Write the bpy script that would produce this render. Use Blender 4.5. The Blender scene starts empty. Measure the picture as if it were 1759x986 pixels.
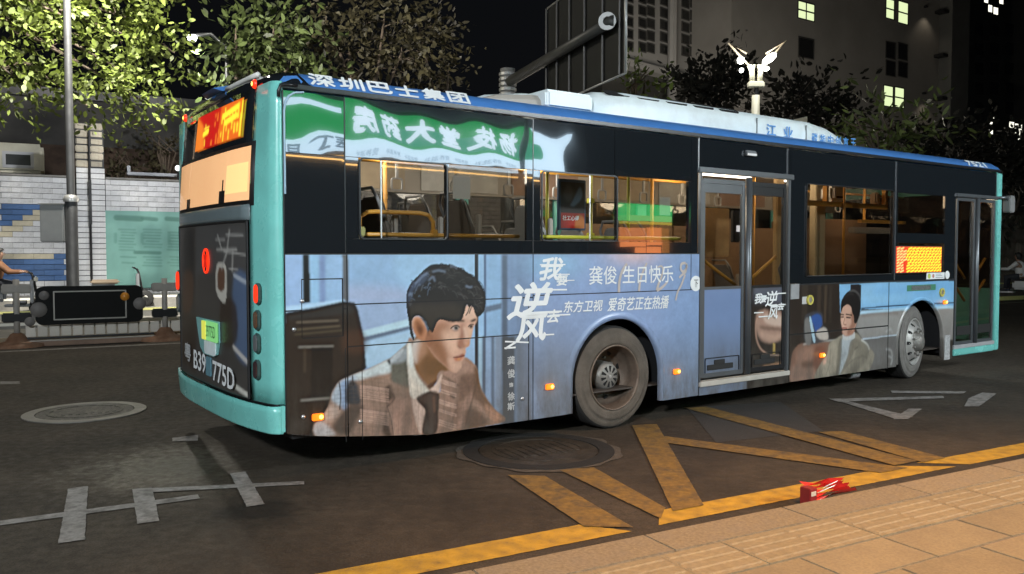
import bpy, bmesh, math, random
import numpy as np
from mathutils import Vector, Matrix, Quaternion
random.seed(7); RNG = np.random.default_rng(7)
SC = bpy.context.scene
COL = SC.collection

# ------------------------------------------------------------------ camera
FPX, CXP, CYP, CAM_H = 1430.0, 879.5, 493.0, 1.6       # focal length in photo pixels (1759 wide), eye height in m
PITCH = math.atan(59.0 / FPX)
cam_d = bpy.data.cameras.new('camera'); cam = bpy.data.objects.new('camera', cam_d); COL.objects.link(cam)
cam_d.sensor_fit = 'HORIZONTAL'; cam_d.sensor_width = 36.0; cam_d.lens = FPX / 1759.0 * 36.0
cam_d.clip_start = 0.05; cam_d.clip_end = 600
cam.location = (0, 0, CAM_H); cam.rotation_euler = (math.pi/2 - PITCH, 0, 0)
SC.camera = cam

# ------------------------------------------------------------------ night sky and exposure
w = bpy.data.worlds.new('World'); SC.world = w; w.use_nodes = True
bg = w.node_tree.nodes['Background']
bg.inputs['Color'].default_value = (0.30, 0.33, 0.40, 1); bg.inputs['Strength'].default_value = 0.012
SC.view_settings.view_transform = 'Standard'; SC.view_settings.look = 'None'
SC.view_settings.exposure = 0.0; SC.view_settings.gamma = 1.0
SC.cycles.max_bounces = 6; SC.cycles.transparent_max_bounces = 12
SC.cycles.caustics_reflective = False; SC.cycles.caustics_refractive = False
SC.cycles.sample_clamp_indirect = 4.0

# ------------------------------------------------------------------ where things stand (metres; the road runs 28.6 degrees off the x axis)
RA = math.radians(28.6); RD = Vector((math.cos(RA), math.sin(RA))); RN = Vector((-RD.y, RD.x))
def R2(s, t, z=0.0):                      # road frame (along, across) -> world
    p = RD * s + RN * t; return Vector((p.x, p.y, z))
def ray(px, py):
    cp, sp = math.cos(PITCH), math.sin(PITCH)
    a = (px - CXP)/FPX; b = (CYP - py)/FPX
    return Vector((a, cp + b*sp, -sp + b*cp))
def G(px, py, z=0.0):                     # a spot on the ground (or a level above it)
    d = ray(px, py); k = (z - CAM_H)/d.z; return Vector((d.x*k, d.y*k, z))
def D(px, py, Y):                         # a spot at depth Y
    d = ray(px, py); k = Y/d.y; return Vector((d.x*k, Y, CAM_H + d.z*k))
BUS_O = Vector((-1.554, 5.681)); BUS_YAW = math.radians(35.540427)
BD = Vector((math.cos(BUS_YAW), math.sin(BUS_YAW))); BN = Vector((-BD.y, BD.x))
def S(px, py, off=0.0):                   # a spot on the bus side (u along the bus, z up), off = metres inward
    d = ray(px, py); o = BUS_O + BN*off
    k = o.dot(BN)/Vector((d.x, d.y)).dot(BN)
    p = Vector((d.x*k, d.y*k)) - BUS_O
    return p.dot(BD), CAM_H + d.z*k
def BK(px, py, off=-0.165):                # a spot on the bus rear (y across, z up)
    d = ray(px, py); o = BUS_O + BD*off
    k = o.dot(BD)/Vector((d.x, d.y)).dot(BD)
    p = Vector((d.x*k, d.y*k)) - BUS_O
    return p.dot(BN), CAM_H + d.z*k

def lin(c):
    c = np.asarray(c, float)/255.0
    return np.where(c <= 0.04045, c/12.92, ((c+0.055)/1.055)**2.4)

# ------------------------------------------------------------------ materials
MATS = {}
def mat(name, base, rough=0.5, metal=0.0, var=0.0, scale=8.0, bump=0.0, bscale=40.0, spec=0.5, rnd=0.0,
        dirt=None, dscale=2.5, damt=0.4, emit=None, est=0.0, coat=0.0, rvar=0.0, obj=True):
    if name in MATS: return MATS[name]
    m = bpy.data.materials.new(name); m.use_nodes = True; nt = m.node_tree; N = nt.nodes; L = nt.links
    b = N['Principled BSDF']
    base = tuple(base)[:3]
    b.inputs['Roughness'].default_value = rough; b.inputs['Metallic'].default_value = metal
    b.inputs['Specular IOR Level'].default_value = spec
    if coat: b.inputs['Coat Weight'].default_value = coat; b.inputs['Coat Roughness'].default_value = 0.06
    tc = N.new('ShaderNodeTexCoord'); src = tc.outputs['Object']
    col = None
    rgb = N.new('ShaderNodeRGB'); rgb.outputs[0].default_value = (*base, 1); col = rgb.outputs[0]
    def mix(a, bb, fac, mode='MIX'):
        x = N.new('ShaderNodeMix'); x.data_type = 'RGBA'; x.blend_type = mode
        L.new(a, x.inputs['A'])
        if hasattr(bb, 'node'): L.new(bb, x.inputs['B'])
        else: x.inputs['B'].default_value = (*bb, 1)
        if hasattr(fac, 'node'): L.new(fac, x.inputs['Factor'])
        else: x.inputs['Factor'].default_value = fac
        return x.outputs['Result']
    def noise(sc, det=6, rgh=0.6):
        n = N.new('ShaderNodeTexNoise'); n.inputs['Scale'].default_value = sc; n.inputs['Detail'].default_value = det
        n.inputs['Roughness'].default_value = rgh; L.new(src, n.inputs['Vector']); return n
    def ramp(fac, a, bb, lo=0.0, hi=1.0):
        r = N.new('ShaderNodeMapRange'); r.inputs['From Min'].default_value = a; r.inputs['From Max'].default_value = bb
        r.inputs['To Min'].default_value = lo; r.inputs['To Max'].default_value = hi; L.new(fac, r.inputs['Value']); return r.outputs['Result']
    def scalecol(c, f):
        v = N.new('ShaderNodeVectorMath'); v.operation = 'SCALE'; L.new(c, v.inputs[0]); L.new(f, v.inputs['Scale']); return v.outputs[0]
    if var: col = scalecol(col, ramp(noise(scale).outputs['Fac'], 0.25, 0.75, 1-var, 1+var))
    if dirt is not None:
        col = mix(col, tuple(dirt), ramp(noise(dscale, 8, 0.7).outputs['Fac'], 0.45, 0.72, 0, damt))
    if rnd:
        oi = N.new('ShaderNodeObjectInfo'); col = scalecol(col, ramp(oi.outputs['Random'], 0, 1, 1-rnd, 1+rnd))
    L.new(col, b.inputs['Base Color'])
    if rvar: L.new(ramp(noise(scale*0.7, 5).outputs['Fac'], 0.3, 0.7, max(0.02, rough-rvar), min(1, rough+rvar)), b.inputs['Roughness'])
    if bump:
        bp = N.new('ShaderNodeBump'); bp.inputs['Strength'].default_value = bump; bp.inputs['Distance'].default_value = 0.02
        L.new(noise(bscale, 4).outputs['Fac'], bp.inputs['Height']); L.new(bp.outputs[0], b.inputs['Normal'])
    if emit is not None:
        b.inputs['Emission Color'].default_value = (*emit, 1); b.inputs['Emission Strength'].default_value = est
    MATS[name] = m; return m
def glow(name, color, strength):
    return mat(name, [c*0.5 for c in color], 0.4, emit=color, est=strength)
def print_mat(name, rough=0.35, emis=0.0, spec=0.5, grain=0.05, grime=0.0):
    m = bpy.data.materials.new(name); m.use_nodes = True; N = m.node_tree.nodes; L = m.node_tree.links
    b = N['Principled BSDF']; a = N.new('ShaderNodeAttribute'); a.attribute_name = 'print'
    b.inputs['Roughness'].default_value = rough; b.inputs['Specular IOR Level'].default_value = spec
    tc = N.new('ShaderNodeTexCoord'); n = N.new('ShaderNodeTexNoise'); n.inputs['Scale'].default_value = 3.0; n.inputs['Detail'].default_value = 8
    L.new(tc.outputs['Object'], n.inputs['Vector'])
    r = N.new('ShaderNodeMapRange'); r.inputs['From Min'].default_value = .3; r.inputs['From Max'].default_value = .7
    r.inputs['To Min'].default_value = 1-grain; r.inputs['To Max'].default_value = 1+grain; L.new(n.outputs['Fac'], r.inputs['Value'])
    v = N.new('ShaderNodeVectorMath'); v.operation = 'SCALE'; L.new(a.outputs['Color'], v.inputs[0]); L.new(r.outputs['Result'], v.inputs['Scale'])
    if emis:
        b.inputs['Base Color'].default_value = (0.02, 0.01, 0.01, 1)
        L.new(a.outputs['Color'], b.inputs['Emission Color']); b.inputs['Emission Strength'].default_value = emis
    else:
        # road grime on the lower skirt: streaky dust, part of the surface
        sx = N.new('ShaderNodeSeparateXYZ'); L.new(tc.outputs['Object'], sx.inputs[0])
        h = N.new('ShaderNodeMapRange'); h.inputs['From Min'].default_value = .85; h.inputs['From Max'].default_value = .2; h.inputs['To Min'].default_value = 0; h.inputs['To Max'].default_value = grime; L.new(sx.outputs['Z'], h.inputs['Value'])
        mp = N.new('ShaderNodeMapping'); mp.inputs['Scale'].default_value = (1.0, 1.0, .35); L.new(tc.outputs['Object'], mp.inputs['Vector'])
        n2 = N.new('ShaderNodeTexNoise'); n2.inputs['Scale'].default_value = 9.0; n2.inputs['Detail'].default_value = 9; n2.inputs['Roughness'].default_value = .7; L.new(mp.outputs[0], n2.inputs['Vector'])
        r2 = N.new('ShaderNodeMapRange'); r2.inputs['From Min'].default_value = .38; r2.inputs['From Max'].default_value = .62; L.new(n2.outputs['Fac'], r2.inputs['Value'])
        mu = N.new('ShaderNodeMath'); mu.operation = 'MULTIPLY'; L.new(h.outputs['Result'], mu.inputs[0]); L.new(r2.outputs['Result'], mu.inputs[1])
        x = N.new('ShaderNodeMix'); x.data_type = 'RGBA'; x.inputs['B'].default_value = (.085,.075,.062,1); L.new(v.outputs[0], x.inputs['A']); L.new(mu.outputs[0], x.inputs['Factor']); L.new(x.outputs['Result'], b.inputs['Base Color'])
    return m
def glass_mat(name, tint, refl=1.0, wav=0.0, rough=0.02):
    """thin pane: tinted see-through plus a mirror layer that grows with the angle"""
    m = bpy.data.materials.new(name); m.use_nodes = True; N = m.node_tree.nodes; L = m.node_tree.links
    N.remove(N['Principled BSDF']); out = N['Material Output']
    t = N.new('ShaderNodeBsdfTransparent'); t.inputs['Color'].default_value = (*[c**.5 for c in tint], 1)
    g = N.new('ShaderNodeBsdfGlossy'); g.inputs['Roughness'].default_value = rough
    f = N.new('ShaderNodeFresnel'); gi = N.new('ShaderNodeNewGeometry'); ir = N.new('ShaderNodeMapRange'); ir.inputs['To Min'].default_value = 1.52; ir.inputs['To Max'].default_value = 1/1.52
    L.new(gi.outputs['Backfacing'], ir.inputs['Value']); L.new(ir.outputs['Result'], f.inputs['IOR'])   # the same reflection from either side of the pane
    mu = N.new('ShaderNodeMath'); mu.operation = 'MULTIPLY'; mu.inputs[1].default_value = refl; mu.use_clamp = True
    L.new(f.outputs[0], mu.inputs[0]); x = N.new('ShaderNodeMixShader')
    L.new(mu.outputs[0], x.inputs[0]); L.new(t.outputs[0], x.inputs[1]); L.new(g.outputs[0], x.inputs[2]); L.new(x.outputs[0], out.inputs['Surface'])
    if wav:
        tc = N.new('ShaderNodeTexCoord'); n = N.new('ShaderNodeTexNoise'); n.inputs['Scale'].default_value = 1.6; n.inputs['Detail'].default_value = 1
        L.new(tc.outputs['Object'], n.inputs['Vector']); bp = N.new('ShaderNodeBump'); bp.inputs['Strength'].default_value = wav; bp.inputs['Distance'].default_value = 0.02
        L.new(n.outputs['Fac'], bp.inputs['Height']); L.new(bp.outputs[0], g.inputs['Normal']); L.new(bp.outputs[0], f.inputs['Normal'])
    return m

# ------------------------------------------------------------------ building helpers
def link(name, me, m=None, parent=None, smooth=False):
    o = bpy.data.objects.new(name, me); COL.objects.link(o)
    if m is not None and not me.materials: me.materials.append(m)
    if parent is not None: o.parent = parent
    if smooth: me.shade_smooth()
    return o
def empty(name, loc=(0,0,0), rz=0.0, label=None, cat=None, group=None, kind=None):
    o = bpy.data.objects.new(name, None); COL.objects.link(o); o.location = loc; o.rotation_euler = (0,0,rz); o.empty_display_size = 0.2
    return tag(o, label, cat, group, kind)
def tag(o, label=None, cat=None, group=None, kind=None):
    if label: o['label'] = label
    if cat: o['category'] = cat
    if group: o['group'] = group
    if kind: o['kind'] = kind
    return o
def copy_tree(o, parent=None):
    c = o.copy(); COL.objects.link(c)
    if parent is not None: c.parent = parent
    for ch in list(o.children): copy_tree(ch, c)
    return c
class MB:
    def __init__(s): s.v = []; s.f = []
    def add(s, vs, fs):
        n = len(s.v); s.v += [tuple(p) for p in vs]; s.f += [tuple(i+n for i in f) for f in fs]; return s
    def box(s, a, b, M=None):
        x0,y0,z0 = a; x1,y1,z1 = b
        vs = [Vector(p) for p in ((x0,y0,z0),(x1,y0,z0),(x1,y1,z0),(x0,y1,z0),(x0,y0,z1),(x1,y0,z1),(x1,y1,z1),(x0,y1,z1))]
        if M is not None: vs = [M @ p for p in vs]
        return s.add(vs, ((0,3,2,1),(4,5,6,7),(0,1,5,4),(1,2,6,5),(2,3,7,6),(3,0,4,7)))
    def tube(s, pts, r, n=8, cap=True, r2=None):
        pts = [Vector(p) for p in pts]; rings = []; up = None
        for i, p in enumerate(pts):
            d = (pts[min(i+1, len(pts)-1)] - pts[max(i-1, 0)]).normalized()
            if up is None: up = d.orthogonal().normalized()
            else: up = (up - d*up.dot(d)); up = up.normalized() if up.length > 1e-6 else d.orthogonal().normalized()
            sd = d.cross(up)
            rr = r[i] if isinstance(r, (list, tuple)) else (r if r2 is None else r + (r2-r)*i/(len(pts)-1))
            rings.append([p + (up*math.cos(2*math.pi*k/n) + sd*math.sin(2*math.pi*k/n))*rr for k in range(n)])
        vs = [q for rg in rings for q in rg]; fs = []
        for i in range(len(pts)-1):
            for k in range(n):
                a = i*n+k; b = i*n+(k+1)%n; fs.append((a, b, b+n, a+n))
        if cap: fs.append(tuple(range(n-1,-1,-1))); fs.append(tuple(range((len(pts)-1)*n, len(pts)*n)))
        return s.add(vs, fs)
    def lathe(s, prof, n=32, M=None, closed=False):
        """profile of (radius, height) about local z; M places it"""
        vs = []
        for r, h in prof:
            for k in range(n):
                p = Vector((r*math.cos(2*math.pi*k/n), r*math.sin(2*math.pi*k/n), h)); vs.append(M @ p if M is not None else p)
        fs = []
        for i in range(len(prof)-1):
            for k in range(n):
                a = i*n+k; b = i*n+(k+1)%n; fs.append((a, b, b+n, a+n))
        if closed: fs.append(tuple(range(n-1,-1,-1))); fs.append(tuple(range((len(prof)-1)*n, len(prof)*n)))
        return s.add(vs, fs)
    def prism(s, poly, d, M=None):
        """polygon in local xy pushed d along local z"""
        n = len(poly); vs = [Vector((p[0],p[1],0)) for p in poly] + [Vector((p[0],p[1],d)) for p in poly]
        if M is not None: vs = [M @ p for p in vs]
        fs = [tuple(range(n-1,-1,-1)), tuple(range(n, 2*n))] + [(i, (i+1)%n, (i+1)%n+n, i+n) for i in range(n)]
        return s.add(vs, fs)
    def mesh(s, name='m', bevel=0.0, seg=2, smooth=False):
        me = bpy.data.meshes.new(name); me.from_pydata([tuple(p) for p in s.v], [], s.f)
        if bevel or True:
            bm = bmesh.new(); bm.from_mesh(me); bmesh.ops.recalc_face_normals(bm, faces=bm.faces)
            if bevel:
                es = [e for e in bm.edges if len(e.link_faces) == 2 and e.calc_face_angle(0) > 0.6]
                bmesh.ops.bevel(bm, geom=es, offset=bevel, segments=seg, affect='EDGES', clamp_overlap=True)
            bm.to_mesh(me); bm.free()
        if smooth: me.shade_smooth()
        return me
    def build(s, name, m, parent=None, bevel=0.0, seg=2, smooth=False):
        return link(name, s.mesh(name, bevel, seg, smooth), m, parent)
def box(name, a, b, m, parent=None, bevel=0.0): return MB().box(a, b).build(name, m, parent, bevel)
def tube(name, pts, r, m, parent=None, n=10, r2=None): return MB().tube(pts, r, n, True, r2).build(name, m, parent, smooth=True)
def rrect(w, h, r, n=5):
    """rounded rectangle centred on the origin"""
    out = []
    for cx, cy, a0 in ((w/2-r, h/2-r, 0), (-w/2+r, h/2-r, 90), (-w/2+r, -h/2+r, 180), (w/2-r, -h/2+r, 270)):
        for k in range(n+1):
            a = math.radians(a0 + 90*k/n); out.append((cx + r*math.cos(a), cy + r*math.sin(a)))
    return out
def frame_prism(mb, w, h, r, t, d, M):
    """a flat rounded frame: outer w x h, bar thickness t, depth d"""
    o = rrect(w, h, r); i = rrect(w-2*t, h-2*t, max(0.002, r-t)); n = len(o)
    vs = [Vector((*p, z)) for z in (0, d) for q in (o, i) for p in q]; vs = [M @ p for p in vs]; fs = []
    for k in range(n):
        j = (k+1) % n
        fs += [(k, j, n+j, n+k), (2*n+k, 3*n+k, 3*n+j, 2*n+j), (k, 2*n+k, 2*n+j, j), (n+k, n+j, 3*n+j, 3*n+k)]
    return mb.add(vs, fs)
SIDE_M = lambda u, z, y=0.0: Matrix(((1,0,0,u),(0,0,-1,y),(0,1,0,z),(0,0,0,1)))   # local xy -> bus side (u,z), local z -> outwards (-y)
REAR_M = lambda y, z, x=0.0: Matrix(((0,0,-1,x),(-1,0,0,y),(0,1,0,z),(0,0,0,1)))  # local x -> -y, local y -> z, local z -> -x
def text(name, s, m, parent, M, w=None, h=None, bold=0.0, shear=0.0, depth=0.0, spacing=1.0, mirror=False, fat=0.0):
    cu = bpy.data.curves.new('t', 'FONT'); cu.body = s; cu.size = 1.0; cu.offset = bold; cu.space_character = spacing; cu.resolution_u = 3
    o = bpy.data.objects.new('t', cu); COL.objects.link(o)
    dg = bpy.context.evaluated_depsgraph_get(); me = bpy.data.meshes.new_from_object(o.evaluated_get(dg)); bpy.data.objects.remove(o); bpy.data.curves.remove(cu)
    n = len(me.vertices); co = np.empty(n*3); me.vertices.foreach_get('co', co); co = co.reshape(-1, 3)
    x0, x1 = co[:,0].min(), co[:,0].max(); y0, y1 = co[:,1].min(), co[:,1].max()
    sx = (w/(x1-x0)) if w else None; sy = (h/(y1-y0)) if h else None
    sx = sx or sy; sy = sy or sx
    c = co.copy(); c[:,0] = (co[:,0]-(x0+x1)/2)*sx; c[:,1] = (co[:,1]-(y0+y1)/2)*sy
    c[:,0] += shear*c[:,1]
    if mirror: c[:,0] *= -1
    pts = [(M @ Vector((p[0], p[1], 0.003))) for p in c]
    for v, p in zip(me.vertices, pts): v.co = p
    me.materials.clear(); me.materials.append(m); me.name = name
    ob = bpy.data.objects.new(name, me); COL.objects.link(ob); ob.parent = parent
    if fat:                                   # thicker strokes: the same outline laid again a hair to each side
        bm = bmesh.new(); bm.from_mesh(me); src = list(bm.faces); ex = (M.to_3x3() @ Vector((1,0,0))); ey = (M.to_3x3() @ Vector((0,1,0))); ez = (M.to_3x3() @ Vector((0,0,1)))
        for k, (a, c_) in enumerate(((1,0),(-1,0),(0,1),(0,-1),(.7,.7),(-.7,-.7))):
            g_ = bmesh.ops.duplicate(bm, geom=src); vv = [v for v in g_['geom'] if isinstance(v, bmesh.types.BMVert)]
            bmesh.ops.translate(bm, verts=vv, vec=ex*a*fat + ey*c_*fat + ez*.00025*(k+1))
        bm.to_mesh(me); bm.free()
    if depth:
        md = ob.modifiers.new('depth', 'SOLIDIFY'); md.thickness = depth; md.offset = 0
    return ob
def ribbon(mb, pts, wid, M, smooth=True, z=0.004):
    """a flat brush stroke"""
    P = [Vector((p[0], p[1])) for p in pts]
    if smooth and len(P) > 2: P = [Vector(q) for q in catmull([tuple(p) for p in P], 6, False)]
    n = len(P); vs = []
    for i, p in enumerate(P):
        d = (P[min(i+1, n-1)] - P[max(i-1, 0)]).normalized(); q = Vector((-d.y, d.x))
        ww = wid[0] + (wid[1]-wid[0])*i/(n-1) if isinstance(wid, tuple) else wid
        vs += [M @ Vector((*(p+q*ww/2), z)), M @ Vector((*(p-q*ww/2), z))]
    return mb.add(vs, [(2*i, 2*i+1, 2*i+3, 2*i+2) for i in range(n-1)])
def catmull(P, k=6, closed=True):
    P = [np.array(p, float) for p in P]; n = len(P); out = []
    rng = range(n if closed else n-1)
    for i in rng:
        g = (lambda j: P[j % n]) if closed else (lambda j: P[min(max(j, 0), n-1)])
        p0, p1, p2, p3 = g(i-1), g(i), g(i+1), g(i+2)
        for j in range(k):
            t = j/k; out.append(0.5*((2*p1) + (p2-p0)*t + (2*p0-5*p1+4*p2-p3)*t*t + (3*p1-p0-3*p2+p3)*t**3))
    if not closed: out.append(P[-1])
    return out

# ------------------------------------------------------------------ flat prints: a painted sheet sampled onto a fine grid
def blur(a, r):
    r = int(r)
    if r < 1: return a
    for ax in (0, 1):
        for _ in range(2):
            p = np.pad(a, [(r+1, r) if i == ax else (0, 0) for i in range(2)], mode='edge'); c = np.cumsum(p, axis=ax)
            a = (np.take(c, range(2*r+1, c.shape[ax]), ax) - np.take(c, range(0, c.shape[ax]-2*r-1), ax))/(2*r+1)
    return a
class Sheet:
    soft = .40
    def __init__(s, u0, u1, z0, z1, res, base):
        s.u0, s.u1, s.z0, s.z1, s.res = u0, u1, z0, z1, res
        s.w = int(round((u1-u0)/res))+1; s.h = int(round((z1-z0)/res))+1
        s.a = np.ones((s.h, s.w, 3))*lin(base)
        s.U, s.Z = np.meshgrid(u0+np.arange(s.w)*res, z0+np.arange(s.h)*res)
    def put(s, m, color, alpha=1.0):
        m = np.clip(m*alpha, 0, 1)[..., None]; s.a = s.a*(1-m) + lin(color)*m
    def inside(s, pts):
        m = np.zeros((s.h, s.w), bool); P = np.array(pts); 
        b = (slice(max(0, int((P[:,1].min()-s.z0)/s.res)-1), max(0, int((P[:,1].max()-s.z0)/s.res)+2)), slice(max(0, int((P[:,0].min()-s.u0)/s.res)-1), max(0, int((P[:,0].max()-s.u0)/s.res)+2)))
        U, Z = s.U[b], s.Z[b]; k = np.zeros(U.shape, bool)
        for i in range(len(P)):
            x0, y0 = P[i]; x1, y1 = P[(i+1) % len(P)]
            if y0 == y1: continue
            c = ((y0 > Z) != (y1 > Z)) & (U < (x1-x0)*(Z-y0)/(y1-y0)+x0); k ^= c
        m[b] = k; return m.astype(float)
    def poly(s, pts, color, b=0, alpha=1.0, smooth=True, clip=None):
        if smooth: pts = catmull(pts, 5)
        m = blur(s.inside(pts), round(b*s.soft*.007/s.res))
        if clip is not None: m = m*clip
        s.put(m, color, alpha); return m
    def stroke(s, pts, wid, color, b=0, alpha=1.0, smooth=True, clip=None):
        if smooth and len(pts) > 2: pts = catmull(pts, 5, False)
        d = np.full((s.h, s.w), 9.0); P = np.array(pts); m = np.zeros((s.h, s.w))
        pad = wid + s.res*2
        bz = slice(max(0, int((P[:,1].min()-pad-s.z0)/s.res)), max(0, int((P[:,1].max()+pad-s.z0)/s.res)+2)); bu = slice(max(0, int((P[:,0].min()-pad-s.u0)/s.res)), max(0, int((P[:,0].max()+pad-s.u0)/s.res)+2))
        U, Z = s.U[bz, bu], s.Z[bz, bu]
        if U.size == 0: return
        dd = np.full(U.shape, 9.0)
        for i in range(len(P)-1):
            ax, ay = P[i]; bx, by = P[i+1]; L2 = (bx-ax)**2+(by-ay)**2+1e-12
            t = np.clip(((U-ax)*(bx-ax)+(Z-ay)*(by-ay))/L2, 0, 1); dd = np.minimum(dd, np.hypot(U-ax-t*(bx-ax), Z-ay-t*(by-ay)))
        m[bz, bu] = np.clip((wid/2 - dd)/s.res + 0.5, 0, 1); m = blur(m, round(b*.6*.007/s.res))
        if clip is not None: m = m*clip
        s.put(m, color, alpha)
    def sample(s, U, Z):
        x = np.clip((U-s.u0)/s.res, 0, s.w-1.001); y = np.clip((Z-s.z0)/s.res, 0, s.h-1.001)
        i = x.astype(int); j = y.astype(int); fx = (x-i)[..., None]; fy = (y-j)[..., None]
        return (s.a[j, i]*(1-fx)*(1-fy) + s.a[j, i+1]*fx*(1-fy) + s.a[j+1, i]*(1-fx)*fy + s.a[j+1, i+1]*fx*fy)
def grid_mesh(name, place, us, zs, sheet, keep=None):
    """grid over (us, zs), place(U,Z)->xyz arrays, coloured from the sheet"""
    U, Z = np.meshgrid(us, zs); X, Y, W = place(U, Z); nu, nz = len(us), len(zs)
    co = np.stack([X, Y, W], -1).reshape(-1, 3)
    ii, jj = np.meshgrid(np.arange(nu-1), np.arange(nz-1)); a = (jj*nu+ii).ravel()
    F = np.stack([a, a+1, a+nu+1, a+nu], -1)
    if keep is not None:
        cu = (U[:-1,:-1]+U[1:,1:])/2; cz = (Z[:-1,:-1]+Z[1:,1:])/2; F = F[keep(cu, cz).ravel()]
    me = bpy.data.meshes.new(name); me.vertices.add(len(co)); me.vertices.foreach_set('co', co.ravel())
    me.loops.add(F.size); me.loops.foreach_set('vertex_index', F.ravel()); me.polygons.add(len(F))
    me.polygons.foreach_set('loop_start', np.arange(0, F.size, 4)); me.update(calc_edges=True)
    at = me.attributes.new('print', 'FLOAT_COLOR', 'POINT'); c = np.ones((len(co), 4)); c[:, :3] = sheet.sample(U, Z).reshape(-1, 3)
    at.data.foreach_set('color', c.ravel()); return me
def side_print(name, u0, u1, z0, z1, res, sheet, m, parent, y=0.0, keep=None, low=None):
    us = np.linspace(u0, u1, max(2, int(round((u1-u0)/res))+1)); zs = np.linspace(z0, z1, max(2, int(round((z1-z0)/res))+1))
    return link(name, grid_mesh(name, lambda U, Z: (U, np.full_like(U, y), Z if low is None else np.maximum(Z, low(U))), us, zs, sheet, keep), m, parent)
# ------------------------------------------------------------------ lamps' light (each sits in a lamp built further down)
def lamp_light(name, loc, power, color, radius=0.12, parent=None, spot=None, aim=None, blend=0.6):
    ld = bpy.data.lights.new(name, 'SPOT' if spot else 'POINT'); ld.energy = power; ld.color = color; ld.shadow_soft_size = radius
    if spot: ld.spot_size = math.radians(spot); ld.spot_blend = blend
    o = bpy.data.objects.new(name, ld); COL.objects.link(o); o.location = loc
    if aim is not None: o.rotation_euler = (Vector(aim)-Vector(loc)).to_track_quat('-Z', 'Y').to_euler()
    if parent is not None: o.parent = parent
    return o

# ------------------------------------------------------------------ common materials
M_asphalt = None
def asphalt():
    m = bpy.data.materials.new('asphalt'); m.use_nodes = True; N = m.node_tree.nodes; L = m.node_tree.links; b = N['Principled BSDF']; b.inputs['Specular IOR Level'].default_value = .35
    tc = N.new('ShaderNodeTexCoord')
    def noise(sc, det=6, rg=.6, dist=0.0):
        n = N.new('ShaderNodeTexNoise'); n.inputs['Scale'].default_value = sc; n.inputs['Detail'].default_value = det; n.inputs['Roughness'].default_value = rg
        n.inputs['Distortion'].default_value = dist; L.new(tc.outputs['Object'], n.inputs['Vector']); return n.outputs['Fac']
    def rng(f, a, c, lo, hi):
        r = N.new('ShaderNodeMapRange'); r.interpolation_type = 'SMOOTHSTEP'
        for k, v in zip(('From Min','From Max','To Min','To Max'), (a, c, lo, hi)): r.inputs[k].default_value = v
        L.new(f, r.inputs['Value']); return r.outputs['Result']
    def math_(op, a, c):
        x = N.new('ShaderNodeMath'); x.operation = op
        for i, q in enumerate((a, c)):
            if hasattr(q, 'node'): L.new(q, x.inputs[i])
            else: x.inputs[i].default_value = q
        return x.outputs[0]
    def blob(c, r0, r1, sx=1.0, sy=1.0):            # a spot of its own shape on the road surface
        v = N.new('ShaderNodeVectorMath'); v.operation = 'SUBTRACT'; L.new(tc.outputs['Object'], v.inputs[0]); v.inputs[1].default_value = (c.x, c.y, 0)
        s = N.new('ShaderNodeVectorMath'); s.operation = 'MULTIPLY'; L.new(v.outputs[0], s.inputs[0]); s.inputs[1].default_value = (sx, sy, 0)
        ln = N.new('ShaderNodeVectorMath'); ln.operation = 'LENGTH'; L.new(s.outputs[0], ln.inputs[0])
        d = math_('ADD', ln.outputs['Value'], math_('MULTIPLY', math_('SUBTRACT', noise(3.5, 6, .65), .5), 1.1))
        return rng(d, r0, r1, 1, 0)
    v = math_('MULTIPLY', math_('MULTIPLY', rng(noise(75, 4, .75), .3, .7, .55, 1.45), rng(noise(170, 2), .62, .70, 1.0, 1.9)), rng(noise(1.1, 6), .3, .7, .70, 1.28))
    v = math_('MULTIPLY', v, rng(noise(9, 8, .7), .35, .7, .8, 1.2))
    oil = blob(G(440, 880), .18, .5, 1.0, 1.7); v = math_('MULTIPLY', v, math_('SUBTRACT', 1.0, math_('MULTIPLY', oil, .6)))
    sc = N.new('ShaderNodeVectorMath'); sc.operation = 'SCALE'; rgb = N.new('ShaderNodeRGB'); rgb.outputs[0].default_value = (.044, .034, .0235, 1)
    L.new(rgb.outputs[0], sc.inputs[0]); L.new(v, sc.inputs['Scale']); L.new(sc.outputs[0], b.inputs['Base Color'])
    wet = blob(G(300, 800), .2, 1.0, 1.0, 1.0)
    L.new(math_('SUBTRACT', rng(noise(14, 6), .3, .7, .68, .9), math_('MULTIPLY', wet, .38)), b.inputs['Roughness'])
    bp = N.new('ShaderNodeBump'); bp.inputs['Strength'].default_value = .22; bp.inputs['Distance'].default_value = .006
    L.new(noise(160, 2), bp.inputs['Height']); L.new(bp.outputs[0], b.inputs['Normal']); return m
M_asphalt = asphalt()
M_yellow = mat('road_yellow', (.46,.27,.025), .7, var=.35, scale=22, dirt=(.07,.05,.03), dscale=11, damt=.85, bump=.3, bscale=120)
M_yellow_worn = mat('road_yellow_worn', (.19,.112,.024), .75, var=.4, scale=26, dirt=(.05,.04,.03), dscale=8, damt=1.0, bump=.3, bscale=120)
M_white_worn = mat('road_white_worn', (.26,.24,.22), .75, var=.35, scale=24, dirt=(.06,.053,.045), dscale=8, damt=.95, bump=.3, bscale=120)
M_granite = mat('granite', (.235,.186,.118), .75, var=.34, scale=55, rnd=.08, dirt=(.20,.17,.14), dscale=7, damt=.5, bump=.35, bscale=90)
M_slab = mat('paving_stone', (.25,.197,.118), .72, var=.22, scale=60, rnd=.07, dirt=(.15,.115,.08), dscale=3.0, damt=.6, bump=.15, bscale=70)
M_tactile = mat('tactile_stone', (.25,.197,.116), .72, var=.26, scale=30, rnd=.06, dirt=(.22,.18,.13), dscale=6, damt=.5, bump=.25, bscale=90)
M_bed = mat('mortar', (.17,.14,.105), .9, var=.2, scale=20)
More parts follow.
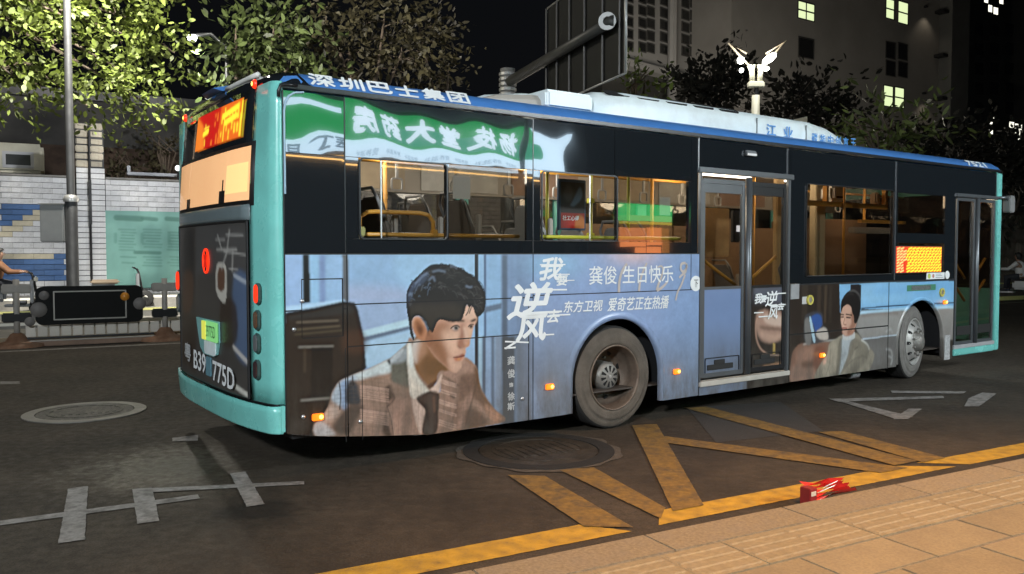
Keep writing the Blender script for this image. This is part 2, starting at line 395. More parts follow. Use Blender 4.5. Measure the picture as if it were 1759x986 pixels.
M_farpave = mat('far_paving', (.22,.21,.19), .8, var=.2, scale=4, dirt=(.1,.1,.09), dscale=1.2, damt=.5)
M_soil = mat('dark_soil', (.05,.035,.025), .95, var=.4, scale=6)
M_dark = mat('dark_metal', (.02,.02,.022), .45, metal=.3, var=.15, scale=6)
M_pole = mat('painted_steel', (.10,.102,.105), .42, metal=.6, var=.12, scale=5, rvar=.08)
M_polelite = mat('pale_steel', (.45,.45,.44), .4, metal=.5, var=.1, scale=5)
M_white = mat('white_paint', (.72,.73,.72), .4, var=.07, scale=4, dirt=(.4,.38,.34), dscale=2, damt=.3)
M_black = mat('black_rubber', (.012,.012,.012), .7, var=.2, scale=10)
M_bark = mat('bark', (.10,.075,.055), .9, var=.35, scale=9, bump=.6, bscale=20)

# ------------------------------------------------------------------ road, kerbs and pavement
def sheet_rt(name, s0, s1, t0, t1, z, m, parent=None, kind=None):
    o = MB().add([R2(s0,t0,z), R2(s1,t0,z), R2(s1,t1,z), R2(s0,t1,z)], [(0,1,2,3)]).build(name, m, parent)
    return tag(o, kind=kind)
ground = sheet_rt('ground', -300, 300, -300, 300, -0.03, M_soil, kind='structure')
road = tag(MB().add([R2(-60,3.45,0), R2(120,3.45,0), R2(120,16.6,0), R2(-60,16.6,0)], [(0,1,2,3)]).build('road', M_asphalt), kind='structure')
def worn(pts, step=.035, jit=.0013):
    out = []
    for i in range(len(pts)):
        a, b_ = Vector(pts[i][:2]), Vector(pts[(i+1) % len(pts)][:2]); k = max(1, min(160, int((b_-a).length/step)))
        for q in range(k): p = a.lerp(b_, q/k); out.append((p.x+random.gauss(0, jit), p.y+random.gauss(0, jit)))
    return out
def mark(name, pts, m, z=0.004):
    mb = MB(); pts = worn(pts); n = len(pts); mb.add([R2(s, t, z) for s, t in pts], [tuple(range(n))]); return mb.build(name, m, road)
def mark_px(name, px, m, z=0.004):
    q = worn([tuple(G(x, y, z)) for x, y in px]); return MB().add([(x, y, z) for x, y in q], [tuple(range(len(q)))]).build(name, m, road)
mark('yellow_line', ((-9,3.81),(2.86,3.81),(2.66,4.05),(-9,4.03)), M_yellow, .004)
mark('yellow_line', ((3.06,3.82),(5.86,3.82),(5.50,4.04),(3.25,4.04)), M_yellow, .004)
mark('yellow_line', ((6.02,3.81),(30,3.81),(30,4.03),(5.70,4.03)), M_yellow, .004)
for P in (((2.66,4.0),(2.90,3.85),(3.02,5.06),(2.80,5.20)),
          ((3.14,3.90),(3.30,4.05),(3.46,5.08),(3.20,5.14)),
          ((3.30,3.98),(3.55,3.98),(4.86,6.10),(4.62,6.16)),
          ((5.20,3.96),(5.50,3.96),(4.60,5.66),(4.42,5.52)),
          ((5.47,4.05),(5.74,4.05),(5.86,6.55),(5.62,6.62)),
          ((5.74,4.01),(6.02,4.01),(6.12,5.06),(5.90,5.14))):
    mark('hatch_bar', P, M_yellow_worn, .008+.0012*random.random())
for P in (((-9,5.62),(.78,5.66),(.78,5.76),(-9,5.72)), ((.46,5.98),(1.46,5.66),(1.48,5.74),(.48,6.08)),
          ((-.03,5.15),(.10,5.15),(.15,6.33),(.03,6.33)), ((.38,5.30),(.50,5.30),(.53,6.08),(.41,6.10)), ((1.01,5.33),(1.12,5.33),(1.17,6.2),(1.06,6.2))):
    mark('white_zigzag_mark', P, M_white_worn, .006+.002*random.random())
for P in (((1424,685),(1620,680),(1622,684),(1440,690)), ((1432,686),(1452,688),(1570,716),(1540,720)), ((1560,702),(1584,702),(1560,720),(1534,720)),
          ((1530,671),(1660,672),(1655,676),(1532,675)), ((1688,674),(1712,676),(1682,698),(1656,698),(1664,684))):
    mark_px('white_lane_mark', P, M_white_worn, .006+.003*random.random())
mark('far_lane_line', ((-12,15.6),(60,15.6),(60,15.75),(-12,15.75)), M_white_worn, .004)
for P in (((0,655),(34,655),(34,659),(0,660)), ((296,752),(340,747),(340,757),(296,758))): mark_px('white_lane_mark', P, M_white_worn, .006)
# darker repair patches in the asphalt
M_patch = mat('asphalt_patch', (.040,.037,.034), .75, var=.3, scale=60, bump=.4, bscale=140)
MB().add([G(1180,700,.003), G(1340,690,.003), G(1415,740,.003), G(1230,760,.003)], [(0,1,2,3)]).build('asphalt_patch', M_patch, road)

pavement = tag(MB().box((-60,-60,-.02),(120,3.19,.109), Matrix.Rotation(RA,4,'Z')).build('pavement', M_bed), kind='structure')
PROT = Matrix.Rotation(RA, 4, 'Z')
def slab_mesh(ls, lt, h, bev=.008):
    return MB().box((0,0,0),(ls,lt,h)).mesh('slab', bev, 2)
def lay(name, me, s, t, z, m, parent, tilt=0.0):
    o = bpy.data.objects.new(name, me); COL.objects.link(o); o.parent = parent
    if not me.materials: me.materials.append(m)
    o.location = R2(s, t, z); o.rotation_euler = (random.uniform(-tilt, tilt), random.uniform(-tilt, tilt), RA); return o
kerb_me = slab_mesh(.998, .262, .16, .006)
for k in range(-4, 16): lay('kerb_stone', kerb_me, -.33+k*1.0, 3.192, -.038+random.uniform(-.001,.001), M_granite, pavement, .0012)
def tactile_mesh():
    mb = MB().box((0,0,0),(.397,.336,.022))
    for k in range(4):                                    # raised guide bars along the kerb
        t = .046 + k*.081; mb.add(*(lambda a: (a, ((0,1,2,3),(4,5,1,0),(6,7,3,2),(5,6,2,1),(7,4,0,3))))([(.02,t-.012,.0275),(.377,t-.012,.0275),(.377,t+.012,.0275),(.02,t+.012,.0275),(.012,t-.02,.022),(.385,t-.02,.022),(.385,t+.02,.022),(.012,t+.02,.022)]))
    return mb.mesh('tactile')
tact_me = tactile_mesh()
for k in range(-8, 38): lay('tactile_tile', tact_me, .15+k*.401, 2.850, .096+random.uniform(-.0012,.0012), M_tactile, pavement, .002)
slab_me = slab_mesh(.603, .320, .035, .007)
for r in range(9):
    for k in range(-3 if r > 1 else -2, 14):
        lay('paving_slab', slab_me, .095 + k*.61 + (.305 if r % 2 else 0) , 2.522 - r*.326, .082+random.uniform(-.0025,.0025), M_slab, pavement, .004)
# the far side: kerb, cycle lane, pavement up to the wall
far_pavement = tag(MB().box((-40,16.75,-.02),(110,60,.10), Matrix.Rotation(RA,4,'Z')).build('far_pavement', M_farpave), kind='structure')
kerb_far = slab_mesh(1.99, .14, .15, .012)
for k in range(-6, 22): lay('kerb_stone', kerb_far, -8+k*2.0, 16.602, -.02, M_granite, far_pavement)

# ------------------------------------------------------------------ manhole covers
def manhole(c, r, label, mring, mlid, rough_ring=None):
    e = empty('manhole_cover', c, RA, label, 'manhole cover')
    MB().lathe([(r,0),(r,.010),(r*.80,.010),(r*.80,.002)], 48).build('frame', mring, e)
    MB().lathe([(r*.785,.002),(r*.785,.007),(r*.70,.009),(0.001,.009)], 40).build('lid', mlid, e)
    mb = MB(); mb.lathe([(r*.62,.009),(r*.62,.014),(r*.57,.014),(r*.57,.009)], 40)
    for k in range(9): mb.box((-r*.5+k*r*.115, -r*.32 + (k%3)*.02, .009), (-r*.5+k*r*.115+r*.06, r*.32-(k%2)*.05, .014))
    mb.build('lid_relief', mlid, e)
    return e
M_ironpale = mat('worn_iron', (.24,.23,.21), .45, metal=.4, var=.35, scale=14, dirt=(.06,.055,.05), dscale=7, damt=.7, bump=.3)
M_irondark = mat('dirty_iron', (.035,.028,.02), .6, metal=.2, var=.5, scale=9, dirt=(.09,.07,.05), dscale=5, damt=.5, bump=.5, bscale=30)
M_ringdark = mat('tar_ring', (.014,.012,.010), .8, var=.4, scale=12, bump=.4)
M_collar = mat('cement_collar', (.075,.062,.048), .8, var=.35, scale=12, bump=.5)
manhole(G(147,708,.003), .56, 'pale worn round manhole cover in the road behind the bus', M_ironpale, mat('iron_lid', (.045,.042,.038), .5, metal=.3, var=.6, scale=22, dirt=(.20,.19,.17), dscale=16, damt=.9, bump=.5))
mh = manhole(G(925,774,.004), .61, 'dark tarred manhole cover beside the bus rear wheel', M_ringdark, M_irondark)
mbc = MB(); rr = [.655+.018*math.sin(k*1.7)+.02*math.sin(k*.6+1) for k in range(48)]
mbc.add([(rr[k]*math.cos(k*math.pi/24), rr[k]*math.sin(k*math.pi/24), .003) for k in range(48)]+[(.60*math.cos(k*math.pi/24), .60*math.sin(k*math.pi/24), .004) for k in range(48)], [(k,(k+1)%48,48+(k+1)%48,48+k) for k in range(48)])
mbc.build('cement_collar', M_collar, mh)

# ------------------------------------------------------------------ red wrapper lying in the gutter
M_red = mat('red_paper', (.70,.035,.025), .4, var=.1, scale=20)
wr = empty('crushed_packet', R2(4.07,3.60,.02), RA+.04, 'crushed red and white packet lying against the kerb', 'litter')
M_dkred = mat('dark_red_card', (.24,.02,.02), .45, var=.12, scale=20)
MB().box((0,0,0),(.066,.08,.112)).build('box_end', M_dkred, wr, .004)
MB().box((.010,-.002,.066),(.054,-.0005,.094)).build('printed_panel', mat('pale_card', (.6,.5,.4), .5), wr)
flm = MB(); FS = 1.25
for k in range(5):
    y = .005+k*.02; z = .015+.022*k
    flm.add([(.060,y,z),(FS*(.20+.05*(k%3)),y+.03,z*.8+.03),(FS*(.36-.03*(k%2)),y+.01,z*.5+.05),(FS*(.40-.025*k),y+.03,z*.3+.02),(FS*.22,y+.06,z*.6+.01),(.060,y+.05,z+.02)], [(0,1,4,5),(1,2,3,4)])
flm.build('torn_flap', M_red, wr)
fl2 = MB()
for k in range(4):
    z = .03+.025*k; fl2.add([(.06+.05*(k%2),-.004,z),(.15+.03*k,-.006,z+.022),(.20+.02*k,-.004,z+.03),(.10+.05*(k%2),-.006,z+.014)], [(0,1,2,3)])
fl2.build('white_print', M_white, wr)
# ------------------------------------------------------------------ the city bus: local x along the bus from its rear, y inward from the kerb side, z up
bus = empty('city_bus', (BUS_O.x, BUS_O.y, 0), BUS_YAW, 'long blue and teal city bus wrapped in a printed advert, pulling out from the stop', 'bus')
L_, W_, ZG = 10.30, 2.5, 2.74          # length, width, gutter height
M_teal = mat('teal_paint', (.19,.58,.53), .28, rvar=.12, var=.10, scale=3, coat=.5, dirt=(.10,.28,.25), dscale=1.4, damt=.35)
M_bluep = mat('roof_blue_paint', (.07,.22,.56), .32, var=.08, scale=3, coat=.4, dirt=(.04,.10,.26), dscale=3, damt=.4)
M_body = mat('body_dark', (.010,.010,.011), .55, var=.1, scale=4)
M_gloss = mat('black_glass_panel', (.011,.014,.017), .012, spec=1.0, coat=1.0)
M_frame = mat('window_rubber', (.012,.013,.015), .35, var=.1, scale=8)
M_alu = mat('aluminium', (.55,.56,.57), .35, metal=.85, var=.08, scale=6)
M_aludark = mat('grey_door_frame', (.13,.14,.15), .35, metal=.5, var=.1, scale=5)
M_glass = glass_mat('side_glass', (.56,.54,.50), 1.3, .02)
M_glass_dark = glass_mat('dark_side_glass', (.40,.36,.31), 1.3, .02)
M_glass_clear = glass_mat('sliding_pane_glass', (.70,.70,.69), 1.3, .015)
M_hole = mat('wheel_well', (.006,.006,.006), .9)
M_textw = mat('white_vinyl', (.78,.80,.80), .45, var=.05, scale=6)
M_textg = mat('grey_vinyl', (.45,.46,.46), .5, var=.1, scale=6)
M_rail = mat('yellow_rail', (.60,.30,.05), .35, var=.06, scale=6)
M_railgreen = mat('yellow_green_rail', (.52,.50,.05), .35, var=.06, scale=6)
M_seat = mat('grey_seat_plastic', (.20,.20,.20), .45, var=.08, scale=6)
M_seatdk = mat('brown_seat_cover', (.09,.075,.06), .7, var=.12, scale=9)
M_inner = mat('interior_panel', (.32,.29,.25), .6, var=.08, scale=3)
M_innerdk = mat('interior_dark', (.05,.04,.033), .6, var=.1, scale=3)
M_print = print_mat('printed_film', .34, grain=.06, grime=.75)
M_poster = print_mat('printed_poster', .4)

AR, AF = 3.08, 8.25                    # axles
def bottom(u):
    u = np.asarray(u, float); return np.where(u < 1.1, .36-.15*np.clip(u/1.1,0,1)**.7, .205)
# --- painted advert sheets
SH = Sheet(0.0, 4.2, .15, 1.62, .005, (134,160,196))
def tr(ox, oy, sc): return lambda *pts: [S(ox+x/sc, oy+y/sc) for x, y in pts]
Zf = tr(680,440,4.483); Zt = tr(530,580,4.886); Zw = tr(480,430,2.987); Zx = tr(860,430,5.174); Zh = tr(480,430,5.8)
# background of the picture: pale window, dark chair, grey mullions
SH.poly(Zw((30,20),(1010,20),(1010,600),(30,600)), (146,176,206), 0, smooth=False)
SH.poly(Zw((345,20),(720,20),(720,250),(345,280)), (139,171,203), 18, .8)
SH.poly(Zw((600,25),(1000,25),(1000,240),(700,240)), (154,190,218), 10, .7)
SH.poly(Zw((350,180),(640,200),(640,270),(350,275)), (160,170,196), 12, .8)
SH.poly(Zw((340,290),(700,270),(700,380),(430,445),(380,420)), (150,168,196), 6, .8, False)
SH.poly(Zw((420,415),(690,345),(690,385),(430,450)), (178,206,216), 2, .9, False)
SH.poly(Zw((425,448),(700,380),(700,398),(430,472)), (92,106,122), 2, .9, False)
SH.poly(Zw((430,472),(720,400),(720,620),(440,600)), (160,188,208), 4, .9, False)
for x0, x1, c, b in ((28,118,(150,178,214),1),(156,205,(150,190,220),3),(205,240,(124,146,186),4),(240,325,(148,180,212),3)): SH.poly(Zw((x0,22),(x1,22),(x1,300),(x0,300)), c, b, .9, False)
SH.poly(Zw((118,22),(152,22),(158,270),(124,270)), (34,34,32), 1, 1, False)
SH.poly(Zw((322,22),(352,22),(356,260),(326,260)), (92,92,92), 1, .9, False)
SH.poly(Zw((30,288),(330,252),(345,275),(200,296),(30,320)), (176,206,228), 2, .9, False)
chair = SH.poly(Zw((28,322),(200,292),(330,262),(385,268),(404,310),(430,430),(446,600),(380,700),(260,800),(200,960),(28,960)), (43,34,27), 1, 1, False)
SH.poly(Zw((28,325),(330,268),(390,285),(390,320),(28,360)), (46,44,42), 4, .8, False)
SH.poly(Zw((330,420),(430,420),(440,520),(330,520)), (74,50,36), 8, .7)
for a, bb, c in (((90,370),(300,360),(120,108,92)),((80,408),(310,388),(104,92,72)),((80,432),(320,410),(86,76,58)),((100,497),(275,492),(150,146,138))): SH.stroke(Zw(a, bb), .010, c, 1, .8, False)
SH.poly(Zw((165,500),(275,500),(270,755),(160,755)), (24,19,15), 1, .8, False)
SH.stroke(Zw((130,505),(130,620)), .02, (70,58,46), 1, .7, False)
SH.stroke(Zw((112,770),(260,758)), .010, (150,148,140), 1, .9, False)
# right hand mullions and dark band
x_right = [(1003,1022,(26,28,34),0),(1022,1050,(146,180,210),2),(1050,1062,(58,72,100),1),(1062,1140,(138,172,204),3),(1140,1175,(86,100,118),4),(1175,1210,(118,140,170),6),(1210,1300,(110,130,158),8)]
for x0, x1, c, b in x_right: SH.poly(Zw((x0,20),(x1,20),(x1,620),(x0,620)), c, b, 1, False)
for x0, x1, c, b in ((1006,1022,(58,66,78),1),(1022,1040,(150,178,196),1),(1040,1060,(84,96,112),1),(1060,1085,(136,158,186),2),(1085,1105,(96,110,128),2),(1105,1140,(126,140,158),3),(1140,1210,(70,74,78),4),(1210,1300,(96,102,108),8)): SH.poly(Zw((x0,440),(x1,440),(x1,960),(x0,960)), c, b, .95, False)
SH.poly(Zw((1010,300),(1140,270),(1140,300),(1010,330)), (92,106,124), 2, .9, False)
# the blue-grey field behind the lettering, greyer towards the lower left
xx = np.clip((SH.U-1.95)/.35, 0, 1); zz = np.clip((1.30-SH.Z)/.75, 0, 1)
SH.put(xx, (136,158,196)); SH.put(xx*zz*np.clip((3.0-SH.U)/.9, 0, 1), (112,116,120), .9)
SH.put(np.clip((SH.U-3.5)/.4, 0, 1), (126,152,190), .8)
SH.put(np.clip((SH.U-2.1)/.2,0,1)*np.clip((.95-SH.Z)/.55,0,1), (110,120,132), .7)
SH.put(np.exp(-(((SH.U-2.35)/.3)**2+((SH.Z-1.5)/.12)**2)), (140,184,214), .8)
SH.put(np.exp(-(((SH.U-3.28)/.30)**2+((SH.Z-1.60)/.11)**2)), (214,184,182), .9)  # pink glow of the window reflection, painted into the print
# --- the man in the checked jacket
JK = (150,122,106)
jac = SH.poly(Zt((880,20),(820,60),(760,110),(700,165),(620,205),(540,245),(440,285),(372,312),(310,342),(262,366),(225,410),(195,470),(180,530),(160,590),(120,650),(44,735),(60,830),(200,850),(1000,840),(1300,780),(1645,700),(1560,600),(1490,500),(1450,425),(1425,320),(1410,250),(1370,200),(1312,165),(1230,200),(1120,285),(1090,460)), JK, 1)
cl = jac
SH.poly(Zt((860,40),(700,160),(540,240),(372,310),(400,360),(560,320),(700,290),(830,240)), (188,196,196), 4, 1, True, cl)
SH.poly(Zt((262,366),(372,312),(400,350),(330,400),(310,560),(250,570),(190,500)), (178,192,204), 4, 1, True, cl)
SH.poly(Zt((270,380),(330,365),(345,430),(325,600),(275,580)), (134,156,188), 3, .85, True, cl)
SH.poly(Zt((340,365),(400,375),(440,470),(430,560),(330,560),(310,480)), (52,56,62), 4, 1, True, cl)
SH.poly(Zt((830,60),(700,200),(690,300),(700,370),(760,400),(850,430),(835,240)), (96,94,84), 4, 1, True, cl)
SH.poly(Zt((700,215),(760,130),(830,80),(820,190)), (150,156,160), 3, .8, True, cl)
SH.poly(Zt((850,30),(770,95),(700,165),(690,220),(676,225),(672,160)), (40,44,50), 1, .9, True, cl)
SH.poly(Zt((690,160),(760,110),(800,90),(770,150),(700,215)), (170,176,180), 2, .8, True, cl)
SH.poly(Zt((430,390),(560,340),(690,360),(690,480),(600,520),(450,520)), (136,112,96), 6, .7, True, cl)
SH.poly(Zt((640,440),(690,400),(722,505),(690,560),(640,640),(620,800),(700,820),(665,600)), (62,47,38), 4, .95, True, cl)
SH.poly(Zt((330,580),(440,560),(460,600),(400,700),(330,820),(200,760)), (62,50,43), 6, .9, True, cl)
SH.poly(Zt((150,590),(230,560),(260,620),(210,680),(140,700)), (188,168,156), 5, .8, True, cl)
SH.poly(Zt((44,735),(110,700),(200,780),(220,820),(60,830)), (176,176,178), 3, .8, True, cl)
SH.poly(Zt((690,400),(860,420),(870,520),(720,510)), (128,106,92), 5, .7, True, cl)
SH.poly(Zt((665,575),(722,510),(860,520),(930,570),(975,610),(950,700),(920,830),(715,830)), (160,128,112), 3, .85, True, cl)
SH.poly(Zt((860,520),(930,520),(985,610),(965,720),(930,800)), (196,172,158), 2, .8, True, cl)
SH.poly(Zt((830,520),(865,520),(850,830),(800,830)), (124,98,84), 5, .6, True, cl)
for y0 in (400,412,425,440,456,470,488,505,604,617,634,652,668,684,700): SH.stroke(Zt((435,y0),(560,y0+16),(672,y0+34)), .0085, (206,170,152), 0, .5, True, cl)
SH.poly(Zt((1300,165),(1410,250),(1425,330),(1380,500),(1310,760),(1230,780),(1250,560),(1260,400),(1120,310),(1180,230)), (156,124,108), 3, .8, True, cl)
SH.poly(Zt((1270,330),(1390,300),(1380,430),(1250,560)), (106,82,68), 6, .8, True, cl)
SH.poly(Zt((1392,255),(1425,300),(1470,470),(1640,690),(1560,700),(1450,560),(1380,480)), (104,78,60), 4, .85, True, cl)
SH.poly(Zt((1480,560),(1570,610),(1640,690),(1530,690)), (182,140,116), 4, .8, True, cl)
SH.poly(Zt((1320,600),(1440,620),(1500,720),(1330,760)), (80,60,46), 6, .75, True, cl)
SH.poly(Zt((1200,640),(1290,560),(1240,740),(1190,760)), (108,84,70), 5, .6, True, cl)
# lapel, tie, shirt
SH.poly(Zt((1120,315),(1262,405),(1245,560),(1215,640),(1190,745),(1075,780),(1090,470)), (148,119,103), 1, .95, True, cl)
SH.stroke(Zt((1125,318),(1190,360),(1262,405)), .008, (70,54,44), 1, .8, True, cl); SH.stroke(Zt((1262,405),(1245,560),(1190,745)), .007, (96,74,62), 1, .7, True, cl)
for y0 in (345,358,372,430,450,520,536,548,600,615,690,708,728): SH.stroke(Zt((1098,y0),(1160,y0+22),(1240,y0+44)), .008, (214,182,164), 0, .5, True, cl)
SH.stroke(Zt((1190,485),(1225,505)), .014, (70,54,46), 1, .9, False)
SH.poly(Zt((910,500),(1010,450),(1088,462),(1090,560),(1070,790),(960,800),(985,620),(940,560)), (66,50,42), 1, 1, True, cl)
SH.poly(Zt((1035,475),(1075,475),(1065,610),(1040,610)), (112,76,58), 3, .8, True, cl)
SH.poly(Zt((980,640),(1070,660),(1066,800),(965,800)), (44,33,27), 4, .7, True, cl)
# neck
neck = SH.poly(Zf((150,620),(260,620),(420,860),(400,880),(335,900),(318,960),(285,990),(240,985),(200,940),(150,860),(118,760)), (126,90,60), 1)
SH.poly(Zf((115,690),(170,640),(200,660),(180,760),(150,830)), (196,190,184), 4, .9, True, neck)
SH.poly(Zf((170,660),(235,640),(240,740),(190,800),(155,830)), (172,130,104), 7, .8, True, neck)
SH.poly(Zf((240,760),(400,850),(330,900),(250,930),(200,860)), (102,72,42), 8, .8, True, neck)
SH.poly(Zf((230,690),(300,660),(330,720),(300,790)), (140,96,66), 8, .7, True, neck)
SH.poly(Zt((832,50),(862,60),(884,215),(905,290),(950,365),(1012,440),(1000,460),(872,508),(845,380),(830,200)), (206,200,188), 1)
SH.poly(Zt((840,60),(862,75),(880,220),(860,260),(840,200)), (204,208,206), 2, .8); SH.poly(Zt((850,330),(940,420),(960,470),(872,505)), (206,192,176), 4, .6)
SH.stroke(Zt((884,215),(905,290),(950,365),(1015,440)), .006, (120,100,78), 1, .7)
SH.poly(Zt((1122,300),(1108,380),(1086,462),(1018,442),(1060,405),(1095,350)), (214,186,170), 1)
SH.poly(Zt((1000,400),(1090,350),(1030,425),(1012,425)), (84,58,40), 2, .9)
# --- head
face = SH.poly(Zf((270,560),(300,480),(500,440),(540,380),(600,395),(625,470),(622,505),(602,540),(592,575),(586,610),(572,650),(566,688),(545,702),(536,715),(540,742),(532,758),(530,772),(522,790),(508,812),(506,840),(496,868),(470,893),(435,893),(400,866),(372,838),(330,800),(270,730),(230,650),(240,590)), (196,156,134), 1)
SH.poly(Zf((240,560),(330,500),(400,500),(420,560),(390,640),(400,760),(420,860),(330,800),(250,700)), (146,100,74), 12, .95, True, face)
SH.poly(Zf((250,640),(350,660),(400,780),(430,890),(360,850),(260,720)), (132,90,62), 9, .7, True, face)
SH.poly(Zf((350,570),(470,590),(490,640),(470,700),(430,760),(400,700),(360,630)), (212,174,150), 10, .85, True, face)
SH.poly(Zf((500,440),(540,385),(600,400),(612,470),(560,490)), (206,172,150), 4, .85, True, face)
SH.poly(Zf((545,560),(590,560),(580,620),(560,640)), (208,172,148), 4, .8, True, face)
SH.poly(Zf((400,780),(470,800),(505,820),(495,868),(460,892),(420,870)), (206,168,146), 6, .75, True, face)
SH.poly(Zf((495,520),(528,530),(532,600),(510,660),(482,650),(500,590)), (146,98,78), 5, .85, True, face)
SH.poly(Zf((515,540),(545,560),(560,640),(540,650)), (214,180,158), 3, .8, True, face)
SH.poly(Zf((472,660),(500,645),(560,650),(566,688),(548,700),(520,700),(500,712),(476,695)), (150,100,78), 3, .8, True, face)
SH.poly(Zf((520,650),(560,655),(560,685),(535,690)), (200,158,134), 3, .8, True, face)
SH.stroke(Zf((478,690),(500,708),(525,698)), .008, (88,54,44), 1, .7, True, face)
SH.poly(Zf((505,705),(535,708),(538,742),(520,752),(495,755)), (188,148,126), 3, .6, True, face)
# brows, eyes
SH.poly(Zf((392,494),(430,480),(490,482),(528,496),(520,506),(470,506),(420,508)), (48,40,36), 1, .9)
SH.poly(Zf((572,500),(600,484),(622,484),(612,498),(590,506)), (58,48,42), 1, .9)
SH.poly(Zf((425,545),(450,532),(480,532),(490,560),(470,576),(440,572)), (170,130,110), 2, .8)
SH.poly(Zf((432,556),(452,540),(474,538),(486,556),(470,570),(446,570)), (200,184,174), 1, .9)
SH.poly(Zf((450,542),(474,540),(478,562),(462,570),(450,562)), (38,28,24), 1, .95)
SH.stroke(Zf((424,556),(446,538),(474,534),(490,548)), .009, (44,32,28), 0, .9); SH.stroke(Zf((432,562),(452,575),(478,570)), .005, (110,74,60), 1, .7)
SH.poly(Zf((560,546),(576,530),(594,530),(596,544),(578,556)), (182,150,134), 1, .8); SH.poly(Zf((568,534),(588,530),(588,550),(574,554)), (44,34,30), 1, .95)
SH.stroke(Zf((558,542),(576,526),(598,526)), .008, (50,38,34), 0, .9)
# mouth
SH.poly(Zf((445,776),(480,768),(512,752),(530,760),(524,772),(486,784),(455,786)), (134,72,60), 1, .9)
SH.poly(Zf((450,786),(490,784),(520,774),(512,790),(490,806),(458,806)), (186,116,88), 2, .9); SH.poly(Zf((476,790),(494,786),(490,802),(476,802)), (206,150,84), 1, .7)
SH.stroke(Zf((443,778),(470,780),(500,776),(528,766)), .006, (82,42,36), 0, .9); SH.stroke(Zf((445,815),(480,818),(505,810)), .012, (150,104,82), 3, .6)
# ear
SH.poly(Zf((124,500),(140,472),(165,464),(195,478),(222,520),(240,560),(250,600),(240,640),(205,650),(170,632),(140,590),(126,545)), (176,122,90), 1)
SH.poly(Zf((150,510),(175,500),(210,540),(215,590),(190,620),(165,580)), (134,84,54), 4, .85); SH.stroke(Zf((130,540),(138,490),(165,472),(195,485),(220,525)), .014, (202,156,126), 1, .7)
SH.poly(Zf((165,545),(190,540),(205,570),(185,600)), (96,58,36), 4, .8)
# hair
HP = Zf((82,340),(84,280),(104,225),(140,180),(180,142),(225,98),(275,70),(330,60),(390,62),(450,76),(505,95),(560,130),(610,165),(650,210),(678,262),(692,315),(690,375),(678,425),(650,458),(625,468),(608,440),(598,400),(580,382),(566,400),(545,372),(532,420),(515,470),(500,495),(460,505),(400,500),(345,488),(318,510),(300,550),(284,586),(262,578),(244,532),(225,492),(190,466),(160,460),(138,472),(124,500),(122,545),(136,600),(142,650),(128,640),(112,600),(98,500),(84,410))
hair = SH.poly(HP, (36,35,34), 0)
SH.poly(Zf((80,330),(110,225),(200,140),(250,120),(230,200),(130,270),(110,380)), (70,84,108), 6, .75, True, hair)
SH.poly(Zf((110,380),(250,360),(420,360),(520,400),(490,500),(400,490),(300,520),(260,570),(170,460),(110,470)), (58,52,45), 9, .7, True, hair)
SH.poly(Zf((140,300),(300,150),(470,120),(600,190),(640,290),(400,330),(200,340)), (26,26,26), 12, .7, True, hair)
rs = random.Random(3)
for k in range(150):
    a = rs.uniform(0, 1); x = 110 + a*540; y0 = 330 - 250*math.sin(math.pi*min(1, .18+a*.75)) + rs.uniform(-10, 180)
    dx = rs.uniform(18, 60)*(1 if a > .4 else -.6); dy = rs.uniform(-20, 50)
    c = (88,102,122) if (a < .3 and rs.random() < .6) else rs.choice([(20,20,21),(64,62,62),(50,48,46),(78,76,76)])
    SH.stroke(Zf((x, y0), (x+dx*.5, y0+dy*.3-8), (x+dx, y0+dy)), rs.uniform(.004, .008), c, 0, .55, True, hair)
for p in (((230,100),(270,70),(320,62)),((330,75),(350,55),(385,75)),((410,62),(440,70),(470,90)),((480,90),(520,95),(530,125)),((560,135),(600,150),(620,185)),((118,185),(150,195),(170,160)),((640,190),(668,225),(690,290)),((270,160),(300,150),(310,180))):
    SH.stroke(Zf(*p), .006, (40,44,52), 0, .9)
for p in (((255,185),(285,160),(300,190)),((285,120),(330,110),(380,120)),((420,78),(445,78),(470,95)),((540,230),(570,240),(585,235)),((100,300),(112,285),(120,300)),((150,210),(200,160),(240,130))):
    SH.stroke(Zf(*p), .012, (120,136,158), 1, .7)
for p in (((545,372),(520,420),(516,470)),((566,395),(555,430),(540,455)),((584,385),(572,420),(566,440))): SH.stroke(Zf(*p), .009, (46,42,40), 0, .8)
SH.poly(Zf((190,468),(226,486),(258,560),(262,612),(244,610),(240,560),(222,515)), (50,44,40), 1, 1); SH.poly(Zf((244,590),(268,575),(290,640),(262,700),(225,655)), (140,94,68), 2, .9)
SH.poly(Zt((1080,330),(1105,282),(1135,285),(1125,330),(1105,400),(1088,460)), (150,122,104), 1, .95); SH.poly(Zt((1118,306),(1106,380),(1086,462),(1018,442),(1060,405),(1092,350)), (210,184,168), 1)
# cloth weave and checks over the whole jacket, then a crisp print
n1 = RNG.normal(0, 1, SH.a.shape[:2]); wv = blur(n1, 1)*1.6; n2 = RNG.normal(0, 1, SH.a.shape[:2]); fold = blur(n2, 9)*16
cloth = jac*(1-np.clip(neck+face, 0, 1))
SH.a *= (1+cloth*(.10*wv+.10*fold))[..., None]
for k in range(26):
    x = 150+k*54; SH.stroke(Zt((x, 340), (x+18, 560), (x+6, 820)), .006, (92,74,64), 0, .28, True, jac)
for k in range(16):
    y = 330+k*34; SH.stroke(Zt((150, y+20), (420, y), (700, y+26)), .006, (96,78,68), 0, .22, True, jac); SH.stroke(Zt((1240, y), (1400, y-20), (1600, y+60)), .006, (100,80,68), 0, .25, True, jac)
SH.poly(Zt((910,500),(1010,450),(1088,462),(1090,560),(1070,790),(960,800),(985,620),(940,560)), (62,47,40), 1, .8, True, cl)
